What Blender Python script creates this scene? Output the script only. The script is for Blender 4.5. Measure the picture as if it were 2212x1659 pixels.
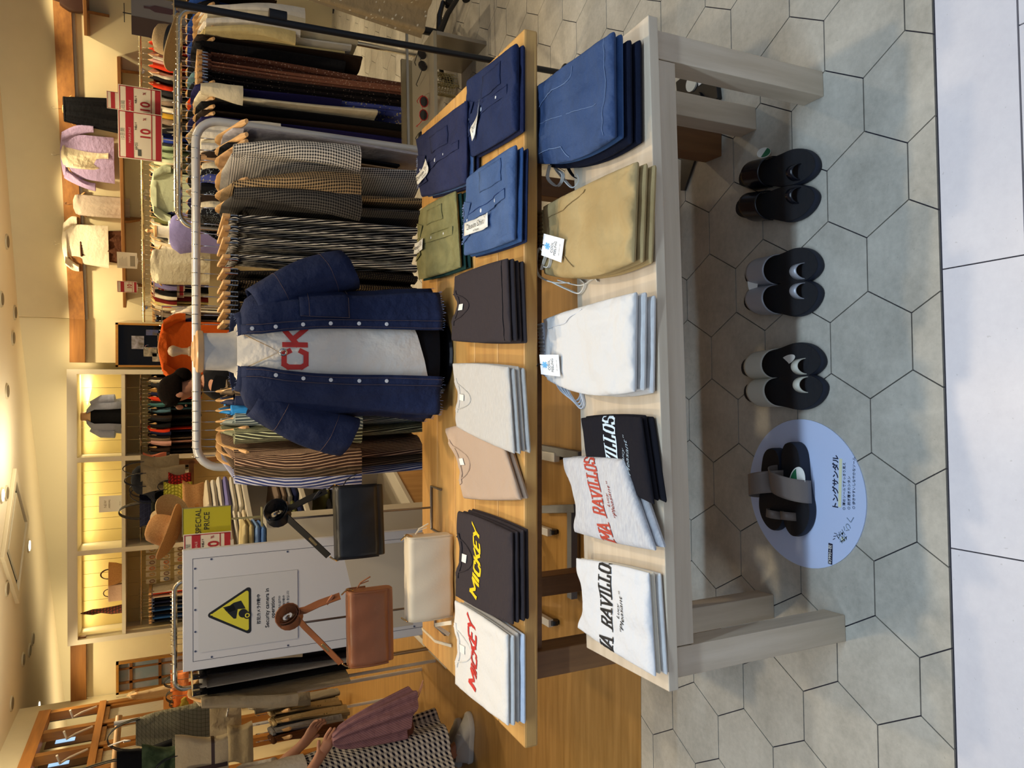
import bpy, math, random
from mathutils import Vector, Matrix, noise
PI = math.pi
sin, cos = math.sin, math.cos
R = random.Random(7)
V = Vector
scene = bpy.context.scene
COL = scene.collection
for o in list(bpy.data.objects):
    bpy.data.objects.remove(o)

# ------------------------------------------------------------------ camera, world, lights, exposure
F, TH, RO, EYE = 1578.0, 0.4427, -0.0032, 1.55      # focal length in pixels, pitch down, roll, eye height
cam_d = bpy.data.cameras.new('camera')
cam = bpy.data.objects.new('camera', cam_d)
COL.objects.link(cam)
cam_d.sensor_width = 36.0
cam_d.lens = F / 2212 * 36
cam_d.clip_start = 0.05
fwd = V((0, cos(TH), -sin(TH)))
upv = V((0, sin(TH), cos(TH)))
rgt = V((1, 0, 0))
# the photographer held the phone on its side: image left is up
r2 = rgt * cos(RO) - upv * -sin(RO)
u2 = upv * cos(RO) + rgt * -sin(RO)
mx = Matrix(((-u2.x, r2.x, -fwd.x, 0), (-u2.y, r2.y, -fwd.y, 0), (-u2.z, r2.z, -fwd.z, EYE), (0, 0, 0, 1)))
cam.matrix_world = mx
scene.camera = cam
vs = scene.view_settings
vs.view_transform = 'Standard'
vs.look = 'None'
vs.gamma = 1
vs.use_curve_mapping = False
vs.exposure = 0.0
w = bpy.data.worlds.new('world')
scene.world = w
w.use_nodes = True
w.node_tree.nodes['Background'].inputs[0].default_value = (0.62, 0.74, 1.0, 1)
w.node_tree.nodes['Background'].inputs[1].default_value = 0.22


def light(name, kind, loc, energy, col, rot=(0, 0, 0), size=0.1, size_y=None, spot=None, blend=0.6):
    d = bpy.data.lights.new(name, kind)
    d.energy = energy
    d.color = col
    if kind == 'AREA':
        d.shape = 'RECTANGLE' if size_y else 'DISK'
        d.size = size
        if size_y:
            d.size_y = size_y
    else:
        d.shadow_soft_size = size
    if kind == 'SPOT':
        d.spot_size = spot
        d.spot_blend = blend
    o = bpy.data.objects.new(name, d)
    COL.objects.link(o)
    o.location = loc
    o.rotation_euler = rot
    return o


WARM = (1.0, 0.80, 0.54)
COOL = (0.62, 0.80, 1.0)


def aim(o, tgt):
    o.rotation_euler = (V(tgt) - o.location).to_track_quat('-Z', 'Y').to_euler()


# cool strip of the mall corridor ceiling, high in front of the tables
aim(light('mall_strip_light', 'AREA', (0.1, 0.64, 3.3), 72, COOL, size=3.6, size_y=0.05), (0.1, 0.9, 0))
aim(light('mall_panel_light', 'AREA', (0.0, -1.2, 3.4), 16, (0.72, 0.84, 1.0), size=3.0, size_y=1.4), (0, 0.7, 0))
# warm downlights of the shop ceiling
for i, (x, y, e) in enumerate(((-1.0, 2.0, 30), (0.75, 2.15, 34), (-0.1, 2.5, 30), (-2.3, 3.4, 18), (2.1, 3.4, 18), (0.3, 4.0, 46),
                               (-1.5, 4.9, 40), (1.6, 5.2, 55), (0.0, 6.2, 60), (-1.9, 6.8, 55), (1.8, 7.0, 50))):
    light('shop_downlight', 'SPOT', (x, y, 2.86), e * 1.9, WARM, size=0.05, spot=math.radians(112), blend=0.7)
for x, y in ((3.3, 7.3), (2.55, 7.62), (1.75, 7.95), (1.05, 8.28), (-2.85, 8.35), (0.45, 8.5)):
    light('wall_washer', 'SPOT', (x, y, 2.86), 48, (1.0, 0.80, 0.48), size=0.03, spot=math.radians(105), blend=0.5)

# cove strips behind the top of the partition, washing the fascia and the ceiling
for x0, y0, ln, e in ((-1.2, 9.6, 3.6, 13), (-4.6, 11.6, 3.6, 20)):
    aim(light('cove_light', 'AREA', (x0, y0, 2.3), e, (1.0, .80, .50), size=ln, size_y=0.08), (x0 + .2, y0 + .5, 3.2))
for x0, y0, e in ((-2.2, 6.8, 34), (1.2, 6.6, 28), (-.5, 5.0, 13), (-.6, 8.0, 11)):  # soft lamps added in mid-air to brighten the ceiling, no fittings of the shop
    light('ceiling_fill', 'AREA', (x0, y0, 2.35), e, (1.0, .90, .72), rot=(PI, 0, 0), size=0.5)


# ------------------------------------------------------------------ pixel to place helpers
def ray(x, y):
    u = 1659 - y - 829.5
    v = x - 1106
    c, s = cos(-RO), sin(-RO)
    u, v = u * c - v * s, u * s + v * c
    a, b, d = u / F, 1.0, v / F
    return V((a, b * cos(TH) - d * sin(TH), -b * sin(TH) - d * cos(TH)))


def PZ(x, y, z=0.0):
    d = ray(x, y)
    t = (z - EYE) / d.z
    return V((d.x * t, d.y * t, z))


def PY(x, y, Y):
    d = ray(x, y)
    t = Y / d.y
    return V((d.x * t, Y, EYE + d.z * t))


# ------------------------------------------------------------------ materials
def lin(h):
    h = h.lstrip('#')
    c = [int(h[i:i + 2], 16) / 255 for i in (0, 2, 4)]
    return tuple((x / 12.92 if x <= 0.04045 else ((x + 0.055) / 1.055) ** 2.4) for x in c) + (1,)


MATS = {}


def mat(name, col='#808080', rough=0.85, metal=0.0, pat=None, col2='#202020', a=0.02, b=0.5, col3=None, bump=0.0, bscale=60,
        emit=0, alpha=1, trans=0, sheen=0, spec=None, ax='v', var=0.0):
    if name in MATS:
        return MATS[name]
    m = bpy.data.materials.new(name)
    MATS[name] = m
    m.use_nodes = True
    nt = m.node_tree
    N = nt.nodes
    L = nt.links
    bs = N['Principled BSDF']
    bs.inputs['Roughness'].default_value = rough
    bs.inputs['Metallic'].default_value = metal
    if spec is not None:
        bs.inputs['Specular IOR Level'].default_value = spec
    if trans:
        bs.inputs['Transmission Weight'].default_value = trans
    if alpha < 1:
        bs.inputs['Alpha'].default_value = alpha
    if sheen:
        bs.inputs['Sheen Weight'].default_value = sheen
    c1, c2 = lin(col), lin(col2)
    bs.inputs['Base Color'].default_value = c1
    if emit:
        bs.inputs['Emission Color'].default_value = c1
        bs.inputs['Emission Strength'].default_value = emit
    tc = N.new('ShaderNodeTexCoord')

    def mixc(fac, A, B):
        n = N.new('ShaderNodeMix')
        n.data_type = 'RGBA'
        if isinstance(fac, float):
            n.inputs[0].default_value = fac
        else:
            L.new(fac, n.inputs[0])
        for i, q in ((6, A), (7, B)):
            if isinstance(q, tuple):
                n.inputs[i].default_value = q
            else:
                L.new(q, n.inputs[i])
        return n.outputs[2]

    def mth(op, A, B=None, C=None):
        n = N.new('ShaderNodeMath')
        n.operation = op
        for i, q in enumerate((A, B, C)):
            if q is None:
                continue
            if isinstance(q, (int, float)):
                n.inputs[i].default_value = q
            else:
                L.new(q, n.inputs[i])
        return n.outputs[0]

    def noi(scale, detail=3, vec=None, rg=0.5):
        n = N.new('ShaderNodeTexNoise')
        n.inputs['Scale'].default_value = scale
        n.inputs['Detail'].default_value = detail
        n.inputs['Roughness'].default_value = rg
        L.new(vec or tc.outputs['Object'], n.inputs['Vector'])
        return n.outputs['Fac']

    def ramp(fac, lo, hi):
        n = N.new('ShaderNodeMapRange')
        n.inputs['From Min'].default_value = lo
        n.inputs['From Max'].default_value = hi
        L.new(fac, n.inputs['Value'])
        return n.outputs[0]

    def stripes(axis, per, duty):
        s = N.new('ShaderNodeSeparateXYZ')
        L.new(tc.outputs['UV'], s.inputs[0])
        f = mth('FRACT', mth('DIVIDE', s.outputs[0 if axis == 'u' else 1], per))
        return mth('LESS_THAN', f, duty)

    out = None
    if pat == 'denim':
        n1 = ramp(noi(9, 4), 0.3, 0.7)
        mp = N.new('ShaderNodeMapping')
        mp.inputs['Scale'].default_value = (900, 220, 300)
        L.new(tc.outputs['Object'], mp.inputs[0])
        n2 = ramp(noi(1, 2, mp.outputs[0]), 0.3, 0.7)
        f = mth('ADD', mth('MULTIPLY', n1, 0.6), mth('MULTIPLY', n2, 0.4))
        out = mixc(f, c1, c2)
    elif pat == 'heather':
        mp = N.new('ShaderNodeMapping')
        mp.inputs['Scale'].default_value = (60, 260, 60)
        L.new(tc.outputs['Object'], mp.inputs[0])
        out = mixc(ramp(noi(1, 3, mp.outputs[0]), 0.3, 0.75), c1, c2)
    elif pat == 'stripe':
        out = mixc(stripes(ax, a, b), c1, c2)
    elif pat == 'gingham':
        s1, s2 = stripes('u', a, 0.5), stripes('v', a, 0.5)
        f = mth('MULTIPLY', mth('ADD', s1, s2), 0.5)
        out = mixc(f, c1, c2)
    elif pat == 'grid':
        s1, s2 = stripes('u', a, b), stripes('v', a, b)
        out = mixc(mth('MAXIMUM', s1, s2), c1, c2)
    elif pat == 'dots':
        vt = N.new('ShaderNodeTexVoronoi')
        vt.inputs['Scale'].default_value = 1 / a
        vt.inputs['Randomness'].default_value = b
        L.new(tc.outputs['UV'], vt.inputs['Vector'])
        out = mixc(mth('LESS_THAN', vt.outputs['Distance'], 0.28), c1, c2)
    elif pat == 'floral':
        vt = N.new('ShaderNodeTexVoronoi')
        vt.inputs['Scale'].default_value = 1 / a
        L.new(tc.outputs['UV'], vt.inputs['Vector'])
        n = noi(2.5 / a, 2, tc.outputs['UV'])
        f = mth('LESS_THAN', mth('ADD', vt.outputs['Distance'], mth('MULTIPLY', n, 0.6)), b + 0.1)
        out = mixc(f, c1, c2)
        if col3:
            n = ramp(noi(1.2 / a, 3, tc.outputs['UV']), 0.52, 0.56)
            out = mixc(n, out, lin(col3))
    elif pat == 'wood':
        mp = N.new('ShaderNodeMapping')
        mp.inputs['Scale'].default_value = (2.2, 30, 30) if ax == 'x' else ((30, 2.2, 30) if ax == 'y' else (30, 30, 2.2))
        L.new(tc.outputs['Object'], mp.inputs[0])
        n1 = noi(1.0, 5, mp.outputs[0], 0.6)
        n2 = noi(1.3, 2)
        f = ramp(mth('ADD', mth('MULTIPLY', n1, 0.75), mth('MULTIPLY', n2, 0.25)), 0.32, 0.68)
        out = mixc(f, c1, c2)
    elif pat == 'tile':
        n1 = ramp(noi(5, 6, rg=0.65), 0.3, 0.7)
        n2 = ramp(noi(55, 4, rg=0.7), 0.35, 0.75)
        f = mth('ADD', mth('MULTIPLY', n1, 0.65), mth('MULTIPLY', n2, 0.35))
        out = mixc(f, c1, c2)
        n3 = N.new('ShaderNodeMath')
        n3.operation = 'GREATER_THAN'
        L.new(noi(90, 2), n3.inputs[0])
        n3.inputs[1].default_value = 0.73
        out = mixc(mth('MULTIPLY', n3.outputs[0], 0.25), out, lin('#6a6a62'))
    elif pat == 'noise':
        out = mixc(ramp(noi(1 / a, 4), 0.35, 0.65), c1, c2)
    if var and out is None:
        dk = tuple(q * (1 - var) for q in c1[:3]) + (1,)
        out = mixc(ramp(noi(7, 4), 0.3, 0.7), c1, dk)
    if out is not None:
        L.new(out, bs.inputs['Base Color'])
        if emit:
            L.new(out, bs.inputs['Emission Color'])
    if bump:
        n = noi(bscale, 4)
        bn = N.new('ShaderNodeBump')
        bn.inputs['Strength'].default_value = bump
        bn.inputs['Distance'].default_value = min(0.05, 0.42 / bscale)
        L.new(n, bn.inputs['Height'])
        L.new(bn.outputs[0], bs.inputs['Normal'])
    return m


def cl(col, pat=None, col2='#202020', a=0.02, b=0.5, bump=0.35, bscale=22, **k):
    """a cloth material"""
    key = 'cloth_%s_%s_%s_%s_%s' % (col, pat, col2, a, b) + ''.join(str(v) for v in k.values())
    return mat(key, col, 0.9, pat=pat, col2=col2, a=a, b=b, bump=bump, bscale=bscale, spec=0.15, **k)


CHROME = mat('chrome', '#d8d4cc', 0.18, 1.0)
STEEL = mat('brushed_steel', '#a8a49c', 0.35, 1.0)
GOLD = mat('gold_metal', '#d8b070', 0.25, 1.0)
WHITEP = mat('white_paint', '#e4e2dc', 0.45)
HWOOD = mat('hanger_wood', '#dcb27a', 0.4, pat='wood', col2='#c89a62', ax='y')
BLACKP = mat('black_plastic', '#0c0c10', 0.4)
PAPER = mat('paper', '#e8e6dc', 0.7)
RED = mat('print_red', '#a01c28', 0.6)
DARKP = mat('print_black', '#1a1a1c', 0.6)


# ------------------------------------------------------------------ mesh helpers
class MB:
    def __init__(s):
        s.v, s.f, s.uv, s.mi, s.cur = [], [], [], [], 0

    def add(s, vs_, fs, uvs=None):
        n = len(s.v)
        s.v += [tuple(p) for p in vs_]
        s.uv += list(uvs) if uvs else [(p[0] + p[1] * 0.37, p[2] + p[1] * 0.61) for p in vs_]
        s.f += [tuple(i + n for i in q) for q in fs]
        s.mi += [s.cur] * len(fs)
        return s

    def box(s, x0, y0, z0, x1, y1, z1, m=None):
        vs_ = [V((x, y, z)) for x in (x0, x1) for y in (y0, y1) for z in (z0, z1)]
        if m:
            vs_ = [m @ p for p in vs_]
        return s.add(vs_, [(0, 1, 3, 2), (4, 6, 7, 5), (0, 4, 5, 1), (2, 3, 7, 6), (0, 2, 6, 4), (1, 5, 7, 3)])

    def loft(s, rings, closed=True, cap0=True, cap1=True, flip=False):
        n = len(rings[0])
        vs_, uvs, fs = [], [], []
        vl = 0.0
        for i, r in enumerate(rings):
            if i:
                vl += (V(r[0]) - V(rings[i - 1][0])).length
            ul = 0.0
            for j, p in enumerate(r):
                if j:
                    ul += (V(p) - V(r[j - 1])).length
                vs_.append(p)
                uvs.append((ul, vl))
        m = n if closed else n - 1
        for i in range(len(rings) - 1):
            for j in range(m):
                k = (j + 1) % n
                q = (i * n + j, i * n + k, (i + 1) * n + k, (i + 1) * n + j)
                fs.append(q[::-1] if flip else q)
        if cap0 and closed:
            q = tuple(range(n))
            fs.append(q if flip else q[::-1])
        if cap1 and closed:
            b_ = (len(rings) - 1) * n
            q = tuple(b_ + j for j in range(n))
            fs.append(q[::-1] if flip else q)
        return s.add(vs_, fs, uvs)

    def tube(s, pts, r, n=8, cap=True):
        pts = [V(p) for p in pts]
        rs = r if isinstance(r, (list, tuple)) else [r] * len(pts)
        rings = []
        nrm = None
        for i, p in enumerate(pts):
            t = (pts[min(i + 1, len(pts) - 1)] - pts[max(i - 1, 0)]).normalized()
            if nrm is None:
                nrm = t.orthogonal().normalized()
            nrm = (nrm - t * nrm.dot(t))
            if nrm.length < 1e-6:
                nrm = t.orthogonal()
            nrm.normalize()
            bn = t.cross(nrm)
            rings.append([p + (nrm * cos(2 * PI * k / n) + bn * sin(2 * PI * k / n)) * rs[i] for k in range(n)])
        return s.loft(rings, True, cap, cap)

    def ribbon(s, pts, w_, t_, side, tap=None):
        """flat strap along pts; side = width direction (vector or list)"""
        pts = [V(p) for p in pts]
        rings = []
        for i, p in enumerate(pts):
            t = (pts[min(i + 1, len(pts) - 1)] - pts[max(i - 1, 0)]).normalized()
            sd = V(side[i] if isinstance(side, list) else side)
            sd = (sd - t * sd.dot(t)).normalized()
            nn = t.cross(sd)
            ww = w_ / 2 * (tap[i] if tap else 1)
            rings.append([p + sd * ww + nn * t_ / 2, p - sd * ww + nn * t_ / 2, p - sd * ww - nn * t_ / 2, p + sd * ww - nn * t_ / 2])
        return s.loft(rings)

    def lathe(s, prof, c=(0, 0, 0), n=32, sx=1, sy=1):
        rings = [[V((c[0] + r * cos(2 * PI * k / n) * sx, c[1] + r * sin(2 * PI * k / n) * sy, c[2] + z)) for k in range(n)] for r, z in prof]
        return s.loft(rings)

    def disc(s, c, nrm, r, th, n=20, r2=None):
        nrm = V(nrm).normalized()
        a_ = nrm.orthogonal().normalized()
        b_ = nrm.cross(a_)
        r2 = r2 or r
        ring = lambda o, q: [V(c) + nrm * o + (a_ * cos(2 * PI * k / n) * q + b_ * sin(2 * PI * k / n) * q * r2 / r) for k in range(n)]
        return s.loft([ring(0, r), ring(th, r)])

    def sphere(s, c, r, n=12, m=8, sc=(1, 1, 1)):
        rings = []
        for i in range(m + 1):
            a_ = -PI / 2 + PI * i / m
            q = max(cos(a_), 0.02)
            rings.append([V((c[0] + r * sc[0] * q * cos(2 * PI * k / n), c[1] + r * sc[1] * q * sin(2 * PI * k / n), c[2] + r * sc[2] * sin(a_))) for k in range(n)])
        return s.loft(rings)

    def poly(s, pts, th, nrm):
        """thin extruded polygon"""
        nrm = V(nrm)
        n = len(pts)
        vs_ = [V(p) for p in pts] + [V(p) + nrm * th for p in pts]
        fs = [tuple(range(n))[::-1], tuple(range(n, 2 * n))] + [(i, (i + 1) % n, n + (i + 1) % n, n + i) for i in range(n)]
        return s.add(vs_, fs)

    def build(s, name, m, parent=None, smooth=True, world=False, bevel=0, solid=0, sub=0, inst=False, edge=35):
        me = bpy.data.meshes.new(name)
        vs_ = s.v
        if world and parent is not None:
            inv = parent.matrix_basis.inverted()
            vs_ = [tuple(inv @ V(p)) for p in vs_]
        me.from_pydata(vs_, [], s.f)
        uvl = me.uv_layers.new(name='UVMap')
        for lp in me.loops:
            uvl.data[lp.index].uv = s.uv[lp.vertex_index]
        ms = m if isinstance(m, list) else [m]
        for q in ms:
            me.materials.append(q)
        if len(ms) > 1:
            for p, i in zip(me.polygons, s.mi):
                p.material_index = i
        if smooth:
            me.shade_smooth()
            try:
                me.set_sharp_from_angle(angle=math.radians(edge))
            except Exception:
                pass
        me.update()
        o = bpy.data.objects.new(name, me)
        COL.objects.link(o)
        if parent:
            o.parent = parent
        if bevel:
            md = o.modifiers.new('bevel', 'BEVEL')
            md.width = bevel
            md.segments = 2
            md.limit_method = 'ANGLE'
        if solid:
            md = o.modifiers.new('thick', 'SOLIDIFY')
            md.thickness = solid
            md.offset = 0
        if sub:
            md = o.modifiers.new('sub', 'SUBSURF')
            md.levels = md.render_levels = sub
        return o


def tag(o, label, cat, group=None, kind=None):
    o['label'] = label
    o['category'] = cat
    if group:
        o['group'] = group
    if kind:
        o['kind'] = kind
    return o


def thing(name, label, cat, loc=(0, 0, 0), rz=0, group=None, rot=None):
    o = bpy.data.objects.new(name, None)
    o.empty_display_size = 0.05
    COL.objects.link(o)
    o.location = loc
    o.rotation_euler = rot or (0, 0, rz)
    o.matrix_basis = Matrix.Translation(V(loc)) @ o.rotation_euler.to_matrix().to_4x4()
    return tag(o, label, cat, group)


def struct(name, mb, m, parent=None, smooth=False, **k):
    o = mb.build(name, m, parent, smooth, **k)
    if parent is None:
        o['kind'] = 'structure'
    return o


def setmat(o, m):
    o.material_slots[0].link = 'OBJECT'
    o.material_slots[0].material = m


def dup(root, loc, rz=0, label=None, group=None, mats=None, sc=None, rot=None):
    r = root.copy()
    COL.objects.link(r)
    r.location = loc
    r.rotation_euler = rot or (0, 0, rz)
    if sc:
        r.scale = sc
    if label:
        r['label'] = label
    if group:
        r['group'] = group
    kids = [c for c in KIDS.get(root.name, [])]
    for ch in kids:
        c = ch.copy()
        COL.objects.link(c)
        c.parent = r
        if mats and ch.name.split('.')[0] in mats:
            setmat(c, mats[ch.name.split('.')[0]])
        for g in KIDS.get(ch.name, []):
            d = g.copy()
            COL.objects.link(d)
            d.parent = c
            if mats and g.name.split('.')[0] in mats:
                setmat(d, mats[g.name.split('.')[0]])
    if mats and root.type == 'MESH' and 'self' in mats:
        setmat(r, mats['self'])
    return r


KIDS = {}


def remember(root):
    for o in COL.objects:
        if o.parent is not None:
            pass
    ks = [o for o in COL.objects if o.parent == root]
    KIDS[root.name] = ks
    for k in ks:
        KIDS[k.name] = [o for o in COL.objects if o.parent == k]
    return root


def txt(body, size, m, parent, M4, name='lettering', align='CENTER', ext=0.0004, off=0.0, shear=0, sx=1.0, spacing=1.0, fn=None, line=1.0):
    cu = bpy.data.curves.new(name, 'FONT')
    cu.body = body
    cu.size = size
    cu.align_x = align
    cu.align_y = 'CENTER'
    cu.extrude = ext
    cu.offset = off
    cu.shear = shear
    cu.space_character = spacing
    cu.space_line = line
    cu.resolution_u = 3
    ob = bpy.data.objects.new('tmp', cu)
    COL.objects.link(ob)
    bpy.context.view_layer.update()
    me = bpy.data.meshes.new_from_object(ob.evaluated_get(bpy.context.evaluated_depsgraph_get()))
    bpy.data.objects.remove(ob)
    me.name = name
    for v in me.vertices:
        p = V((v.co.x * sx, v.co.y, v.co.z))
        v.co = fn(p) if fn else M4 @ p
    me.materials.clear()
    me.materials.append(m)
    o = bpy.data.objects.new(name, me)
    COL.objects.link(o)
    if parent:
        o.parent = parent
    return o


RX = Matrix.Rotation(PI / 2, 4, 'X')          # text plane XY -> standing, facing -Y


def up(x, y, z, rz=0):
    return Matrix.Translation((x, y, z)) @ Matrix.Rotation(rz, 4, 'Z') @ RX


# ------------------------------------------------------------------ a slab serif stroke alphabet for shirt prints
GL = {
    'M': ([[(0, 0), (0, 1)], [(0, 1), (.5, .35)], [(.5, .35), (1, 1)], [(1, 1), (1, 0)]], [(0, 0), (1, 0), (0, 1), (1, 1)], 1.15),
    'A': ([[(0, 0), (.5, 1)], [(.5, 1), (1, 0)], [(.2, .33), (.8, .33)]], [(0, 0), (1, 0)], 1.0),
    'R': ([[(.12, 0), (.12, 1)], [(.12, 1), (.8, 1), (.92, .85), (.92, .62), (.8, .48), (.12, .48)], [(.6, .48), (.95, 0)]], [(.12, 0), (.95, 0)], .9),
    'V': ([[(0, 1), (.5, 0)], [(.5, 0), (1, 1)]], [(0, 1), (1, 1)], 1.0),
    'I': ([[(.5, 0), (.5, 1)]], [(.5, 0), (.5, 1)], .45),
    'L': ([[(.15, 1), (.15, 0)], [(.15, 0), (.9, 0)], [(.9, 0), (.9, .25)]], [(.15, 1), (.15, 0)], .8),
    'O': ([[(.2, 0), (.8, 0), (.95, .2), (.95, .8), (.8, 1), (.2, 1), (.05, .8), (.05, .2), (.2, 0)]], [], .85),
    'S': ([[(.05, .22), (.2, 0), (.8, 0), (.95, .2), (.85, .48), (.15, .55), (.05, .8), (.2, 1), (.8, 1), (.95, .8)]], [], .85),
    'C': ([[(.95, .25), (.8, 0), (.2, 0), (.05, .2), (.05, .8), (.2, 1), (.8, 1), (.95, .75)]], [], .85),
    'K': ([[(.1, 0), (.1, 1)], [(.1, .4), (.9, 1)], [(.38, .6), (.95, 0)]], [], .9),
    'E': ([[(.1, 0), (.1, 1)], [(.1, 1), (.9, 1)], [(.1, .52), (.75, .52)], [(.1, 0), (.9, 0)]], [], .8),
    'Y': ([[(0, 1), (.5, .48)], [(1, 1), (.5, .48)], [(.5, .48), (.5, 0)]], [], .95),
}


def letters(mb, word, fn, h, serif=True, wt=0.16, track=0.22, slant=0.0, wsc=0.75):
    """fn(a, b) maps metres along / above the baseline to a point on the cloth"""
    adv = 0
    tot = sum((0.35 if c == ' ' else GL[c][2] * wsc + track) * h for c in word) - track * h
    x0 = -tot / 2
    for c in word:
        if c == ' ':
            x0 += 0.35 * h
            continue
        st, sf, wd = GL[c]
        wd *= wsc
        segs = []
        for s_ in st:
            for p, q in zip(s_[:-1], s_[1:]):
                segs.append((p, q, wt * (1.0 if abs(p[0] - q[0]) < abs(p[1] - q[1]) or not serif else 0.75)))
        if serif:
            for (sx_, sy_) in sf:
                segs.append(((sx_ - .12 / wd, sy_), (sx_ + .12 / wd, sy_), wt * 0.6))
        for (p, q, th) in segs:
            a_ = V((x0 + p[0] * wd * h, p[1] * h))
            b_ = V((x0 + q[0] * wd * h, q[1] * h))
            d = (b_ - a_)
            ln = d.length
            if ln < 1e-6:
                continue
            d.normalize()
            n_ = V((-d.y, d.x))
            a2, b2 = a_ - d * th * h * 0.35, b_ + d * th * h * 0.35
            K = max(2, int(ln / (0.012)) + 1)
            vs_, fs = [], []
            for k in range(K + 1):
                c_ = a2.lerp(b2, k / K)
                for sgn in (-1, 1):
                    e = c_ + n_ * sgn * th * h / 2
                    vs_.append(fn(e.x + slant * e.y, e.y))
            for k in range(K):
                fs.append((2 * k, 2 * k + 1, 2 * k + 3, 2 * k + 2))
            mb.add(vs_, fs)
        x0 += (wd + track) * h
    return mb

# ================================================================== THE ROOM
CREAM = mat('cream_wall_paint', '#d9cda6', 0.85, var=0.04)
CEILP = mat('ceiling_paint', '#dccfae', 0.9)
TRIMW = mat('oak_trim', '#99672e', 0.5, pat='wood', col2='#754a1e', ax='x')
LATW = mat('oak_lattice', '#a5702f', 0.5, pat='wood', col2='#835422', ax='z')
TILE = mat('hexagon_stone_tile', '#c9c4b6', 0.42, pat='tile', col2='#9a968a', spec=0.35)
GROUT = mat('dark_grout', '#34323c', 0.9)
WTILE = mat('white_mall_tile', '#dcdce2', 0.3, pat='tile', col2='#ccccd4', spec=0.4)
OAKFL = mat('oak_plank_floor', '#a8824a', 0.35, pat='wood', col2='#86632f', ax='x')

# subfloor (grout) under everything
b = MB()
b.box(-9, -3, -0.05, 7, 14, -0.006)
struct('floor', b, GROUT)
# hexagon tiles: pattern inside one mesh
S_, AP = 0.1312, 0.1138
b = MB()
rot = Matrix.Rotation(0.022, 2)
ymin_line = lambda x: 1.047 + 0.0278 * x
WX, WY = 0.56, 2.19            # oak floor covers x < WX, y > WY


def clip(poly, fn_):
    out = []
    for i in range(len(poly)):
        p, q = poly[i], poly[(i + 1) % len(poly)]
        a_, c_ = fn_(p), fn_(q)
        if a_ >= 0:
            out.append(p)
        if (a_ >= 0) != (c_ >= 0):
            out.append(p.lerp(q, a_ / (a_ - c_)))
    return out


for i in range(-14, 18):
    for j in range(-2, 30):
        c = V((1.5 * S_ * i, AP * (2 * j + (i % 2))))
        hx = [c + V((S_ * 0.987 * cos(k * PI / 3), S_ * 0.987 * sin(k * PI / 3))) for k in range(6)]
        hx = [rot @ p + V((0.486, 1.245)) for p in hx]
        hx = clip(hx, lambda p: p.y - ymin_line(p.x) - 0.002)
        if len(hx) < 3:
            continue
        parts = [hx]
        cx = sum(p.x for p in hx) / len(hx)
        mny, mxy = min(p.y for p in hx), max(p.y for p in hx)
        if mxy > WY and min(p.x for p in hx) < WX:
            parts = [clip(hx, lambda p: WY - 0.002 - p.y), clip(clip(hx, lambda p: p.x - WX - 0.002), lambda p: p.y - WY + 0.002)]
        for q in parts:
            if len(q) > 2:
                b.poly([(p.x, p.y, -0.006) for p in q], 0.006, (0, 0, 1))
struct('floor', b, TILE)
b = MB()
b.box(-9, WY, -0.006, WX, 14, 0.0)
struct('floor', b, OAKFL)
# white mall tiles, long joints along x
b = MB()
rr = Matrix.Rotation(0.0278, 4, 'Z')
O_ = Matrix.Translation((0, 1.044, 0)) @ rr
rows = [(-0.002, -0.172, 0.25), (-0.176, -0.78, 0.1), (-0.784, -1.39, 0.25), (-1.394, -2.0, 0.1), (-2.004, -2.7, .25)]
for y1, y0, ox in rows:
    for k in range(-6, 7):
        x0 = ox + k * 0.612
        if y1 > -0.1:
            x0 = 0.25 + k * 0.612
        b.box(x0 + 0.0015, y0, -0.006, x0 + 0.612 - 0.0015, y1, 0.0, O_)
struct('floor', b, WTILE)

# walls
CZ = 2.9
W1, W2 = V((7.0, 6.15, 0)), V((0.70, 8.85, 0))      # wall behind the right-hand rail


def wallseg(name, p, q, z0, z1, m, th=0.1, mm=True):
    d = (q - p).normalized()
    n = V((-d.y, d.x, 0))
    if n.y < 0:
        n = -n
    b_ = MB()
    vs_ = [p + V((0, 0, z0)), q + V((0, 0, z0)), q + V((0, 0, z1)), p + V((0, 0, z1))]
    b_.poly(vs_, th, n)
    return struct(name, b_, m)


wallseg('wall_right', W1, W2, 0, CZ, CREAM)
BY = 8.85
wallseg('wall_back', V((0.70, BY, 0)), V((0.24, BY, 0)), 0, 2.44, CREAM)
wallseg('wall_back_left', V((-2.62, BY, 0)), V((-3.28, BY, 0)), 0, 2.44, CREAM)
# the partition stops below the ceiling; a far fascia shows over it
wallseg('wall_far', V((0.70, 8.9, 0)), V((-7.5, 14.4, 0)), 0, CZ, mat('fascia_paint', '#d8cfae', 0.85))
wallseg('wall_left_far', V((-7.5, 14.4, 0)), V((-7.5, 4.0, 0)), 0, CZ, CREAM)
b = MB()
b.box(-9, 0.9, CZ, 7.5, 15, CZ + 0.1)
struct('ceiling', b, CEILP)
# oak trim rail along the top of the walls
dr = (W1 - W2).normalized()
nr = V((-dr.y, dr.x, 0))
nr = nr if nr.y > 0 else -nr


def on_wall(d, off, z):
    """point d metres from the corner along the right wall, off metres in front of it"""
    return W2 + dr * d - nr * off + V((0, 0, z))


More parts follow.
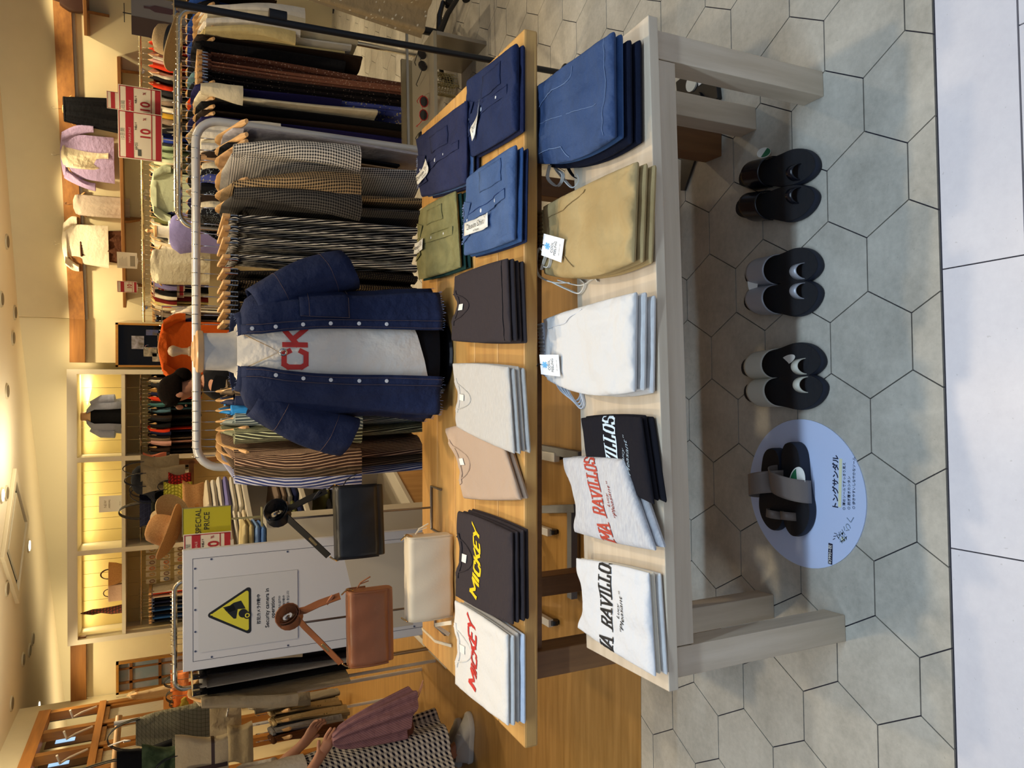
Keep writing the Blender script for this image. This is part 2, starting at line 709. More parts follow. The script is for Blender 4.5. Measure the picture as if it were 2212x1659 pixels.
MW = Matrix.Translation(W2) @ Matrix.Rotation(math.atan2(dr.y, dr.x), 4, 'Z')   # x along the wall, -y into the room
b = MB()
b.box(0, -0.05, 2.31, 6.8, 0, 2.45, MW)
struct('trim_1', b, TRIMW)
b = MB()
b.box(0, -0.03, 2.285, 6.8, 0, 2.31, MW)  # narrow grey strip under the oak rail
struct('trim_2', b, mat('trim_grey_strip', '#9a958c', 0.6))
b = MB()
b.box(0.24, BY - 0.05, 2.31, 0.70, BY, 2.45)
struct('trim_3', b, TRIMW)
b = MB()
b.box(-3.28, BY - 0.05, 2.31, -2.62, BY, 2.45)
struct('trim_4', b, TRIMW)

# ---- ceiling fittings
ON = mat('lamp_glow', '#fff2d8', emit=6)
RIM = mat('downlight_rim', '#b9ad8c', 0.5)
HOLE = mat('downlight_dark_cup', '#6d5f45', 0.6)
for k, (x, y, on) in enumerate(((3, 1070, 1), (61, 1179, 1), (82, 1527, 1), (13, 1065, 0), (14, 522, 0), (2, 646, 0), (31, 675, 0), (27, 730, 0),
                                (14, 845, 0), (14, 1272, 0), (70, 1380, 0), (63, 1405, 0), (49, 1425, 0), (24, 1520, 0))):
    p = PZ(x, y, CZ)
    t = thing('ceiling_downlight', '', 'ceiling light', (p.x, p.y, CZ), group='recessed ceiling downlights')
    t['label'] = ['glowing recessed downlight nearest the camera beside the air conditioner', 'glowing recessed downlight between air conditioner and white shelving', 'glowing recessed downlight near the oak lattice',
                  'dark recessed fitting beside the nearest glowing downlight', 'small recessed fitting above the cream tee on the wall', 'recessed fitting at the top edge of the picture',
                  'small recessed fitting above the wall corner', 'small recessed fitting between wall corner and mirror', 'recessed fitting above the lit right niche', 'recessed fitting at the far tip of the air conditioner',
                  'small recessed fitting above the left niche, closest to the wall', 'small recessed fitting above the left niche, middle of three', 'small recessed fitting above the left niche, farthest from the wall',
                  'recessed fitting nearest the top of the oak lattice'][k]
    b = MB()
    b.lathe([(0.07, -0.012), (0.075, -0.004), (0.075, 0.0)], n=24)
    b.build('rim', RIM, t)
    b = MB()
    b.lathe([(0.055, -0.016), (0.055, -0.011)], n=24)
    b.build('lamp', ON if on else HOLE, t)
# the square air conditioner
A_ = [PZ(30, 1030, CZ), PZ(12, 1158, CZ), PZ(28, 1293, CZ), PZ(47, 1158, CZ)]
cx = sum((p for p in A_), V()) / 4
t = thing('air_conditioner', 'square ceiling air conditioner cassette with dark slots above the shelving', 'air conditioner', cx, math.atan2((A_[1] - A_[0]).y, (A_[1] - A_[0]).x))
sd = 0.48
b = MB()
for x0, y0, x1, y1 in ((-sd, -sd, sd, -sd + .09), (-sd, sd - .09, sd, sd), (-sd, -sd + .09, -sd + .09, sd - .09), (sd - .09, -sd + .09, sd, sd - .09)):
    b.box(x0, y0, -0.035, x1, y1, 0)
b.build('frame', mat('ac_cream', '#d2c5a2', .5), t, False, bevel=.004)
b = MB()
b.box(-sd + .09, -sd + .09, -0.008, sd - .09, sd - .09, 0)
b.build('slot', mat('ac_dark', '#1c1a18', .7), t, False)
b = MB()
b.box(-sd + .17, -sd + .17, -0.032, sd - .17, sd - .17, -0.012)
b.build('grille', mat('ac_cream2', '#c8bb98', .5), t, False, bevel=.004)

# ================================================================== LIGHT TABLE AND OAK TABLE
ASH = mat('pale_ash_wood', '#d6c6ae', 0.5, pat='wood', col2='#c0ae94', ax='x')
ASHZ = mat('pale_ash_wood_upright', '#d9c8b0', 0.5, pat='wood', col2='#c0ad92', ax='z')
OAK = mat('honey_oak_top', '#d8a860', 0.42, pat='wood', col2='#b58244', ax='x')
OAKE = mat('oak_edge', '#a98452', 0.6, pat='wood', col2='#866236', ax='x', bump=.4, bscale=70)
OAKZ = mat('oak_leg', '#8a5e34', 0.55, pat='wood', col2='#6c4624', ax='z')
AW, AD, AH = 1.50, 0.345, 0.5665
t = thing('display_bench', 'low pale ash display table carrying folded trousers and printed tops', 'table', (0.0806, 1.3187, 0), 0.0452)
b = MB()
b.box(-AW / 2, 0, AH - .026, AW / 2, AD, AH)
b.build('tabletop', ASH, t, False, bevel=.002)
b = MB()
b.box(-AW / 2 + .085, .022, AH - .026 - .062, AW / 2 - .085, .046, AH - .027)
b.build('apron', ASH, t, False, bevel=.001)
b = MB()
b.box(-AW / 2 + .085, AD - .046, AH - .088, AW / 2 - .085, AD - .022, AH - .027)
b.build('apron', ASH, t, False, bevel=.001)
for sx_ in (-1, 1):
    for y0 in (.02, AD - .085):
        b = MB()
        x0 = sx_ * (AW / 2 - .017)
        b.box(min(x0, x0 - sx_ * .066), y0, 0, max(x0, x0 - sx_ * .066), y0 + .066, AH - .027)
        b.build('leg', ASHZ, t, False, bevel=.002)
BW, BD, BH = 1.881, 0.846, 0.705
t = thing('display_table', 'big honey oak display table with worn rounded edge behind the pale bench', 'table', (-0.0146, 1.7062, 0), -0.0057)
b = MB()
for i in range(5):
    y0, y1 = BD * i / 5, BD * (i + 1) / 5
    b.box(-BW / 2, y0 + (0.0006 if i else 0), BH - .04, BW / 2, y1, BH)
b.build('tabletop', OAK, t, False, bevel=.006)
b = MB()
b.box(-BW / 2 + .16, .075, BH - .04 - .05, BW / 2 - .16, .1, BH - .041)
b.box(-BW / 2 + .16, BD - .1, BH - .09, BW / 2 - .16, BD - .075, BH - .041)
b.build('apron', OAKZ, t, False)
for sx_ in (-1, 1):
    for y0 in (.053, BD - .13):
        b = MB()
        x0 = sx_ * (BW / 2 - .152)
        b.box(min(x0, x0 - sx_ * .075), y0, 0, max(x0, x0 - sx_ * .075), y0 + .075, BH - .041)
        b.build('leg', OAKZ, t, False, bevel=.003)

# ================================================================== FOLDED CLOTHES
TZ_A, TZ_B = AH + .001, BH + .001


def patch(cs, bulge=(0, 0, 0, 0), neck=0, neckw=.17, neckpos=.5):
    """cs = world corners front-left, front-right, back-right, back-left -> (s,t) to xy"""
    FL, FR, BR, BL = [V((p.x, p.y)) for p in cs]

    def fn_(s, t_):
        l = FL.lerp(BL, t_)
        r_ = FR.lerp(BR, t_)
        p = l.lerp(r_, s)
        ax_ = (FR - FL).normalized()
        ay_ = (BL + BR - FL - FR).normalized()
        q = 4 * s * (1 - s)
        p = p - ay_ * bulge[0] * q * (1 - t_) + ay_ * bulge[2] * q * t_
        q = 4 * t_ * (1 - t_)
        p = p + ax_ * (bulge[1] * q * s - bulge[3] * q * (1 - s))
        if neck:
            g = math.exp(-((s - neckpos) / neckw) ** 4)
            p = p - ay_ * neck * g * max(0, (t_ - .35) / .65) ** 2
        return p
    return fn_


def fold_item(name, label, cat, cs, z0, h, m, group=None, seed=0, wr=.0042, N=30, bulge=(0, .004, 0, .004), neck=0, neckw=.17, neckpos=.5,
              edge=.018, sag=0.0, tilt=0.0, part=None):
    """a folded garment: a rounded cloth slab on the surface z0; returns root and surface function"""
    P2 = patch(cs, bulge, neck, neckw, neckpos)
    c0 = P2(.5, .5)
    size = V((abs((cs[1] - cs[0]).x), abs((cs[3] - cs[0]).y)))
    Lx = ((cs[1] - cs[0]).length + (cs[2] - cs[3]).length) / 2
    Ly = ((cs[3] - cs[0]).length + (cs[2] - cs[1]).length) / 2

    def height(s, t_):
        e = min(s * Lx, (1 - s) * Lx, t_ * Ly, (1 - t_) * Ly)
        q = min(1, e / edge)
        return .5 + .5 * math.sqrt(max(0, 1 - (1 - q) ** 2))

    def SF(s, t_, off=0.0):
        s_, t2 = min(1, max(0, s)), min(1, max(0, t_))
        p = P2(s_, t2)
        k = height(s_, t2)
        n1 = noise.noise(V((p.x * 9, p.y * 7, seed * 3.1))) * wr * 1.6 + noise.noise(V((p.x * 28, p.y * 12, seed * 1.7))) * wr
        n1 += (noise.noise(V((p.x * 70 + 9 * noise.noise(V((p.x * 6, p.y * 6, seed))), p.y * 45, seed * .9))) * .32 + abs(noise.noise(V((p.x * 14 + p.y * 9, p.y * 18 - p.x * 6, seed * 2.3)))) * -1.1) * wr
        n1 *= (k - .5) * 2
        z = z0 + h * k + n1 + tilt * (t2 - .5) - sag * t2 * t2
        return V((p.x, p.y, z + off))

    def ease(i):
        x = i / N
        return .5 - .5 * math.copysign(abs(cos(PI * x)) ** .75, cos(PI * x))
    b_ = MB()
    top, uvs = [], []
    for j in range(N + 1):
        for i in range(N + 1):
            s, t_ = ease(i), ease(j)
            top.append(SF(s, t_))
            uvs.append((s * Lx, t_ * Ly))
    n = (N + 1) ** 2
    bot = []
    for j in range(N + 1):
        for i in range(N + 1):
            s, t_ = ease(i), ease(j)
            p = SF(s, t_)
            k = height(s, t_)
            bot.append(V((p.x, p.y, z0 + h * (.5 - (k - .5)) + tilt * (t_ - .5) - sag * t_ * t_ + .0004)))
    fs = []
    for j in range(N):
        for i in range(N):
            a_ = j * (N + 1) + i
            q = (a_, a_ + 1, a_ + N + 2, a_ + N + 1)
            fs.append(q)
            fs.append(tuple(k + n for k in q[::-1]))
    # the rim vertices of both shells coincide in height: bridge them
    rim = [i for i in range(N + 1)] + [j * (N + 1) + N for j in range(1, N + 1)] + [N * (N + 1) + i for i in range(N - 1, -1, -1)] + [j * (N + 1) for j in range(N - 1, 0, -1)]
    for k in range(len(rim)):
        a_, c_ = rim[k], rim[(k + 1) % len(rim)]
        fs.append((c_, a_, a_ + n, c_ + n))
    b_.add(top + bot, fs, uvs + uvs)
    root = thing(name, label, cat, (c0.x, c0.y, z0), 0, group)
    b_.build(part or 'folded_cloth', m, root, world=True, edge=80)
    root['_'] = 0
    del root['_']
    return root, SF, (Lx, Ly)


def on_cloth(SF, L_, s0, t0, rot_=0.0, lift=.0018):
    """metres (a right, b back) around (s0,t0) -> point on the cloth"""
    c_, s_ = cos(rot_), sin(rot_)

    def fn_(a_, b_):
        x, y = a_ * c_ - b_ * s_, a_ * s_ + b_ * c_
        return SF(s0 + x / L_[0], t0 + y / L_[1], lift)
    return fn_


def strip_on(SF, pts, wd, m, name, parent, lift=.0012, K=14, th=0.0012):
    """a seam or band: polyline in (s,t), world width wd, following the cloth"""
    b_ = MB()
    path = []
    for p, q in zip(pts[:-1], pts[1:]):
        for k in range(K):
            path.append(V(p).lerp(V(q), k / K))
    path.append(V(pts[-1]))
    P = [SF(p.x, p.y, lift) for p in path]
    b_.ribbon(P, wd, th, V((0, 0, 1)).cross(P[-1] - P[0]).normalized() if (P[-1] - P[0]).length > 1e-6 else V((1, 0, 0)))
    return b_.build(name, m, parent, world=True)


def button_on(SF, s, t_, m, parent, r=.006):
    b_ = MB()
    p = SF(s, t_, .0008)
    b_.lathe([(r, 0), (r, .0018), (r * .6, .0026), (.0006, .0026)], c=tuple(p), n=14)
    return b_.build('button', m, parent, world=True)


def stack(specs, z0):
    """list of dicts bottom first; returns last"""
    out = None
    z = z0
    for s_ in specs:
        h = s_.pop('h')
        out = fold_item(z0=z, h=h, **s_)
        z += h * .97
    return out, z


def corners(px, z):
    return [PZ(x, y, z) for x, y in px]


def shift(cs, rr_, amt=.004, grow=0):
    c = sum(cs, V()) / 4
    o_ = V((rr_.uniform(-amt, amt), rr_.uniform(-amt, amt), 0))
    return [p + o_ + (p - c) * grow for p in cs]


def tee_stack(kind, desc, px, n, z0, h, m, group, neck=.035, seed=1, under=None, cat='shirt', collar=None, neckpos=.5, neckw=.17, sleeve=False, where='', name='folded_tee', names_=None, bulge=(0, .004, 0, .004)):
    rr_ = random.Random(seed)
    zt = z0 + n * h * .97 + h * .03
    cs = corners(px, zt - h * .2)
    words = ['lowest', 'second lowest', 'third lowest', 'fourth lowest']
    for k in range(n - 1):
        mm = under[k] if under else m
        lab = '%s, %s of its stack %s' % (desc, words[k], where)
        if names_:
            lab = names_[k]
        fold_item(name, lab, cat, shift(cs, rr_, .005, -.01), z0 + k * h * .97, h, mm, group, seed + k, .002, 16, bulge=bulge, neck=neck, neckw=neckw, neckpos=neckpos, edge=.012)
    lab = '%s, topmost of its stack %s' % (desc, where)
    if names_:
        lab = names_[-1]
    root, SF, L_ = fold_item(name, lab, cat, cs, z0 + (n - 1) * h * .97, h, m, group, seed + 9, .0035, 36, bulge=bulge, neck=neck, neckw=neckw, neckpos=neckpos, edge=.016)
    if neck and collar is not False:
        # ribbed collar: follows the scooped back edge, with the front rib beyond
        pts = [(neckpos + (k / 12 - .5) * neckw * 3.0, 1.0) for k in range(13)]
        P = [SF(a_, c_ - .06, .0015) for a_, c_ in pts]
        b_ = MB()
        b_.ribbon(P, .016, .003, [V((0, 1, 0))] * 13)
        P2_ = [SF(neckpos + (k / 12 - .5) * neckw * 2.5, .97 - .30 * sin(PI * k / 12) * min(1, neck / .03), .0014) for k in range(13)]
        b_.tube(P2_, .0022, 6)
        b_.build('collar', collar or m, root, world=True)
        b_ = MB()
        q = [SF(neckpos + a_, .9 + c_, .0026) for a_, c_ in ((-.045, -.1), (.045, -.1), (.045, .0), (-.045, .0))]
        b_.poly(q, .0008, (0, 0, 1))
        b_.build('neck_label', PAPER, root, False, world=True)
    return root, SF, L_


# ---- cloth colours
CHARC = cl('#3a3334', bscale=30)
HEATH = cl('#bdb8b0', 'heather', '#c9c4bb')
BEIGE = cl('#b89f88')
WHT = cl('#dcd8d0')
OFFW = cl('#e6dcc6')
BLK = cl('#141519')
NAVYD = cl('#2c3656', 'denim', '#1e2642', bscale=16, bump=.6)
NAVYD2 = cl('#2e3352', 'denim', '#22263f', bscale=16, bump=.6)
BLUED = cl('#53698f', 'denim', '#3b5178', bscale=16, bump=.6)
PANTD = cl('#42557a', 'denim', '#2f4266', bscale=10, bump=.7)
PANTD2 = cl('#3f5c8a', 'denim', '#33507c', bscale=10, bump=.6)
PANTN = cl('#161c30', 'denim', '#101524', bscale=10, bump=.6)
OLIVE = cl('#807c54', 'noise', '#706d48', a=.05, bscale=14, bump=.7)
TEALD = cl('#27453f', 'noise', '#1e3a36', a=.05, bscale=14)
KHAKI = cl('#b39c6e', 'noise', '#a48c5f', a=.12, bscale=9, bump=.5)
PEARL = mat('pearl_button', '#d8dce0', .2, spec=.8)
GT = 'folded tees on the oak table'

# ---- charcoal tees right of centre
r_, SF, L_ = tee_stack('tee', 'folded charcoal brown crew neck tee', [(1100, 739), (1093, 558), (980, 597), (975, 736)], 4, TZ_B, .0155, CHARC, GT, seed=3,
                       where='right of the grey tees')
strip_on(SF, [(.02, .06), (.98, .06)], .0015, BLK, 'hem_seam', r_)
# ---- grey heather tees, centre
r_, SF, L_ = tee_stack('tee', 'folded heather grey crew neck tee', [(1108, 980), (1095, 792), (976, 785), (984, 922)], 4, TZ_B, .0155, HEATH, GT, seed=13,
                       where='under the beige tee')
# ---- beige tee lying tilted over the grey ones
r_, SF, L_ = tee_stack('tee', 'folded pinkish beige crew neck tee', [(1121, 1080), (1068, 906), (961, 925), (1001, 1077)], 2, TZ_B, .021, BEIGE, GT, seed=17,
                       names_=['folded pinkish beige tee, lower of the tilted pair', 'folded pinkish beige crew neck tee lying tilted over the grey tees'],
                       neck=.04, neckw=.2)
# ---- charcoal tees with yellow lettering
r_, SF, L_ = tee_stack('tee', 'folded charcoal tee', [(1105, 1350), (1103, 1150), (989, 1104), (981, 1287)], 4, TZ_B, .0155, CHARC, GT, seed=23,
                       names_=['folded charcoal tee, bottom of the stack under the yellow lettered tee', 'folded charcoal tee, second from bottom under the yellow lettered tee',
                               'folded charcoal tee directly beneath the yellow lettered tee', 'folded charcoal tee with bold yellow lettering, topmost of its stack'])
b = MB()
fn = on_cloth(SF, L_, .50, .50)
letters(b, 'MICKEY', lambda a_, c_: fn(a_, c_ + .05 * (a_ / .1) ** 2 * .35), .050, False, .19, .10, .25, wsc=.62)
b.build('yellow_lettering', mat('print_yellow', '#f2cc10', .6), r_, False, world=True)
# ---- white tees with red lettering
LBW = cl('#cdd6e2', 'heather', '#dbe0e8')
r_, SF, L_ = tee_stack('tee', 'folded white tee', [(1095, 1568), (1094, 1371), (981, 1297), (981, 1478)], 4, TZ_B, .0155, WHT, GT, seed=31,
                       under=[LBW, HEATH, WHT],
                       names_=['folded pale grey heather tee, bottom of the leftmost stack', 'folded grey heather tee in the leftmost stack on oak table',
                               'folded plain white tee directly beneath the red lettered tee', 'folded white tee with bold red lettering, topmost of the leftmost stack'])
b = MB()
fn = on_cloth(SF, L_, .52, .52)
letters(b, 'MICKEY', lambda a_, c_: fn(a_, c_ + .03 * (a_ / .1) ** 2 * .35), .050, False, .19, .10, .25, wsc=.62)
b.build('red_lettering', mat('print_bright_red', '#c8322a', .6), r_, False, world=True)


# ---- folded denim shirts
def shirt_details(root, SF, L_, body, ns, s0, s1, t0=.98, t1=.1, pocket=(.66, .5, .22, .34), nb=4, seam=None, frayed=True, tagpos=(.5, .78), tagrot=0.1, tl='paper_tag', cap='Denim Shirt', tagl=.075):
    seam = seam or cl('#1a2142')
    strip_on(SF, [(s0, t0), (s1, t1)], .026, body, 'placket', root, .0022, th=.0022)
    strip_on(SF, [(s0 + .045, t0), (s1 + .045, t1)], .0012, seam, 'seam', root, .0034)
    for k in range(nb):
        f_ = (k + .35) / nb
        button_on(SF, s0 + (s1 - s0) * f_, t0 + (t1 - t0) * f_ , PEARL, root)
        root.children  # keep order
    if pocket:
        cx_, cy_, a_, c_ = pocket
        q = [(cx_ - a_ / 2, cy_ - c_ / 2), (cx_ + a_ / 2, cy_ - c_ / 2), (cx_ + a_ / 2, cy_ + c_ / 2), (cx_ - a_ / 2, cy_ + c_ / 2)]
        b_ = MB()
        n_ = 8
        vs_ = [SF(q[0][0] + (q[1][0] - q[0][0]) * i / n_, q[0][1] + (q[3][1] - q[0][1]) * j / n_, .002) for j in range(n_ + 1) for i in range(n_ + 1)]
        fs = [(j * (n_ + 1) + i, j * (n_ + 1) + i + 1, (j + 1) * (n_ + 1) + i + 1, (j + 1) * (n_ + 1) + i) for j in range(n_) for i in range(n_)]
        b_.add(vs_, fs)
        b_.build('pocket', body, root, world=True, solid=.0012)
    # collar: two leaves at the back edge
    for sg in (-1, 1):
        b_ = MB()
        pts = [(s0 + sg * .02, .86), (s0 + sg * .20, .80), (s0 + sg * .27, .98), (s0 + sg * .12, 1.0), (s0, .99)]
        b_.poly([SF(a_, c_, .0025) for a_, c_ in pts], .003, (0, 0, 1))
        b_.build('collar', body, root, world=True, bevel=.0008)
    if frayed:
        b_ = MB()
        rr_ = random.Random(5)
        for k in range(70):
            s_ = s0 - .28 + .56 * k / 70
            p = SF(s_, .985, .003)
            q = p + V((rr_.uniform(-.004, .004), rr_.uniform(.002, .009), rr_.uniform(-.002, .004)))
            b_.tube([p, q], .0005, 3)
        b_.build('frayed_trim', cl('#8090b8'), root, world=True)
    if tagpos:
        paper_tag(root, SF, L_, tagpos, tagrot, cap, tagl)


def paper_tag(root, SF, L_, pos, rot_, cap, ln=.075, wd=.037):
    fn_ = on_cloth(SF, L_, pos[0], pos[1], rot_, .006)
    b_ = MB()
    n_ = 8
    vs_ = []
    for i in range(n_ + 1):
        for j in (0, 1):
            a_ = -ln / 2 + ln * i / n_
            p = fn_(a_, -wd / 2 + wd * j)
            p.z += .006 * (i / n_ - .5) ** 2 * 4
            vs_.append(p)
    fs = [(2 * i, 2 * i + 2, 2 * i + 3, 2 * i + 1) for i in range(n_)]
    b_.add(vs_, fs)
    tg = b_.build('paper_tag', PAPER, root, world=True, solid=.0006)
    inv = root.matrix_basis.inverted()
    o_ = txt(cap, .022, DARKP, root, None, 'tag_lettering', fn=lambda p: inv @ (fn_(p.x, p.y + .001) + V((0, 0, .0022 + .006 * (p.x / ln) ** 2 * 4))))
    o_.parent = tg
    o_ = txt('oh Ripper', .008, DARKP, root, None, 'tag_small_lettering', fn=lambda p: inv @ (fn_(p.x, p.y - .0125) + V((0, 0, .0022 + .006 * (p.x / ln) ** 2 * 4))))
    o_.parent = tg
    b_ = MB()
    p0 = fn_(ln / 2 - .005, wd / 2)
    b_.tube([p0, p0 + V((-.004, .012, .012)), p0 + V((-.01, .022, .002))], .0004, 4)
    b_.build('string', BLK, root, world=True)


GD = 'folded button shirts on the oak table'
# navy shirt at the right front
cs = corners([(1115, 283), (1115, 94), (1012, 172), (1004, 347)], TZ_B + .03)
for p in cs[:2]:
    p.z = 0
fold_item('folded_shirt', 'folded navy denim shirt under the front navy shirt at the table corner', 'shirt', cs, TZ_B, .018, NAVYD2, GD, 41, N=18)
r_, SF, L_ = fold_item('folded_shirt', 'folded navy denim shirt with paper tag at the right front table corner', 'shirt', cs, TZ_B + .0176, .022, NAVYD, GD, 42, .005, 36, bulge=(0, 0, .006, .004))
shirt_details(r_, SF, L_, NAVYD, 0, .46, .52, nb=3, pocket=(.76, .42, .26, .42), tagpos=(.38, .66), tagrot=-1.06, tagl=.145)
# navy shirt behind it, on a thicker pile
cs = corners([(1002, 395), (1003, 216), (897, 300), (908, 425)], TZ_B + .055)
for k, m_, h_ in ((0, NAVYD2, .018), (1, BLUED, .018)):
    fold_item('folded_shirt', ['folded dark denim shirt, bottom of the pile at the table back', 'folded mid blue denim shirt inside the pile at the table back'][k], 'shirt', shift(cs, R, .004), TZ_B + k * .0175, h_, m_, GD, 43 + k, N=16)
r_, SF, L_ = fold_item('folded_shirt', 'folded navy denim shirt with curled tag, on the pile at the right rear', 'shirt', cs, TZ_B + .035, .022, NAVYD2, GD, 46, .005, 36)
shirt_details(r_, SF, L_, NAVYD2, 0, .42, .5, nb=5, pocket=(.72, .5, .24, .36), tagpos=(.36, .84), tagrot=-1.1, tagl=.11)
# olive shirt
cs = corners([(989, 577), (979, 412), (904, 452), (899, 604)], TZ_B + .05)
for k, m_ in ((0, TEALD), (1, TEALD)):
    fold_item('folded_shirt', ['folded dark green shirt, bottom of the olive shirt pile', 'folded dark green shirt directly under the olive shirt'][k], 'shirt', shift(cs, R, .004), TZ_B + k * .0155, .016, m_, GD, 53 + k, N=16)
r_, SF, L_ = fold_item('folded_shirt', 'folded olive green shirt with paper tag beside the blue denim shirt', 'shirt', cs, TZ_B + .031, .02, OLIVE, GD, 55, .006, 34)
shirt_details(r_, SF, L_, OLIVE, 0, .52, .5, nb=3, seam=cl('#5d5c34'), pocket=(.8, .5, .2, .4), tagpos=(.44, .84), tagrot=-1.5, frayed=False, tagl=.095)
# blue denim shirt
cs = corners([(1109, 518), (1112, 313), (1006, 386), (1003, 552)], TZ_B + .045)
for k, m_ in ((0, NAVYD), (1, PANTD2)):
    fold_item('folded_shirt', ['folded navy denim shirt, bottom of the mid blue pile', 'folded blue denim shirt directly under the mid blue shirt'][k], 'shirt', shift(cs, R, .004), TZ_B + k * .0155, .016, m_, GD, 63 + k, N=16)
r_, SF, L_ = fold_item('folded_shirt', 'folded mid blue denim shirt with paper tag in the table front row', 'shirt', cs, TZ_B + .031, .021, BLUED, GD, 66, .006, 36)
shirt_details(r_, SF, L_, BLUED, 0, .42, .52, nb=3, seam=cl('#22386a'), pocket=(.80, .4, .24, .44), tagpos=(.31, .64), tagrot=-1.54, tagl=.15)

# ---- trousers on the pale bench
GP = 'folded trousers on the pale bench'


def cord(root, pts, m, name='drawstring', wd=.009, th=.0025, side=(0, 0, 1)):
    b_ = MB()
    P = [V(p) for p in pts]
    fine = []
    for i in range(len(P) - 1):
        p0, p1, p2, p3 = P[max(i - 1, 0)], P[i], P[i + 1], P[min(i + 2, len(P) - 1)]
        for k in range(6):
            u = k / 6
            fine.append(0.5 * ((2 * p1) + (-p0 + p2) * u + (2 * p0 - 5 * p1 + 4 * p2 - p3) * u * u + (-p0 + 3 * p1 - 3 * p2 + p3) * u ** 3))
    fine.append(P[-1])
    b_.ribbon(fine, wd, th, V(side))
    return b_.build(name, m, root, world=True)


def trousers(px, n, h, mats_, labels, seed, waistm, strings, creases=True, tagspec=None, bulge=(0, .004, 0, .022)):
    rr_ = random.Random(seed)
    zt = TZ_A + n * h * .97
    cs = corners(px, zt - h * .3)
    for k in range(n):
        last = k == n - 1
        root, SF, L_ = fold_item('folded_trousers', labels[k], 'trousers', cs if last else shift(cs, rr_, .005, -.008), TZ_A + k * h * .97, h, mats_[k], GP, seed + k,
                                 .007 if last else .003, 38 if last else 18, bulge=bulge, edge=h * .75)
        # gathered waistband across the back edge
        b_ = MB()
        K = 48
        rings = []
        for i in range(K + 1):
            s_ = .06 + .88 * i / K
            p = SF(s_, 1.0, 0)
            q = SF(s_, .9, 0)
            d = (p - q)
            d.z = 0
            d.normalize()
            g = .0025 * sin(i * 1.9) + .001 * sin(i * 4.7)
            c_ = V((p.x, p.y, TZ_A + (k + .5) * h * .97)) + d * .006
            hh = h * .42 + g
            rings.append([c_ + V((0, 0, hh)) - d * .012, c_ + V((0, 0, hh)) + d * .016, c_ + V((0, 0, hh * .4)) + d * (.024 + g), c_ + V((0, 0, -hh * .4)) + d * (.024 - g), c_ + V((0, 0, -hh)) + d * .016, c_ + V((0, 0, -hh)) - d * .012])
        b_.loft(rings)
        b_.build('waistband', waistm if last else mats_[k], root, world=True)
    return root, SF, L_


CORDM = cl('#d8d6d0', bump=.1)
r_, SF, L_ = trousers([(1325, 297), (1323, 68), (1153, 192), (1156, 352)], 4, .0245, [PANTN, PANTN, PANTD2, PANTD],
                      ['folded dark navy trousers, bottom of the denim trouser stack', 'folded dark navy trousers, second from bottom of the denim stack',
                       'folded mid blue denim trousers under the washed pair', 'folded washed blue denim trousers with side pocket, topmost of the denim stack'], 71, PANTD, None)
SEAML = cl('#6a80a4')
strip_on(SF, [(.70, .93), (.78, .75), (.80, .50), (.93, .46)], .0016, SEAML, 'pocket_seam', r_, .002)
strip_on(SF, [(.12, .90), (.16, .75), (.16, .6), (.03, .5)], .0016, SEAML, 'pocket_seam', r_, .002)
strip_on(SF, [(.05, .06), (.96, .06)], .0012, SEAML, 'hem_seam', r_, .002)
strip_on(SF, [(.50, .92), (.47, .5), (.40, .15)], .0010, SEAML, 'crease', r_, .001)
p0 = SF(.0, .95, -.03)
cord(r_, [p0, p0 + V((-.03, .02, -.005)), p0 + V((-.05, .01, -.03)), p0 + V((-.025, -.01, -.035)), p0 + V((-.008, .0, -.02))], CORDM)
cord(r_, [p0 + V((0, .01, -.02)), p0 + V((-.035, .0, -.045)), p0 + V((-.062, -.03, -.055)), p0 + V((-.05, -.06, -.058)), p0 + V((-.03, -.05, -.058))], CORDM)
cord(r_, [p0 + V((0, -.02, -.04)), p0 + V((-.03, -.03, -.055)), p0 + V((-.05, -.075, -.062)), p0 + V((-.03, -.09, -.062))], BLK)
b = MB()
q = SF(.42, 1.02, 0) + V((0, .03, -.01))
b.poly([q + V((-.035, 0, -.03)), q + V((.03, 0, -.03)), q + V((.03, .004, .022)), q + V((-.035, .004, .022))], .001, (0, 1, 0))
b.build('hang_tag', PAPER, r_, False, world=True)


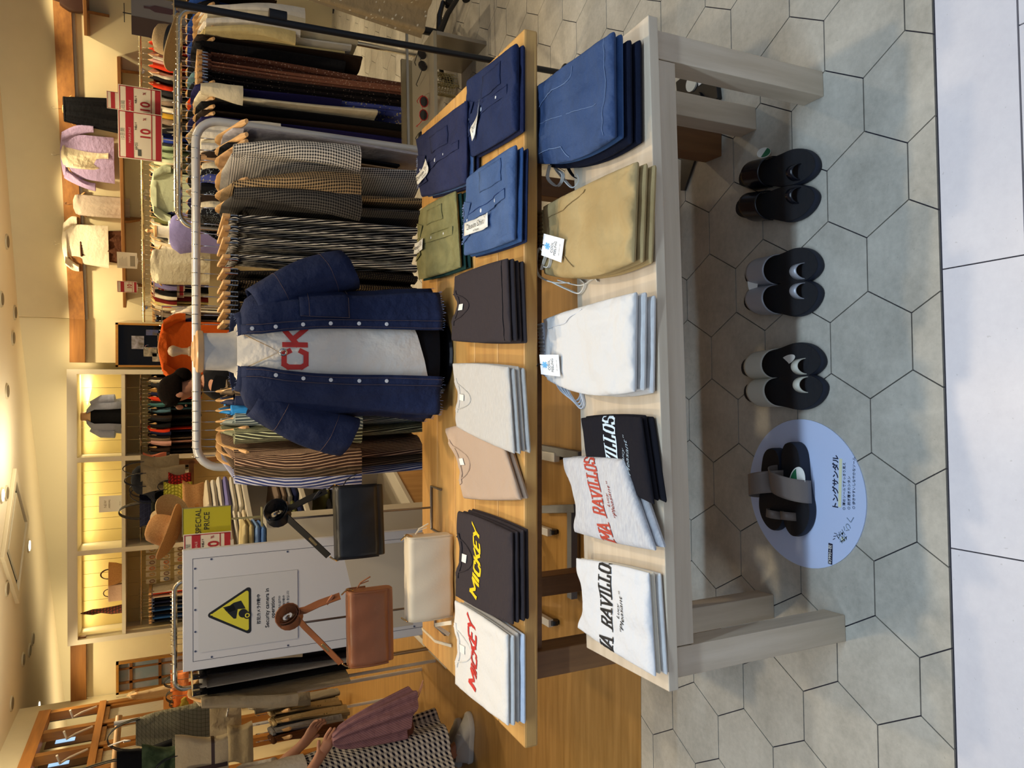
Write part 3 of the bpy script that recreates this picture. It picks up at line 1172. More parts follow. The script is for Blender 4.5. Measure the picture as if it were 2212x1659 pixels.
def snow_tag(root, SF, pos, rot_, sz=(.056, .062)):
    """white card with a light blue flake and the words COOL FEELING"""
    f0_ = on_cloth(SF, L_, pos[0], pos[1], rot_, .005)
    a_, c_ = sz[0] / 2, sz[1] / 2
    z0_ = f0_(0, -c_).z
    fn_ = lambda x, y: V((f0_(x, y).x, f0_(x, y).y, z0_ + .002 + (y + c_) / (2 * c_) * .026))      # the card leans back on its string
    inv = root.matrix_basis.inverted()
    b_ = MB()
    b_.poly([fn_(-a_, -c_), fn_(a_, -c_), fn_(a_, c_), fn_(-a_, c_)], .0012, (0, 0, 1))
    tg = b_.build('hang_tag', mat('tag_card', '#f0f0ee', .5), root, False, world=True)
    b_ = MB()
    for k in range(6):
        t_ = k * PI / 3 + PI / 6
        e = V((cos(t_), sin(t_)))
        o_ = V((0, c_ * .50))
        n_ = V((-e.y, e.x))
        q_ = [o_ + n_ * .0006, o_ + e * .004 + n_ * .0022, o_ + e * .0095 + n_ * .0022, o_ + e * .0075, o_ + e * .0095 - n_ * .0022, o_ + e * .004 - n_ * .0022, o_ - n_ * .0006]
        b_.poly([fn_(p.x, p.y) + V((0, 0, .0016)) for p in q_], .0003, (0, 0, 1))
    f_ = b_.build('snowflake_mark', mat('flake_blue', '#66b4e4', .6), root, False, world=True)
    f_.parent = tg
    for s_, y_, z_ in (('COOL\nFEELING', -.004, .0095), ('soft | comfort | cool', -.021, .0034)):
        o2 = txt(s_, z_, mat('tag_grey_ink', '#5b6066', .7), root, None, 'tag_lettering', fn=lambda p: inv @ (fn_(p.x, p.y + y_) + V((0, 0, .0018))))
        o2.parent = tg
    b_ = MB()
    p_ = fn_(0, c_ * .85) + V((0, 0, .002))
    b_.tube([p_, p_ + V((.002, .01, .004)), p_ + V((-.003, .02, .002)), p_ + V((0, .028, -.004))], .0012, 6)
    b_.build('string', BLK, root, world=True)


r_, SF, L_ = trousers([(1366, 566), (1374, 349), (1173, 446), (1176, 592)], 3, .0245, [KHAKI, KHAKI, KHAKI],
                      ['folded khaki trousers, bottom of the khaki stack', 'folded khaki trousers in the middle of the khaki stack',
                       'folded khaki drawstring trousers with a white tag, topmost of the khaki stack'], 81, cl('#8f7c54'), None)
SK = cl('#8d7750')
strip_on(SF, [(.80, .92), (.80, .70), (.94, .48)], .0018, SK, 'pocket_seam', r_, .002)
strip_on(SF, [(.30, .93), (.26, .7), (.12, .55)], .0018, SK, 'pocket_seam', r_, .002)
snow_tag(r_, SF, (.36, .76), -.28)
p0 = SF(.12, .99, .004)
CW = cl('#e6e2d6', bump=.1)
cord(r_, [p0, p0 + V((.02, -.03, .008)), p0 + V((.045, -.01, .012)), p0 + V((.03, .02, .008)), p0 + V((-.02, .02, .004)), p0 + V((-.045, -.02, -.02)), p0 + V((-.05, -.06, -.05))], CW, wd=.008)
cord(r_, [p0, p0 + V((-.01, -.045, .006)), p0 + V((.015, -.06, .008)), p0 + V((.02, -.035, .008)), p0 + V((-.01, -.0, .004))], CW, wd=.008)
cord(r_, [p0 + V((-.045, -.02, -.02)), p0 + V((-.065, -.05, -.045)), p0 + V((-.08, -.085, -.064)), p0 + V((-.06, -.11, -.066)), p0 + V((-.045, -.09, -.066))], CW, wd=.008)
cord(r_, [p0 + V((-.04, -.03, -.03)), p0 + V((-.06, -.09, -.064)), p0 + V((-.05, -.15, -.067)), p0 + V((-.06, -.17, -.067))], CW, wd=.006)

WP = cl('#d6d4d0', bscale=8, bump=.5)
r_, SF, L_ = trousers([(1368, 846), (1371, 631), (1172, 690), (1184, 822)], 3, .0245, [WP, WP, WP],
                      ['folded white trousers, bottom of the white stack', 'folded white trousers in the middle of the white stack',
                       'folded white drawstring trousers with a white tag, topmost of the white stack'], 91, cl('#c6cfdc'), None)
strip_on(SF, [(.82, .9), (.84, .70), (.96, .5)], .0018, cl('#cfd0d4'), 'pocket_seam', r_, .002)
snow_tag(r_, SF, (.30, .82), .04, (.054, .056))
p0 = SF(.03, .97, -.01)
for k in range(4):
    cord(r_, [p0 + V((0, -.004 * k, -.01 - .01 * k)), p0 + V((-.03, .006 - .012 * k, -.035)), p0 + V((-.055 - .006 * k, -.03 - .008 * k, -.055)), p0 + V((-.04 - .008 * k, -.055 - .006 * k, -.057)), p0 + V((-.02 - .004 * k, -.04 - .008 * k, -.056))], cl('#d6dbe2', bump=.1), wd=.006)

# ---- printed tops on the pale bench
GS = 'folded printed tops on the pale bench'
ARC = 'MA RAVILLOS'


def college(root, SF, L_, m, s0, t0, rot_, h, wsc=.35, trk=.10, word='MA RAVILLOS', sub=True, sub_s=(0, -.075)):
    b_ = MB()
    fn_ = on_cloth(SF, L_, s0, t0, rot_)
    letters(b_, word, fn_, h, True, .11, trk, .06, wsc=wsc)
    b_.build('printed_lettering', m, root, False, world=True)
    if sub:
        inv = root.matrix_basis.inverted()
        for s_, y_, z_ in (('Lucy', sub_s[1] + .050, .014), ('"Pleasant"', sub_s[1] + .034, .018)):
            txt(s_, z_, m, root, None, 'small_lettering', fn=lambda p: inv @ fn_(p.x * 1.2 + sub_s[0], p.y + y_), shear=.3)


BK2 = cl('#1b1a20')
r_, SF, L_ = tee_stack('top', '', [(1409, 1090), (1381, 901), (1254, 903), (1266, 1010)], 3, TZ_A, .016, BK2, GS, seed=101, neck=0, cat='shirt', name='folded_sweatshirt',
                       names_=['folded black top, bottom of the black stack on the pale bench', 'folded black top, middle of the black stack on the pale bench',
                               'folded black top with pale block lettering, partly under the grey heather top'])
college(r_, SF, L_, mat('print_pale_blue', '#c8dcea', .6), .48, .40, -.05, .052, word='RAVILLOS', sub=True)
HB = cl('#b4b4b8', 'heather', '#cacaca', bscale=12, bump=.5)
r_, SF, L_ = tee_stack('top', '', [(1410, 1190), (1343, 992), (1213, 989), (1238, 1150)], 2, TZ_A + .012, .024, HB, GS, seed=111, neck=.03, cat='shirt', name='folded_sweatshirt', collar=False,
                       names_=['folded grey heather top beneath the red lettered one', 'folded grey heather top with red block lettering, lying over the black stack'], neckpos=.45, neckw=.3)
college(r_, SF, L_, mat('print_brick_red', '#b2402e', .7), .50, .42, -.02, .050, wsc=.315, trk=.09)
r_, SF, L_ = tee_stack('top', '', [(1412, 1462), (1398, 1238), (1242, 1206), (1246, 1357)], 3, TZ_A, .0165, cl('#d8d8d8', bscale=12, bump=.5), GS, seed=121, neck=.03, cat='shirt', name='folded_sweatshirt', collar=False,
                       under=[WP, OFFW], neckpos=.45, neckw=.3,
                       names_=['folded white top, bottom of the leftmost bench stack', 'folded cream top in the middle of the leftmost bench stack',
                               'folded white top with black block lettering, topmost at the bench left end'])
college(r_, SF, L_, DARKP, .5, .46, -.02, .052)

# ================================================================== SANDALS ON THE FLOOR
SOLE = mat('sandal_sole_black', '#0e1016', .6, bump=.15, bscale=90)
SOLEB = mat('sandal_foam_edge', '#1a2030', .7)


def sole_outline(L_, W_, side, n=40):
    """foot shape, heel at y=L_, toe at y=0; side=+1 big toe towards +x"""
    ctl = [(.12, -.005), (.30, .035), (.43, .12), (.50, .26), (.48, .42), (.38, .58), (.33, .74), (.32, .88), (.18, .99), (-.10, 1.0), (-.28, .92),
           (-.34, .78), (-.36, .62), (-.43, .46), (-.50, .33), (-.47, .21), (-.34, .10), (-.12, .02)]
    ctl = [V((x, y)) for x, y in ctl]
    out = []
    m_ = len(ctl)
    for i in range(m_):
        p0, p1, p2, p3 = ctl[i - 1], ctl[i], ctl[(i + 1) % m_], ctl[(i + 2) % m_]
        for k in range(3):
            u = k / 3
            q = 0.5 * ((2 * p1) + (-p0 + p2) * u + (2 * p0 - 5 * p1 + 4 * p2 - p3) * u * u + (-p0 + 3 * p1 - 3 * p2 + p3) * u ** 3)
            out.append(V((q.x * W_ * side, q.y * L_)))
    return out


def sandal(label, heel, toe, side, strapm, group, z0=0.0, strap_pos=.66, strap_w=.062, sc=1.0, loopm=None, big=False):
    heel, toe = V(heel), V(toe)
    L_ = (heel - toe).length * 1.0
    W_ = .098
    rz = math.atan2((heel - toe).y, (heel - toe).x) - PI / 2
    t_ = thing('sandal', label, 'sandal', (toe.x, toe.y, z0), rz, group)
    o_ = sole_outline(L_, W_, side)
    H_ = .024
    rings = []
    cen = V((0, L_ * .5))
    for zz, sc_ in ((0.0005, .965), (.004, .99), (.012, 1.0), (H_ - .004, .985), (H_, .96)):
        rings.append([V(((p.x - cen.x) * sc_ + cen.x, (p.y - cen.y) * (1 - (1 - sc_) * .5) + cen.y, zz + (.012 if p.y > L_ * .7 else .012 * max(0, (p.y / L_ - .35) / .35)) * (zz > .01))) for p in o_])
    b_ = MB()
    b_.loft(rings, flip=(side < 0))
    b_.build('sole', SOLEB, t_, edge=50)
    b_ = MB()
    b_.loft([[V((p.x * .97, (p.y - cen.y) * .985 + cen.y, rings[-1][i].z + .0005)) for i, p in enumerate(o_)],
             [V((p.x * .95, (p.y - cen.y) * .98 + cen.y, rings[-1][i].z + .002)) for i, p in enumerate(o_)]], flip=(side < 0))
    b_.build('footbed', SOLE, t_, edge=50)
    # instep strap
    yc = L_ * strap_pos
    b_ = MB()
    n_, K = 9, 18
    hgt = .062 if not big else .085
    vs_ = []
    for j in range(n_ + 1):
        y_ = yc + (j / n_ - .5) * strap_w
        for i in range(K + 1):
            a_ = PI * i / K
            ww = .040 if not big else .047
            slant = (.012 * cos(a_) * side if not big else .03 * cos(a_) * side)
            vs_.append(V((ww * cos(a_) * (1 + .10 * sin(a_)), y_ + slant * .6 + .006 * sin(a_), .016 + hgt * sin(a_) * (.93 + .10 * j / n_))))
    fs = [(j * (K + 1) + i, j * (K + 1) + i + 1, (j + 1) * (K + 1) + i + 1, (j + 1) * (K + 1) + i) for j in range(n_) for i in range(K)]
    b_.add(vs_, fs)
    b_.build('strap', strapm, t_, solid=.002)
    # toe loop around the big toe
    b_ = MB()
    xl = .018 * side
    vs_ = []
    for j in range(3):
        y_ = L_ * .21 + (j - 1) * .011
        for i in range(K + 1):
            a_ = PI * i / K
            vs_.append(V((xl + .021 * cos(a_), y_ + .004 * sin(a_), H_ - .002 + .032 * sin(a_))))
    fs = [(j * (K + 1) + i, j * (K + 1) + i + 1, (j + 1) * (K + 1) + i + 1, (j + 1) * (K + 1) + i) for j in range(2) for i in range(K)]
    b_.add(vs_, fs)
    b_.build('toe_loop', loopm or strapm, t_, solid=.0022)
    return t_


SG = 'sandals lined up on the floor under the bench'
LBK = mat('glossy_black_leather', '#10121a', .25, spec=.6)
LSV = mat('silver_leather', '#aeb0b6', .4, metal=.35, bump=.1, bscale=120)
LCR = mat('cream_leather', '#c9c6b6', .4, bump=.05, bscale=120)
LTP = mat('taupe_leather', '#7d7066', .4)
P0 = lambda x, y: PZ(x, y, 0)
sandal('glossy black strap sandal beside the round green tag', P0(1617, 388), P0(1777, 352), -1, LBK, SG)
sandal('glossy black strap sandal without tag, heel under the bench', P0(1610, 452), P0(1774, 436), 1, LBK, SG)
sandal('black sandal with silver strap, nearer the glossy black pair', P0(1630, 596), P0(1782, 566), -1, LSV, SG)
sandal('black sandal with silver strap, nearer the cream strapped pair', P0(1628, 652), P0(1782, 642), 1, LSV, SG)
sandal('black sandal with cream strap and white tag in it', P0(1622, 795), P0(1788, 772), -1, LCR, SG)
sandal('black sandal with cream strap, next to the white oval sign', P0(1628, 848), P0(1793, 845), 1, LCR, SG)
# the pair lying sideways on the oval sign
OZ = .004
for lab, a_, c_, sd_ in (('black sandal with taupe straps, rear one on the white oval sign', (1688, 968), (1678, 1142), 1),
                         ('black sandal with taupe straps, front one carrying a green tag on the oval sign', (1728, 955), (1735, 1158), -1)):
    sandal(lab, PZ(*a_, OZ), PZ(*c_, OZ), sd_, LTP, SG, z0=OZ, strap_pos=.56, strap_w=.060, big=True)

# tags on the sandals
GREEN = mat('tag_green', '#156a40', .5)


def oval_tag(name, label, c, axis, n_, a_, b_r, green=True, group=None):
    """flat oval card"""
    t_ = thing(name, label, 'tag', c, 0, group)
    ax_ = V(axis).normalized()
    nn = V(n_).normalized()
    ay_ = nn.cross(ax_)
    ring = [V(c) + ax_ * a_ * cos(2 * PI * k / 32) + ay_ * b_r * sin(2 * PI * k / 32) for k in range(32)]
    b_ = MB()
    b_.poly(ring, .001, nn)
    b_.build('card', PAPER, t_, False, world=True)
    if green:
        b_ = MB()
        ring = [V(c) + nn * .0012 + ax_ * a_ * .92 * cos(PI * k / 16 + .5) + ay_ * b_r * .88 * sin(PI * k / 16 + .5) for k in range(17)]
        b_.poly(ring, .0004, nn)
        b_.build('green_band', GREEN, t_, False, world=True)
        b_ = MB()
        b_.disc(V(c) + nn * .0018 + ax_ * a_ * .75, nn, .0025, .0004, 10)
        b_.build('eyelet', PAPER, t_, world=True)
    return t_


c = PZ(1650, 330, .035)
oval_tag('swing_tag', 'oval green and cream swing tag leaning on the glossy black sandal', c, (-.35, -.15, .6), (.3, -1, .45), .034, .016)
c = PZ(1626, 608, .06)
oval_tag('swing_tag', 'plain pale oval swing tag behind the silver strapped sandals', c, (1, 0, .05), (0, -.55, .8), .036, .014, False)
c = PZ(1700, 778, .03)
oval_tag('swing_tag', 'pale oval swing tag poking out of the cream strapped sandal', c, (.35, -1, .0), (0, -.1, 1), .03, .012, False)
c = PZ(1722, 1040, .046)
oval_tag('swing_tag', 'round green and cream tag under the taupe strap on the oval sign', c, (1, -.25, .0), (0, -.25, 1), .04, .022)

# the oval sign
oc = (P0(1622, 1052) + P0(1873, 1080)) / 2
t = thing('floor_sign', 'white oval sandal sign with Japanese lettering lying on the tiles', 'sign', (oc.x, oc.y, 0.0003), -.03)
b = MB()
ring = [V((.198 * cos(2 * PI * k / 64), .197 * sin(2 * PI * k / 64), 0)) for k in range(64)]
b.poly(ring, .0032, (0, 0, 1))
b.build('card', mat('sign_white', '#c4d2f0', .35), t, False)
INK = mat('sign_ink', '#14203c', .6)
FL = lambda x, y, r_=0: Matrix.Translation((x, y, .0036)) @ Matrix.Rotation(r_, 4, 'Z')


def sign_at(px, py):
    p = P0(px, py)
    q = t.matrix_basis.inverted() @ p
    return q.x, q.y


b = MB()
x0, y0 = sign_at(1815, 1095)
x1, y1 = sign_at(1813, 990)
b.box(x0, y0 - .006, .0034, x1, y0 + .003, .0037)
b.build('highlight_band', mat('pale_yellow', '#dfe0b8', .6), t, False)
x0, y0 = sign_at(1808, 1042)
txt('トングサンダル', .020, INK, t, FL(x0, y0, .02), off=.0006)
for k, s_ in enumerate(('○ 薄めソールですっきり見え', '○ 脱ぎ履きカンタン', '○ 歩きやすいしなやかなソール')):
    x0, y0 = sign_at(1826 + k * 10.5, 1102 - k * 1)
    txt(s_, .0092, INK, t, FL(x0, y0, .02), align='LEFT', name='small_lettering')
for s_, px, py, r_, z_ in (('軽', 1822, 1158, .75, .030), ('ら', 1833, 1139, .5, .026), ('く', 1841, 1122, .2, .026)):
    x0, y0 = sign_at(px, py)
    txt(s_, z_, mat('sign_grey_ink', '#5f7490', .6), t, FL(x0, y0, r_), off=-.0001, name='outlined_lettering')
    M2 = Matrix.Translation((0, 0, .0004)) @ FL(x0, y0, r_)
    txt(s_, z_, mat('sign_pale_ink', '#dfe8d8', .6), t, M2, off=-.0011, name='outlined_lettering_fill')
b = MB()
for k in range(3):
    x0, y0 = sign_at(1804 + k * 1.5, 1164 - k * 6)
    b.box(-.0008, -.004, 0, .0008, .004, .0004, FL(x0, y0, .6 - .3 * k))
b.build('spark_marks', INK, t, False)
x0, y0 = sign_at(1796, 1196)
b = MB()
b.box(-.027, -.0065, 0, .027, .0065, .0003, FL(x0, y0, .0))
b.build('price_strip', mat('label_navy', '#0c1230', .5), t, False)
txt('¥3990+税', .0125, PAPER, t, Matrix.Translation((0, 0, .0005)) @ FL(x0 - .001, y0, 0), name='price_lettering', sx=.95)

# black stand foot with a card, and a dark flat plinth behind the legs
t = thing('stand_foot', 'black round stand foot with white disc and card behind the bench leg', 'stand', PZ(1520, 185, 0), .15)
b = MB()
b.box(-.085, -.075, 0, .07, .11, .018)
b.build('plate', BLACKP, t, False, bevel=.003)
b = MB()
b.disc((.02, .03, .018), (0, 0, 1), .026, .006, 24)
b.build('disc', mat('cup_cream', '#d8d4c4', .4), t)
b = MB()
b.box(-.005, -.045, .0185, .045, .0, .0215)
b.build('card', PAPER, t, False)
b = MB()
b.disc((-.045, .01, .018), (0, 0, 1), .022, .01, 20)
b.tube([(-.045, .01, .02), (-.045, .01, .05)], .012, 12)
b.build('knob', BLACKP, t)
t = thing('dark_plate', 'thin dark plate on the floor behind the bench legs', 'plate', PZ(1496, 345, 0), 0)
b = MB()
q = [PZ(1476, 292, .001), PZ(1525, 286, .001), PZ(1482, 412, .001), PZ(1474, 412, .001)]
b.poly(q, .008, (0, 0, 1))
b.build('plate', mat('dark_plate_mat', '#3a352e', .3), t, False, world=True)

# ================================================================== HANGERS AND HANGING CLOTHES (prototypes, origin on the rail, garment plane YZ)
def hook_pts(zn, r_=.017, sg=1):
    pts = [V((0, 0, zn)), V((0, 0, -.030))]
    for k in range(9):
        a_ = -PI * .35 + (PI * 1.45) * k / 8
        pts.append(V((0, sg * r_ * cos(a_), r_ * sin(a_) + .004)))
    return pts


def make_wood_hanger(metal=False):
    t_ = thing('wooden_hanger', 'pale wooden hanger', 'hanger', (0, 0, 0), 0)
    b_ = MB()
    rings = []
    K = 22
    for i in range(K + 1):
        u = -1 + 2 * i / K
        y_ = .205 * u
        z_ = -.072 - .085 * abs(u) ** 1.5 - (.004 if abs(u) < .15 else 0)
        wd = .010 + .020 * abs(u) ** 3
        ht = .016 - .005 * abs(u)
        if i in (0, K):
            wd *= .6
            ht *= .6
        rings.append([V((.022 * u * u + wd * .5 * cos(a_), y_, z_ + ht * sin(a_))) for a_ in [2 * PI * q / 10 for q in range(10)]])
    b_.loft(rings)
    b_.build('arms', HWOOD, t_)
    b_ = MB()
    b_.tube(hook_pts(-.06), .0016, 6)
    b_.build('hook', CHROME, t_)
    return remember(t_)


def make_clip_hanger(name, barm, clipm, wood=True):
    t_ = thing(name, name.replace('_', ' '), 'hanger', (0, 0, 0), 0)
    b_ = MB()
    if wood:
        b_.box(-.006, -.165, -.105, .006, .165, -.078)
    else:
        b_.tube([(0, -.16, -.085), (0, .16, -.085)], .003, 6)
    b_.build('bar', barm, t_, False, bevel=.002 if wood else 0)
    b_ = MB()
    b_.tube(hook_pts(-.08), .0016, 6)
    b_.build('hook', CHROME, t_)
    for sg in (-1, 1):
        b_ = MB()
        y_ = sg * .125
        b_.box(-.010, y_ - .011, -.132, -.0045, y_ + .011, -.088)
        b_.box(.0045, y_ - .011, -.132, .010, y_ + .011, -.088)
        b_.tube([(0, y_ - .012, -.098), (0, y_ + .012, -.098)], .006, 8)
        b_.build('clip', clipm, t_, False)
    return remember(t_)


def fold_ring(y0, t_, hw, z, k, ph, A, n, skew=0.0, cx=0.0):
    out = []
    for j in range(n):
        a_ = 2 * PI * j / n
        f_ = A * sin(k * a_ + ph) + A * .5 * sin((k * 1.7 + 1) * a_ + ph * 2.3)
        out.append(V((cx + (t_ + f_) * sin(a_) + skew * cos(a_), y0 + hw * cos(a_) * (1 - .25 * abs(f_) / (t_ + .001) * .3), z)))
    return out


def shirt_bm(length, wid, t_, seed, n=32, rows=14, A=.006, flare=1.05):
    b_ = MB()
    rr_ = random.Random(seed)
    ph = rr_.uniform(0, 6)
    k = rr_.choice((3, 4, 5))
    rings = []
    for i in range(rows + 1):
        u = i / rows
        if i == 0:
            rings.append(fold_ring(0, .008, .065, -.074, k, ph, 0, n))
            rings.append(fold_ring(0, .010, wid * .45, -.098, k, ph, 0, n))
            rings.append(fold_ring(0, .013, wid * .49, -.130, k, ph, .001, n))
            continue
        z = -.14 - length * (u - 1 / rows) / (1 - 1 / rows)
        hw = wid / 2 * (.97 + (flare - .97) * u)
        rings.append(fold_ring(0, t_ * (.6 + .6 * u), hw, z, k, ph + u * 1.2, A * u, n, skew=.012 * sin(u * 3 + ph), cx=.006 * sin(u * 4 + ph)))
    b_.loft(rings)
    return b_


def sleeve_bm(sg, wid, length, seed, r0=.05, lean=.16, drop=.42, n=16):
    b_ = MB()
    rings = []
    rr_ = random.Random(seed)
    ph = rr_.uniform(0, 6)
    for i in range(9):
        u = i / 8
        y_ = sg * (wid * .40 + lean * math.sin(u * PI / 2) * .75)
        z = -.105 - drop * u
        r_ = r0 * (1.05 - .2 * u)
        tx = .018 + .012 * u
        rings.append([V((tx * cos(a_) * (1 + .25 * sin(3 * a_ + ph + u * 3)) + .01 * sin(u * 3 + ph), y_ + r_ * sin(a_) * (.9 + .12 * sin(5 * u + ph)), z)) for a_ in [2 * PI * q / n for q in range(n)]])
    b_.loft(rings)
    return b_


def make_shirt(name, length=.55, wid=.42, t_=.016, seed=1, sleeve=None, A=.006, flare=1.05, lod=1):
    """sleeve = (lean, drop) or None"""
    r_ = thing(name, name.replace('_', ' '), 'clothing', (0, 0, 0), 0)
    n, rows = (36, 16) if lod else (20, 8)
    shirt_bm(length, wid, t_, seed, n, rows, A, flare).build('body', BLK, r_)
    if sleeve:
        for sg in (-1, 1):
            sleeve_bm(sg, wid, length, seed + sg, lean=sleeve[0], drop=sleeve[1]).build('sleeve', BLK, r_)
    return remember(r_)


def make_skirt(name, length=.8, w0=.30, w1=.46, t_=.02, seed=1, ztop=-.115, pleats=9, A=.010, lod=1, waist=True):
    r_ = thing(name, name.replace('_', ' '), 'clothing', (0, 0, 0), 0)
    rr_ = random.Random(seed)
    ph = rr_.uniform(0, 6)
    b_ = MB()
    n, rows = (72, 16) if lod else (28, 8)
    rings = []
    zt = ztop - (.032 if waist else 0)
    for i in range(rows + 1):
        u = i / rows
        hw = (w0 + (w1 - w0) * u ** .8) / 2
        rings.append(fold_ring(0, t_ * (.45 + .75 * u), hw, zt - length * u, pleats, ph + u * .6, A * (.25 + .75 * u), n, cx=.008 * sin(u * 3 + ph)))
    b_.loft(rings)
    b_.build('skirt', BLK, r_)
    if waist:
        b_ = MB()
        rings = []
        for i in range(5):
            u = i / 4
            rings.append(fold_ring(0, .012 + .004 * sin(u * PI), w0 / 2 + .003 * sin(u * PI), ztop - .034 * u, 24, ph, .0018, n))
        b_.loft(rings)
        b_.build('waistband', BLK, r_)
    return remember(r_)


def cleanup_proto(o_):
    for c_ in KIDS.get(o_.name, []):
        for d in KIDS.get(c_.name, []):
            bpy.data.objects.remove(d)
        bpy.data.objects.remove(c_)
    bpy.data.objects.remove(o_)


H_W = make_wood_hanger()
H_C = make_clip_hanger('clip_hanger', HWOOD, CHROME)
H_B = make_clip_hanger('metal_clip_hanger', CHROME, BLACKP, False)
G = {
    'tee': [make_shirt('hanging_tee', .50, .42, .016, s, (.10, .16), lod=1) for s in (1, 2)],
    'long': [make_shirt('hanging_blouse', .62, .42, .018, s, (.14, .40), lod=1) for s in (3, 4)],
    'tank': [make_shirt('hanging_camisole', .60, .34, .014, s, None, lod=1) for s in (5, 6)],
    'dress': [make_shirt('hanging_dress', .98, .42, .022, s, (.12, .22), A=.010, flare=1.3, lod=1) for s in (7, 8)],
    'maxi': [make_shirt('hanging_dress', 1.02, .40, .024, s, None, A=.011, flare=1.25, lod=1) for s in (9, 10)],
    'skirt': [make_skirt('hanging_skirt', .72, .30, .44, .024, s) for s in (1, 2, 3)],
    'midi': [make_skirt('hanging_skirt', 1.02, .28, .44, .024, s, A=.012) for s in (4, 5)],
    'pants': [make_skirt('hanging_trousers', .88, .30, .30, .018, s, pleats=4, A=.006) for s in (6, 7)],
    'fartop': [make_shirt('hanging_blouse', .46, .42, .016, s, (.10, .20), lod=0) for s in (11, 12, 13)],
    'farskirt': [make_skirt('hanging_skirt', .60, .30, .38, .02, s, lod=0, pleats=5, waist=False) for s in (14, 15)],
}
PROTOS = [H_W, H_C, H_B] + [o for L2 in G.values() for o in L2]
USED = {}
ORD = ['first', 'second', 'third', 'fourth', 'fifth', 'sixth', 'seventh', 'eighth', 'ninth', 'tenth', 'eleventh', 'twelfth', 'thirteenth', 'fourteenth', 'fifteenth',
       'sixteenth', 'seventeenth', 'eighteenth', 'nineteenth', 'twentieth']


TENS = {2: 'twenty', 3: 'thirty', 4: 'forty', 5: 'fifty', 6: 'sixty'}


def ordinal(k):
    if k < 20:
        return ORD[k]
    tens, r_ = TENS[(k + 1) // 10], (k + 1) % 10
    return tens + '-' + ORD[r_ - 1] if r_ else tens[:-1] + 'ieth'


def hang(kind, pos, rz, m, label, group, hgroup, hlabel, sc=1.0, band=None, hanger='auto', idx=0):
    g = G[kind][idx % len(G[kind])]
    hk = H_C if kind in ('skirt', 'midi', 'pants', 'farskirt') else H_W
    if hanger == 'black':
        hk = H_B
    elif hanger == 'wood':
        hk = H_W
    elif hanger == 'clip':
        hk = H_C
    mats_ = {'body': m, 'sleeve': m, 'skirt': m, 'waistband': band or m}
    r_ = dup(g, pos, rz, label, group, mats_, (sc, 1, sc) if not isinstance(sc, tuple) else sc)
    r_['category'] = 'skirt' if 'skirt' in g.name else ('trousers' if 'trousers' in g.name else ('dress' if 'dress' in g.name else 'top'))
    hw = 'wooden hanger' if hk is not H_B else 'metal clip hanger'
    short = label.split(',')[0]
    hl = '%s holding the %s' % (hw, label)
    if len(hl.split()) > 16:
        a_, _, c_ = hl.partition(' on the ')
        hl = a_ + (',' + c_.split(',')[1] if ',' in c_ else '')
    h_ = dup(hk, pos, rz, hl, hgroup)
    return r_, h_


def rail_items(p, q, items, rail, group, hgroup, hlabel, jit=.05, base=0.0, seed=1, z=None):
    """items = list of (fraction or None, kind, material, words) from p to q"""
    rr_ = random.Random(seed)
    p, q = V(p), V(q)
    d = q - p
    rz = math.atan2(d.y, d.x)
    n = len(items)
    labs = {}
    for i, it in enumerate(items):
        f_, kind, m, words = it[:4]
        if f_ is None:
            f_ = (i + .5) / n
        lab = '%s on the %s' % (words, rail)
        cnt = sum(1 for k in items if k[3] == words)
        if cnt > 1:
            lab += ', %s from its left end' % ordinal(i)
        sc = it[4] if len(it) > 4 else rr_.uniform(.94, 1.04)
        hang(kind, p + d * f_, rz + base + rr_.uniform(-jit, jit), m, lab, group, hgroup, hlabel, sc=sc, band=it[5] if len(it) > 5 else None,
             hanger=it[6] if len(it) > 6 else 'auto', idx=rr_.randrange(6))


def rack(name, label, p, q, z, r_, m, rc=.09, foot=.26, legs=(1, 1), footm=None, splay=0):
    """garment rack: bent tube frame between p and q with feet across"""
    p, q = V(p), V(q)
    d = q - p
    L_ = d.length
    t_ = thing(name, label, 'garment rack', (p.x, p.y, 0), math.atan2(d.y, d.x))
    pts = []
    if legs[0]:
        pts += [V((0, 0, .04)), V((0, 0, z - rc))]
        pts += [V((rc - rc * cos(a_), 0, z - rc + rc * sin(a_))) for a_ in [PI / 2 * k / 6 for k in range(1, 7)]]
    else:
        pts += [V((0, 0, z))]
    if legs[1]:
        pts += [V((L_ - rc + rc * sin(a_), 0, z - rc + rc * cos(a_))) for a_ in [PI / 2 * k / 6 for k in range(7)]]
        pts += [V((L_, 0, .04))]
    else:
        pts += [V((L_, 0, z))]
    b_ = MB()
    b_.tube(pts, r_, 14)
    b_.build('bent_tube', m, t_)
    for k, x_ in enumerate((0, L_)):
        if legs[k]:
            b_ = MB()
            b_.box(x_ - .02, -foot, .025, x_ + .02, foot, .055)
            b_.build('foot', footm or m, t_, False, bevel=.004)
            for sg in (-1, 1):
                b_ = MB()
                b_.disc((x_ - .012, sg * (foot - .03), .025), (1, 0, 0), .024, .024, 16)
                b_.build('caster', BLACKP, t_)
    return t_


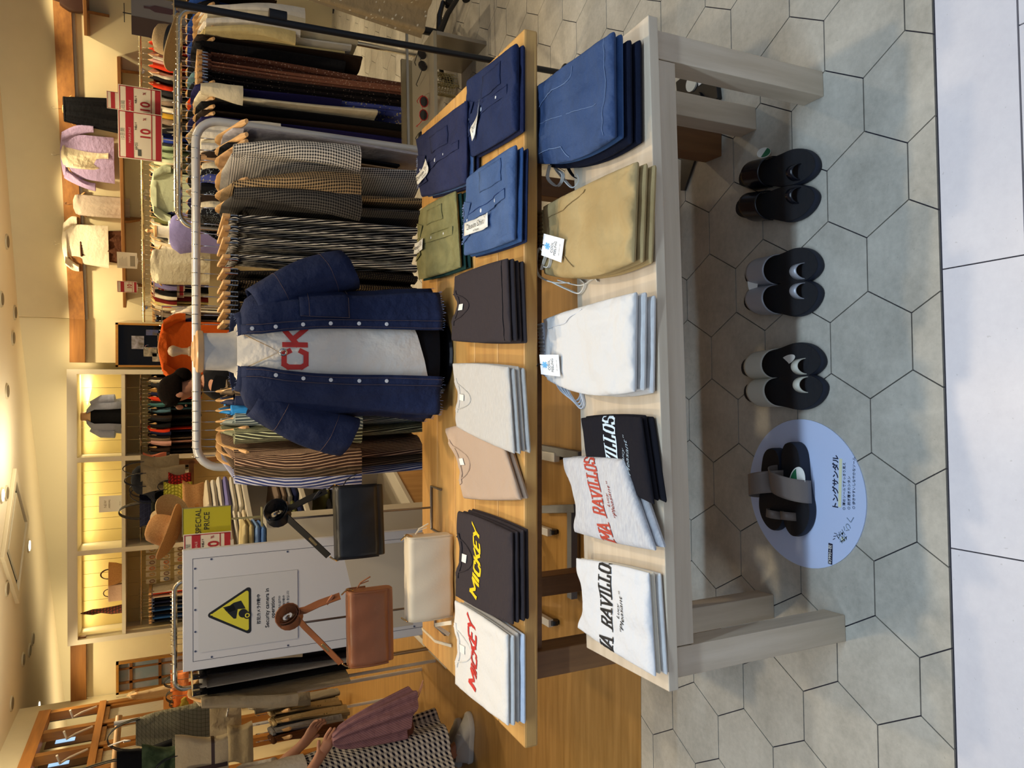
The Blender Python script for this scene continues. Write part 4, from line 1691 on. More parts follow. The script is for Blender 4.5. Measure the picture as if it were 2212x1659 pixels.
# ================================================================== NEAR RACK BEHIND THE OAK TABLE
RY, RZ = 3.0, 1.445
pa, pb = PY(425, 1012, RY), PY(424, 256, RY)
GREYT = mat('grey_rack_tube', '#c9c8c4', .35, metal=.25)
rack('garment_rack', 'pale grey tubular garment rack standing behind the oak table', (pa.x, RY, 0), (pb.x, RY, 0), RZ, .0155, GREYT, rc=.085)
GW = cl('#e3ddd0', 'gingham', '#1c1e26', a=.0085, bump=.2)
GBR = cl('#b79a70', 'gingham', '#15151a', a=.0085, bump=.2)
GCH = cl('#5a5650', 'gingham', '#121318', a=.008, bump=.2)
STR = cl('#e6e2d8', 'stripe', '#16181f', ax='u', a=.017, b=.62, bump=.4)
STG = cl('#d5d8ac', 'stripe', '#3c3e32', ax='u', a=.009, b=.72)
STM = cl('#c4ccc2', 'stripe', '#4a585c', ax='u', a=.009, b=.7)
STT = cl('#d9b694', 'stripe', '#4c382e', ax='u', a=.009, b=.72)
STN = cl('#7d6a54', 'stripe', '#3c3228', ax='u', a=.009, b=.6)
STB = cl('#cfd0dc', 'stripe', '#38457c', ax='u', a=.009, b=.55)
GRK = cl('#9d99a0', 'heather', '#b4b2b8')
BK = cl('#101116')
BGE = cl('#b48f68')
DGG = cl('#8d7650', 'grid', '#17161a', a=.010, b=.5, bump=.3)
DG2 = cl('#4c4334', 'grid', '#141317', a=.010, b=.5, bump=.3)
NR = 'clothes on the near grey rack'
X = lambda y: PY(425, y, RY).x
near = [(985, 'long', STB, 'blue and white striped long sleeved shirt, leftmost'), (966, 'long', STN, 'dark brown striped shirt'),
        (950, 'long', STT, 'tan striped long sleeved shirt'), (930, 'long', STG, 'yellow green striped shirt'), (912, 'long', STM, 'mint grey striped shirt'),
        (888, 'tee', cl('#2a7fc4'), 'bright blue tee'), (866, 'long', NAVYD, 'navy shirt half hidden behind the mannequin'), (846, 'long', STN, 'brown top behind the mannequin sleeve'),
        (700, 'skirt', DG2, 'dark checked skirt beside the mannequin neck'), (680, 'skirt', DG2, 'dark checked skirt, second from mannequin neck'),
        (660, 'skirt', DGG, 'brown checked skirt, third from mannequin neck'), (640, 'skirt', DG2, 'dark checked skirt beside brown checked ones'),
        (618, 'skirt', DGG, 'brown checked skirt close to the striped skirts'), (590, 'skirt', DG2, 'dark checked skirt next to the striped skirts'),
        (560, 'skirt', STR, 'black and white striped skirt, leftmost of its kind'), (530, 'skirt', STR, 'black and white striped skirt, second of its kind'),
        (503, 'skirt', STR, 'black and white striped skirt, third of its kind'), (482, 'skirt', STR, 'black and white striped skirt beside the checked tops'),
        (447, 'long', GCH, 'charcoal fine checked top'), (418, 'long', GBR, 'brown and black fine checked top'), (388, 'long', GW, 'black and white checked top with wide sleeve'),
        (344, 'tank', BGE, 'beige knotted top'), (322, 'tank', BK, 'black sleeveless top'), (296, 'tank', GRK, 'light grey long knit top, rightmost')]
rr = random.Random(3)
for y_, kind, m_, words in near:
    drp = {'skirt': 1.0, 'long': 1.08}.get(kind, 1.12)
    s0 = (1, .96, 1.0)
    base = -.30 if y_ >= 945 else (.28 if m_ is GW else 0)
    if kind == 'long':
        s0 = (1.45, 1.08, 1.08)
    if kind == 'skirt':
        s0 = (.95, 1, .92)
    if m_ is GRK:
        s0 = (1.3, 1.1, 1.15)
    hang(kind, (X(y_), RY, RZ - .005), base + rr.uniform(-.04, .04), m_, words + ' on the near rack', NR, 'hangers on the near grey rack',
         'pale wooden hanger on the near grey rack', sc=s0, idx=rr.randrange(6))

# ================================================================== SECOND RACK BEHIND ON THE RIGHT
BYd = 4.3
pc, pd = PY(388, 487, BYd), PY(386, 18, BYd)
CHT = mat('chrome_tube', '#d9d2bf', .2, metal=.9)
rack('garment_rack', 'chrome garment rack with long skirts behind the near rack', (pc.x, BYd, 0), (pd.x, BYd, 0), pc.z, .014, CHT, rc=.07, footm=GREYT)
CRM = cl('#ddd2b4', bump=.5, bscale=14)
SHW = cl('#e6e0d2', bump=.5, bscale=14)
YCR = cl('#d8c48a', bump=.4)
FBR = cl('#6c4638', 'floral', '#b09484', a=.012, b=.45)
FRD = cl('#8a5a46', 'floral', '#b8957a', a=.012, b=.42)
FDK = cl('#1c1718', 'floral', '#a89484', a=.012, b=.32)
FBL = cl('#48529a', 'floral', '#b8b288', a=.016, b=.46)
NAV = cl('#1c1a4c')
BRN = cl('#2c2018')
SPK = cl('#14161c', 'dots', '#9aa6b0', a=.008, b=1.0)
spec = []
XB = lambda y: (PY(388, y, BYd).x - pc.x) / (pd.x - pc.x)
for y_, kind, m_, w_, sc in ((475, 'tee', SPK, 'dark speckled top', .9), (462, 'tee', CRM, 'cream top', .9), (450, 'tee', BRN, 'dark brown top', .9), (436, 'tee', SPK, 'dark speckled top', .9),
                             (422, 'long', BK, 'black top', .9), (408, 'tee', FBL, 'blue patterned top', .9), (395, 'tee', SPK, 'black sparkly top', .9), (380, 'tee', CRM, 'cream top', .95),
                             (366, 'long', BGE, 'beige blouse', .9), (352, 'tee', BRN, 'brown top', .9), (338, 'long', SHW, 'white blouse', .9), (324, 'long', CRM, 'cream blouse', .95),
                             (310, 'long', SHW, 'white top', .9), (296, 'long', SHW, 'white shirt', .95), (282, 'tank', CRM, 'cream camisole', 1.0), (270, 'maxi', NAV, 'navy dress', 1.0),
                             (252, 'maxi', BRN, 'very dark brown dress', 1.02), (236, 'maxi', BK, 'black dress', 1.0), (222, 'dress', CRM, 'cream dress with rounded shoulders', .9),
                             (208, 'maxi', NAV, 'deep navy dress beside the blue floral skirt', .7), (190, 'midi', FBL, 'long blue floral skirt', 1.04), (176, 'midi', FDK, 'long dark floral skirt', 1.03),
                             (164, 'midi', FDK, 'long black floral skirt', 1.02), (152, 'midi', FRD, 'long rust floral skirt', 1.02), (140, 'midi', FRD, 'long rust patterned skirt', 1.0),
                             (128, 'midi', FBR, 'long brown floral skirt', 1.0), (114, 'maxi', BK, 'black sleeveless dress', .72), (98, 'maxi', BRN, 'dark brown slip dress', .8),
                             (86, 'long', YCR, 'pale yellow sheer blouse', 1.1), (70, 'long', SHW, 'white sheer blouse', 1.15), (54, 'long', CRM, 'cream sheer blouse in plastic', 1.2),
                             (38, 'long', SHW, 'white sheer blouse, rightmost', 1.2)):
    spec.append((XB(y_), kind, m_, w_, (1.4, 1, sc) if kind in ('midi', 'maxi') else (1.5, 1, sc)))
rail_items((pc.x, BYd, pc.z - .004), (pd.x, BYd, pc.z - .004), spec, 'chrome rack behind', 'clothes on the chrome rack', 'hangers on the chrome rack', 'pale wooden hanger on the chrome rack', jit=.05, seed=5)

# third rack further back on the right
CY = 5.5
pe, pf = PY(380, 470, CY), PY(378, 0, CY)
rack('garment_rack', 'chrome garment rack with dark tops standing furthest back at right', (pe.x, CY, 0), (pf.x + .3, CY, 0), pe.z, .014, CHT, rc=.07, footm=GREYT)
dk = [(BK, 'black top'), (NAV, 'navy top'), (cl('#1d3f86'), 'royal blue top'), (BRN, 'dark brown top'), (cl('#70706c'), 'grey top'), (cl('#b8aa90'), 'sand top'), (cl('#5f8088'), 'teal grey top'),
      (cl('#d84a20'), 'orange red top')]
seq = [0, 1, 5, 0, 4, 3, 0, 5, 1, 0, 7, 0, 6, 0, 1, 2, 1, 2, 0, 2, 3, 1, 0, 6]
rail_items((pe.x, CY, pe.z), (pf.x + .3, CY, pe.z), [(None, 'tee', dk[k][0], dk[k][1], 1.0) for k in seq], 'rearmost rack at right', 'clothes on the rearmost rack', 'hangers on the rearmost rack',
           'pale wooden hanger on the rearmost rack', jit=.08, seed=6)

# ================================================================== MANNEQUIN ON THE OAK TABLE
MX, MY = .098, 2.32
LINEN = mat('mannequin_linen', '#d9d2c4', .8, pat='noise', col2='#cbc6bc', a=.02, bump=.15, bscale=200)
CAPW = mat('mannequin_maple', '#d8b080', .35, pat='wood', col2='#c69a66', ax='x')
t = thing('mannequin', 'linen torso mannequin with turned wooden neck cap on the oak table', 'mannequin', (MX, MY, TZ_B))


def body_ring(z, a_, b_r, n=40, cx=0, cy=0, p=2.3, th0=0, th1=2 * PI, closed=True):
    out = []
    for k in range(n if closed else n + 1):
        th = th0 + (th1 - th0) * k / n
        sx_, sy_ = sin(th), -cos(th)
        out.append(V((MX + cx + a_ * math.copysign(abs(sx_) ** (2 / p), sx_), MY + cy + b_r * math.copysign(abs(sy_) ** (2 / p), sy_), z)))
    return out


BODY = [(.80, .140, .085), (.92, .130, .080), (1.02, .118, .075), (1.12, .135, .085), (1.20, .150, .092), (1.28, .160, .085), (1.325, .150, .070), (1.352, .095, .058), (1.365, .064, .054), (1.385, .056, .054), (1.452, .054, .053)]
b = MB()
b.loft([body_ring(z, a_, c_, 40) for z, a_, c_ in BODY])
b.build('torso', LINEN, t, world=True, edge=80)
b = MB()
b.lathe([(.056, 1.450), (.061, 1.453), (.062, 1.466), (.058, 1.470), (.048, 1.472), (.046, 1.476), (.030, 1.478), (.026, 1.482), (.012, 1.484)], c=(MX, MY, 0), n=40)
b.build('neck_cap', CAPW, t, world=True, edge=40)
b = MB()
b.lathe([(.013, 1.482), (.015, 1.487), (.010, 1.493), (.009, 1.508), (.013, 1.520), (.016, 1.528), (.016, 1.534), (.010, 1.542), (.001, 1.545)], c=(MX, MY, 0), n=24)
b.build('finial', mat('finial_maple', '#a88c66', .4), t, world=True, edge=60)
b = MB()
b.tube([(MX, MY, .715), (MX, MY, .82)], .011, 16)
b.lathe([(.013, .76), (.016, .765), (.016, .778), (.013, .783)], c=(MX, MY, 0), n=16)
b.build('pole', CHROME, t, world=True)
b = MB()
b.lathe([(.125, 0), (.13, .004), (.125, .012), (.05, .020), (.018, .026)], c=(0, .03, .0), n=40)
b.build('base', mat('gloss_black', '#0a0a0c', .12), t)

# ---- white printed tee
t = thing('tee', 'white tee with red lettering worn by the mannequin under the denim shirt', 'shirt', (MX, MY, .82))
TEE = [(.815, .162, .112), (.90, .160, .112), (1.00, .158, .108), (1.10, .160, .106), (1.20, .166, .107), (1.28, .170, .098), (1.325, .158, .080), (1.350, .104, .066), (1.362, .074, .060)]
b = MB()
rings = []
for z, a_, c_ in TEE:
    ring = body_ring(z, a_, c_, 64)
    rr_ = []
    for p in ring:
        w_ = max(0, (1.15 - z)) * .035
        f_ = noise.noise(V((p.x * 14, p.y * 14, z * 5))) * w_
        side = .045 * (p.x - MX) / .15 if z < .83 else (.02 * (p.x - MX) / .15 if z < .95 else 0)
        rr_.append(V((p.x, p.y + f_ * 1.6, z + side)))
    rings.append(rr_)
b.loft(rings, cap0=False, cap1=False)
b.build('body', cl('#ebe6da', bscale=10, bump=.5), t, world=True, edge=80)


def tee_y(x, z):
    for (z0, a0, b0), (z1, a1, b1) in zip(TEE[:-1], TEE[1:]):
        if z0 <= z <= z1:
            u = (z - z0) / (z1 - z0)
            a_, c_ = a0 + (a1 - a0) * u, b0 + (b1 - b0) * u
            q = min(.999, abs(x - MX) / a_)
            y_ = MY - c_ * (1 - q ** 2.3) ** (1 / 2.3)
            w_ = max(0, (1.15 - z)) * .035
            return y_ + noise.noise(V((x * 14, y_ * 14, z * 5))) * w_ * 1.6
    return MY - .1


inv = t.matrix_basis.inverted()
b = MB()
letters(b, 'MICKEY', lambda a_, c_: V((MX + .015 + a_, tee_y(MX + .015 + a_, 1.175 + c_) - .0025, 1.175 + c_)), .062, False, .24, .16, 0, wsc=1.0)
b.build('red_lettering', mat('print_bright_red', '#c8322a', .6), t, False, world=True)
b = MB()
b.tube([V((MX + .074 * sin(k * PI / 16), MY - .064 * cos(k * PI / 16), 1.360 - .016 * max(0, cos(k * PI / 16)))) for k in range(33)], .004, 6)
b.build('collar', cl('#e2ddd0'), t, world=True)

# ---- necklace
t = thing('necklace', 'thin chain necklace with a silver ring pendant on the mannequin', 'necklace', (MX, MY, 1.25))
b = MB()
pts = [V((MX + x, tee_y(MX + x, min(1.34, z)) - .004, z)) for x, z in ((-.05, 1.345), (-.035, 1.315), (-.018, 1.28), (-.003, 1.252), (.014, 1.28), (.032, 1.315), (.048, 1.345))]
b.tube(pts, .0009, 5)
b.build('chain', GOLD, t, world=True)
b = MB()
cc = V((MX - .003, tee_y(MX, 1.24) - .006, 1.240))
b.tube([cc + V((.009 * sin(k * PI / 8), 0, .009 * cos(k * PI / 8))) for k in range(17)], .003, 8)
b.build('ring_pendant', CHROME, t, world=True)

# ---- black shorts
t = thing('shorts', 'black shorts hanging below the white tee on the mannequin', 'shorts', (MX, MY, .8))
b = MB()
b.loft([body_ring(z, a_, c_, 40) for z, a_, c_ in ((.752, .148, .098), (.78, .150, .100), (.84, .146, .095), (.90, .135, .085))])
b.build('fabric', BK, t, world=True, edge=80)

# ---- denim shirt worn open
t = thing('denim_shirt', 'dark denim shirt with pearl buttons worn open on the mannequin', 'shirt', (MX, MY, 1.0))
SH = [(.757, .212, .150), (.85, .206, .142), (.95, .201, .134), (1.05, .198, .128), (1.15, .196, .124), (1.22, .192, .122), (1.28, .186, .114), (1.315, .178, .100), (1.338, .158, .088), (1.352, .110, .076)]
SHO = [(.757, .080), (1.0, .074), (1.15, .068), (1.24, .058), (1.30, .048), (1.352, .046)]


def interp(tab, z):
    z = max(tab[0][0], min(tab[-1][0], z))
    for r0, r1 in zip(tab[:-1], tab[1:]):
        if r0[0] <= z <= r1[0]:
            u = (z - r0[0]) / (r1[0] - r0[0])
            return [r0[i] + (r1[i] - r0[i]) * u for i in range(1, len(r0))]


def shirt_pt(th, z, off=0.0):
    a_, c_ = interp(SH, z)
    a_ += off
    c_ += off
    sx_, sy_ = sin(th), -cos(th)
    x = MX + a_ * math.copysign(abs(sx_) ** (2 / 2.3), sx_)
    y_ = MY + c_ * math.copysign(abs(sy_) ** (2 / 2.3), sy_)
    w_ = min(1, max(0, 1.30 - z) * 3)
    f_ = (.012 * sin(th * 7 + 2 * z) + .008 * sin(th * 13 + 9 * z)) * w_ * (.4 + .6 * max(0, (1.1 - z) / .35))
    f_ += .010 * noise.noise(V((x * 9, y_ * 9, z * 6)))
    return V((x + f_ * sin(th), y_ - f_ * cos(th), z - .02 * max(0, .95 - z) * 5 * (sin(th) * .3)))


def th_of(xoff, z):
    a_, c_ = interp(SH, z)
    q = min(.999, abs(xoff) / a_)
    return math.copysign(math.asin(q ** 1.15), xoff)


NZ = 34
b = MB()
rings = []
for i in range(NZ + 1):
    z = .757 + (1.352 - .757) * i / NZ
    so = interp(SHO, z)[0]
    th0, th1 = th_of(so, z), 2 * PI - th_of(so * .95, z)
    rings.append([shirt_pt(th0 + (th1 - th0) * k / 90, z) for k in range(91)])
b.loft(rings, closed=False)
b.build('body', NAVYD, t, world=True, solid=.002, edge=80)
SEAMD = cl('#6c5c5c')
for sg, nm in ((1, 'placket'), (-1, 'placket')):
    b = MB()
    vs_ = []
    for i in range(NZ + 1):
        z = .757 + (1.352 - .757) * i / NZ
        so = interp(SHO, z)[0]
        for k in range(4):
            vs_.append(shirt_pt(sg * th_of(so - .001 + .028 * k / 3, z), z, .0035))
    fs = [(i * 4 + k, i * 4 + k + 1, i * 4 + k + 5, i * 4 + k + 4) for i in range(NZ) for k in range(3)]
    b.add(vs_, fs)
    b.build(nm, NAVYD, t, world=True, solid=.002, edge=80)
    b = MB()
    for e in (.004, .024):
        P = [shirt_pt(sg * th_of(interp(SHO, z)[0] + e, z), z, .0062) for z in [.76 + .58 * i / 30 for i in range(31)]]
        b.tube(P, .0006, 4)
    b.build('seam', SEAMD, t, world=True)
    for z in ((1.325, 1.262, 1.185, 1.105, 1.02, .935) if sg > 0 else (1.262, 1.185, 1.105, 1.02, .935)):
        p = shirt_pt(sg * th_of(interp(SHO, z)[0] + .013, z), z, .006)
        b = MB()
        b.disc(p, (.1 * sg, -1, .1), .0058, .002, 14)
        b.disc(p + V((0, -.002, 0)), (.1 * sg, -1, .1), .0036, .001, 10)
        b.build('button', PEARL, t, world=True)
# pocket on the right-hand panel
b = MB()
n_ = 10
vs_ = []
for j in range(n_ + 1):
    z = 1.192 - .145 * j / n_
    for i in range(n_ + 1):
        vs_.append(shirt_pt(th_of(.102 + .088 * i / n_, z), z, .004))
b.add(vs_, [(j * (n_ + 1) + i, j * (n_ + 1) + i + 1, (j + 1) * (n_ + 1) + i + 1, (j + 1) * (n_ + 1) + i) for j in range(n_) for i in range(n_)])
b.build('pocket', NAVYD, t, world=True, solid=.002, edge=80)
b = MB()
for xs in ([(x_, 1.165) for x_ in (.102, .125, .15, .17, .19)], [(.102, z) for z in (1.19, 1.15, 1.1, 1.048)], [(.19, z) for z in (1.19, 1.15, 1.1, 1.048)], [(x_, 1.048) for x_ in (.102, .125, .15, .17, .19)]):
    b.tube([shirt_pt(th_of(x_, z), z, .0062) for x_, z in xs], .0007, 4)
b.build('pocket_seam', SEAMD, t, world=True)
# sleeves
for sg in (1, -1):
    b = MB()
    A0, A1 = V((MX + sg * .125, MY, 1.300)), V((MX + sg * .258, MY - .035, 1.030))
    rings = []
    for i in range(15):
        u = i / 14
        c_ = A0.lerp(A1, u) + V((sg * .020 * sin(u * PI), 0, .012 * sin(u * PI)))
        ax_ = (A1 - A0).normalized()
        px = V((ax_.z, 0, -ax_.x)).normalized() * sg
        ra, rb = .070 - .008 * u, .078 - .010 * u
        if i > 11:
            ra += .003
            rb += .003
        rings.append([c_ + px * ra * cos(2 * PI * k / 32) * (1 + .06 * sin(3 * 2 * PI * k / 32 + u * 5)) + V((0, 1, 0)) * rb * sin(2 * PI * k / 32) * (1 + .05 * sin(5 * 2 * PI * k / 32 + u * 6)) for k in range(32)])
    b.loft(rings, cap0=False, cap1=False, flip=sg < 0)
    b.build('sleeve', NAVYD, t, world=True, solid=.002, edge=80)
    b = MB()
    for i in (11, 4):
        b.tube([p + (p - sum(rings[i], V()) / 32).normalized() * .002 for p in rings[i]] + [rings[i][0]], .0006, 4)
    b.build('sleeve_seam', SEAMD, t, world=True)
# frayed collar band
b = MB()
col = []
for k in range(41):
    th = th_of(.046, 1.35) + (2 * PI - 2 * th_of(.046, 1.35)) * k / 40
    p = shirt_pt(th, 1.348, .001)
    back = (1 - cos(th)) / 2
    col.append([p + V((0, 0, -.012)), p + V((0, 0, .004)) + (V((MX, MY, p.z)) - p).normalized() * (.006), p + V((0, 0, .012 + .016 * back)) + (V((MX, MY, p.z)) - p).normalized() * .012])
b.loft(col, closed=False)
b.build('collar', NAVYD, t, world=True, solid=.003, edge=80)
b = MB()
rr = random.Random(9)
for k in range(160):
    th = th_of(.080, .757) + (2 * PI - 2 * th_of(.08, .757)) * k / 159
    if .35 * PI * 2 < th < .65 * PI * 2:
        continue
    p = shirt_pt(th, .757, .001)
    b.tube([p, p + V((rr.uniform(-.004, .004), rr.uniform(-.004, .004), -rr.uniform(.004, .013)))], .0005, 3)
for k in range(90):
    p = rr.choice(col)[2]
    b.tube([p, p + V((rr.uniform(-.005, .005), rr.uniform(-.006, .003), rr.uniform(.001, .006)))], .0005, 3)
b.build('frayed_edge', cl('#8290b4'), t, world=True)

# ================================================================== BAGS ON THEIR STANDS
ROD = mat('satin_steel_rod', '#8e8a86', .3, metal=.9)


def rrect(w_, h_, r_, n=5):
    pts = []
    for cx_, cy_, a0 in ((w_ / 2 - r_, h_ - r_, 0), (-w_ / 2 + r_, h_ - r_, PI / 2), (-w_ / 2 + r_, r_, PI), (w_ / 2 - r_, r_, 1.5 * PI)):
        for k in range(n + 1):
            a_ = a0 + PI / 2 * k / n
            pts.append((cx_ + r_ * cos(a_), cy_ + r_ * sin(a_)))
    return pts


def flap_bag(label, loc, rz, w_, h_, d_, m, md, hook=None, tilt=0, flap=.82, seed=1, coil=True, ringm=GOLD):
    t_ = thing('shoulder_bag', label, 'bag', loc, rz)
    prof = rrect(d_, h_, .018)
    b_ = MB()
    K = 14
    rings = []
    for i in range(K + 1):
        x_ = -w_ / 2 + w_ * i / K
        e = 1 - .10 * (abs(x_) / (w_ / 2)) ** 6
        rings.append([V((x_, y_ * e, z_ * (1 - .01 * e) + .002)) for y_, z_ in prof])
    b_.loft(rings)
    b_.build('body', m, t_, bevel=.003)
    # flap over back, top and front
    path = [(d_ / 2 + .003, h_ * .55), (d_ / 2 + .003, h_ - .018)]
    for k in range(5):
        a_ = PI / 2 * k / 4
        path.append((d_ / 2 - .015 + .018 * cos(a_), h_ - .015 + .018 * sin(a_)))
    for k in range(5):
        a_ = PI / 2 + PI / 2 * k / 4
        path.append((-d_ / 2 + .012 + .018 * cos(a_), h_ - .015 + .018 * sin(a_)))
    for k in range(1, 9):
        path.append((-d_ / 2 - .007 - .006 * sin(PI * k / 8), h_ - .018 - (h_ * flap - .018) * k / 8))
    b_ = MB()
    rings = []
    for i in range(K + 1):
        x_ = -w_ / 2 - .003 + (w_ + .006) * i / K
        rings.append([V((x_, y_ + .0015 * sin(i * 1.3 + z_ * 40), z_)) for y_, z_ in path])
    b_.loft(rings, closed=False)
    b_.build('flap', m, t_, solid=.003, edge=60)
    b_ = MB()
    for x_ in (-w_ / 2 + .001, w_ / 2 - .001):
        b_.tube([V((x_, y_ - (.003 if y_ < 0 else -.003), z_)) for y_, z_ in path[7:]], .0008, 4)
    b_.build('stitching', md, t_)
    # side rings and strap
    sides = []
    for sg in (-1, 1):
        b_ = MB()
        c_ = V((sg * (w_ / 2 + .004), .0, h_ - .018))
        b_.tube([c_ + V((sg * .004 * cos(a_), .009 * sin(a_), .010 + .010 * cos(a_))) for a_ in [2 * PI * k / 12 for k in range(13)]], .0016, 6)
        b_.tube([c_ + V((sg * .002, 0, .018)), c_ + V((-sg * .004, -.004, .030)), c_ + V((-sg * .012, -.006, .040))], .0026, 6)
        b_.build('strap_ring', ringm, t_)
        sides.append(c_ + V((-sg * .014, -.006, .044)))
    if hook is not None:
        hk = t_.matrix_basis.inverted() @ V(hook)
        for sg, s_ in zip((-1, 1), sides):
            b_ = MB()
            mid = s_.lerp(hk, .5) + V((sg * .006, -.004, -.012))
            pts = [s_, s_.lerp(mid, .5), mid, mid.lerp(hk, .55) + V((0, -.004, -.006)), hk + V((sg * .010, -.006, -.022))]
            b_.ribbon(pts, .026, .003, V((0.2 * sg, .5, .35)))
            b_.build('strap', m, t_)
            b_ = MB()
            q = pts[1].lerp(pts[2], .5) if sg < 0 else pts[1]
            b_.box(q.x - .016, q.y - .007, q.z - .004, q.x + .016, q.y + .004, q.z + .004, Matrix.Translation(q) @ Matrix.Rotation(sg * .7, 4, 'Y') @ Matrix.Translation(-q))
            b_.build('strap_keeper', ringm if sg < 0 else md, t_, bevel=.001)
        b_ = MB()
        for layer in range(3):
            pts = []
            r0 = .020 + .008 * layer
            for k in range(22):
                a_ = 2 * PI * k / 20 + layer
                pts.append(hk + V((r0 * cos(a_) * .92, -.008 - .006 * layer + .012 * sin(a_ * .5), r0 * sin(a_) * .95 + .004)))
            b_.ribbon(pts, .034, .0028, V((0.6, -.7, .45)))
        b_.build('strap_coil', m, t_)
        # zip pull
    b_ = MB()
    c_ = V((w_ / 2 + .004, .006, h_ - .03))
    b_.ribbon([c_, c_ + V((.018, -.006, -.010)), c_ + V((.034, -.012, -.040))], .008, .002, V((0, 1, 0)))
    b_.ribbon([c_, c_ + V((.014, -.008, -.008)), c_ + V((.022, -.014, -.034))], .005, .002, V((0, 1, 0)))
    b_.build('zip_pull', m, t_)
    return t_


def bag_stand(label, base, hookp, prong=.10, sgn=1):
    t_ = thing('bag_stand', label, 'stand', (base.x, base.y, TZ_B))
    b_ = MB()
    inv_ = t_.matrix_basis.inverted()
    hk = inv_ @ V(hookp)
    b_.tube([(0, 0, .005), (0, 0, hk.z - .03), (0, -.01, hk.z - .012), (hk.x * .2, hk.y * .5, hk.z), (hk.x, hk.y, hk.z + .002), (hk.x, hk.y - .02, hk.z + .012)], .0036, 8)
    b_.build('rod', ROD, t_)
    b_ = MB()
    b_.tube([(-.075, -prong, .004), (-.075, 0, .004), (.075, 0, .004), (.075, -prong, .004)], .0042, 8)
    b_.build('base', ROD, t_)
    return t_


BLR = mat('bag_black_leather', '#111214', .42, bump=.12, bscale=180)
BRR = mat('bag_tan_leather', '#8f5634', .45, pat='noise', col2='#84502f', a=.15, bump=.12, bscale=150)
CRR = mat('bag_cream_leather', '#e0d2b6', .45, bump=.12, bscale=180)
b0 = PZ(934, 1096, TZ_B)
hk1 = PY(600, 1108, b0.y - .06)
bag_stand('thin steel bag stand holding up the black shoulder bag', b0, hk1)
p0, p1 = PY(828, 1205, b0.y - .09), PY(828, 1035, b0.y - .09)
flap_bag('black leather flap shoulder bag hanging on a steel stand', ((p0.x + p1.x) / 2, b0.y - .09, p0.z), .12, .225, .155, .060, BLR, mat('thread_dark', '#26262a', .8), hk1)
b1 = PZ(942, 1305, TZ_B)
hk2 = PY(625, 1330, b1.y - .10)
bag_stand('thin steel bag stand holding up the brown shoulder bag', b1, hk2)
p0, p1 = PY(848, 1440, b1.y - .13), PY(848, 1245, b1.y - .13)
flap_bag('tan brown leather flap shoulder bag hanging on a steel stand', ((p0.x + p1.x) / 2, b1.y - .13, p0.z), .06, .225, .14, .060, BRR, mat('thread_tan', '#a0684a', .8), hk2)
p0, p1 = PZ(985, 1350, TZ_B), PZ(985, 1140, TZ_B)
tb = flap_bag('cream leather flap bag standing on the oak table', ((p0.x + p1.x) / 2, p0.y + .05, TZ_B + .001), .01, .262, .146, .06, CRR, mat('thread_cream', '#cdbfa4', .8), None, flap=.97)
b = MB()
p = [PZ(975, 1395, TZ_B + .004), PZ(940, 1385, TZ_B + .03), PZ(912, 1358, TZ_B + .04), PZ(940, 1350, TZ_B + .05)]
b.ribbon([p[0], p[1], p[2]], .010, .003, V((1, 0, .2)))
b.ribbon([p[0] + V((.03, .02, 0)), p[3], PZ(975, 1345, TZ_B + .04)], .012, .003, V((1, .3, 0)))
b.build('strap', CRR, tb, world=True)

# ================================================================== WHITE NOTICE BOARD
BOARD = mat('board_white', '#c9ccd2', .35)
by = 3.0
tl_, tr_ = PY(395, 1452, by), PY(395, 1190, by)
bw, bz = tr_.x - tl_.x, tl_.z
t = thing('notice_board', 'white metal notice board with security camera notice beside the bags', 'sign board', ((tl_.x + tr_.x) / 2, by, 0), 0.02)
b = MB()
b.box(-bw / 2, 0, .34, bw / 2, .03, bz)
b.build('panel', BOARD, t, False, bevel=.003)
b = MB()
e = .034
for x0, z0, x1, z1 in ((-bw / 2 + e, bz - e, bw / 2 - e, bz - e - .0015), (-bw / 2 + e, .37, -bw / 2 + e + .0015, bz - e), (bw / 2 - e - .0015, .37, bw / 2 - e, bz - e)):
    b.box(x0, -.0006, min(z0, z1), x1, 0, max(z0, z1))
b.build('border_groove', mat('groove_dark', '#3a3f52', .7), t, False)
for k, (x, z) in enumerate([(x_, bz - .043) for x_ in (-.155, -.082, 0, .082, .155)] + [(s_ * (bw / 2 - .042), z_) for s_ in (-1, 1) for z_ in (bz - .1, bz - .38, bz - .66, bz - .9)]):
    b = MB()
    b.disc((x, 0, z), (0, -1, 0), .0038, .0016, 10)
    b.build('screw', mat('screw_blue', '#3c4868', .4), t)
for sg in (-1, 1):
    b = MB()
    b.box(sg * (bw / 2 - .03) - .014, .0, .05, sg * (bw / 2 - .03) + .014, .028, .34)
    b.build('leg', WHITEP, t, False)
    b = MB()
    b.box(sg * (bw / 2 - .03) - .016, -.2, .03, sg * (bw / 2 - .03) + .016, .22, .052)
    b.build('foot', GREYT, t, False)
    for s2 in (-1, 1):
        b = MB()
        b.disc((sg * (bw / 2 - .03) - .01, s2 * .19, .022), (1, 0, 0), .022, .02, 16)
        b.build('caster', BLACKP, t)
b = MB()
b.box(-bw / 2 + .06, -.010, .26, bw / 2 - .06, .038, .30)
b.build('crossbar', WHITEP, t, False)
# pasted lower print, pale beige blocks
b = MB()
b.poly([(-bw / 2 + .05, -.0008, .60), (bw / 2 - .05, -.0008, .60), (bw / 2 - .05, -.0008, .90), (.0, -.0008, .86), (-.05, -.0008, .74), (-bw / 2 + .05, -.0008, .70)], .0006, (0, 1, 0))
b.build('printed_block', mat('board_beige', '#bdb6a6', .5), t, False)
# the notice itself
s = thing('notice_sheet', 'laminated security camera notice with yellow triangle on the white board', 'notice', (t.location.x, by - .002, 0), 0.02)


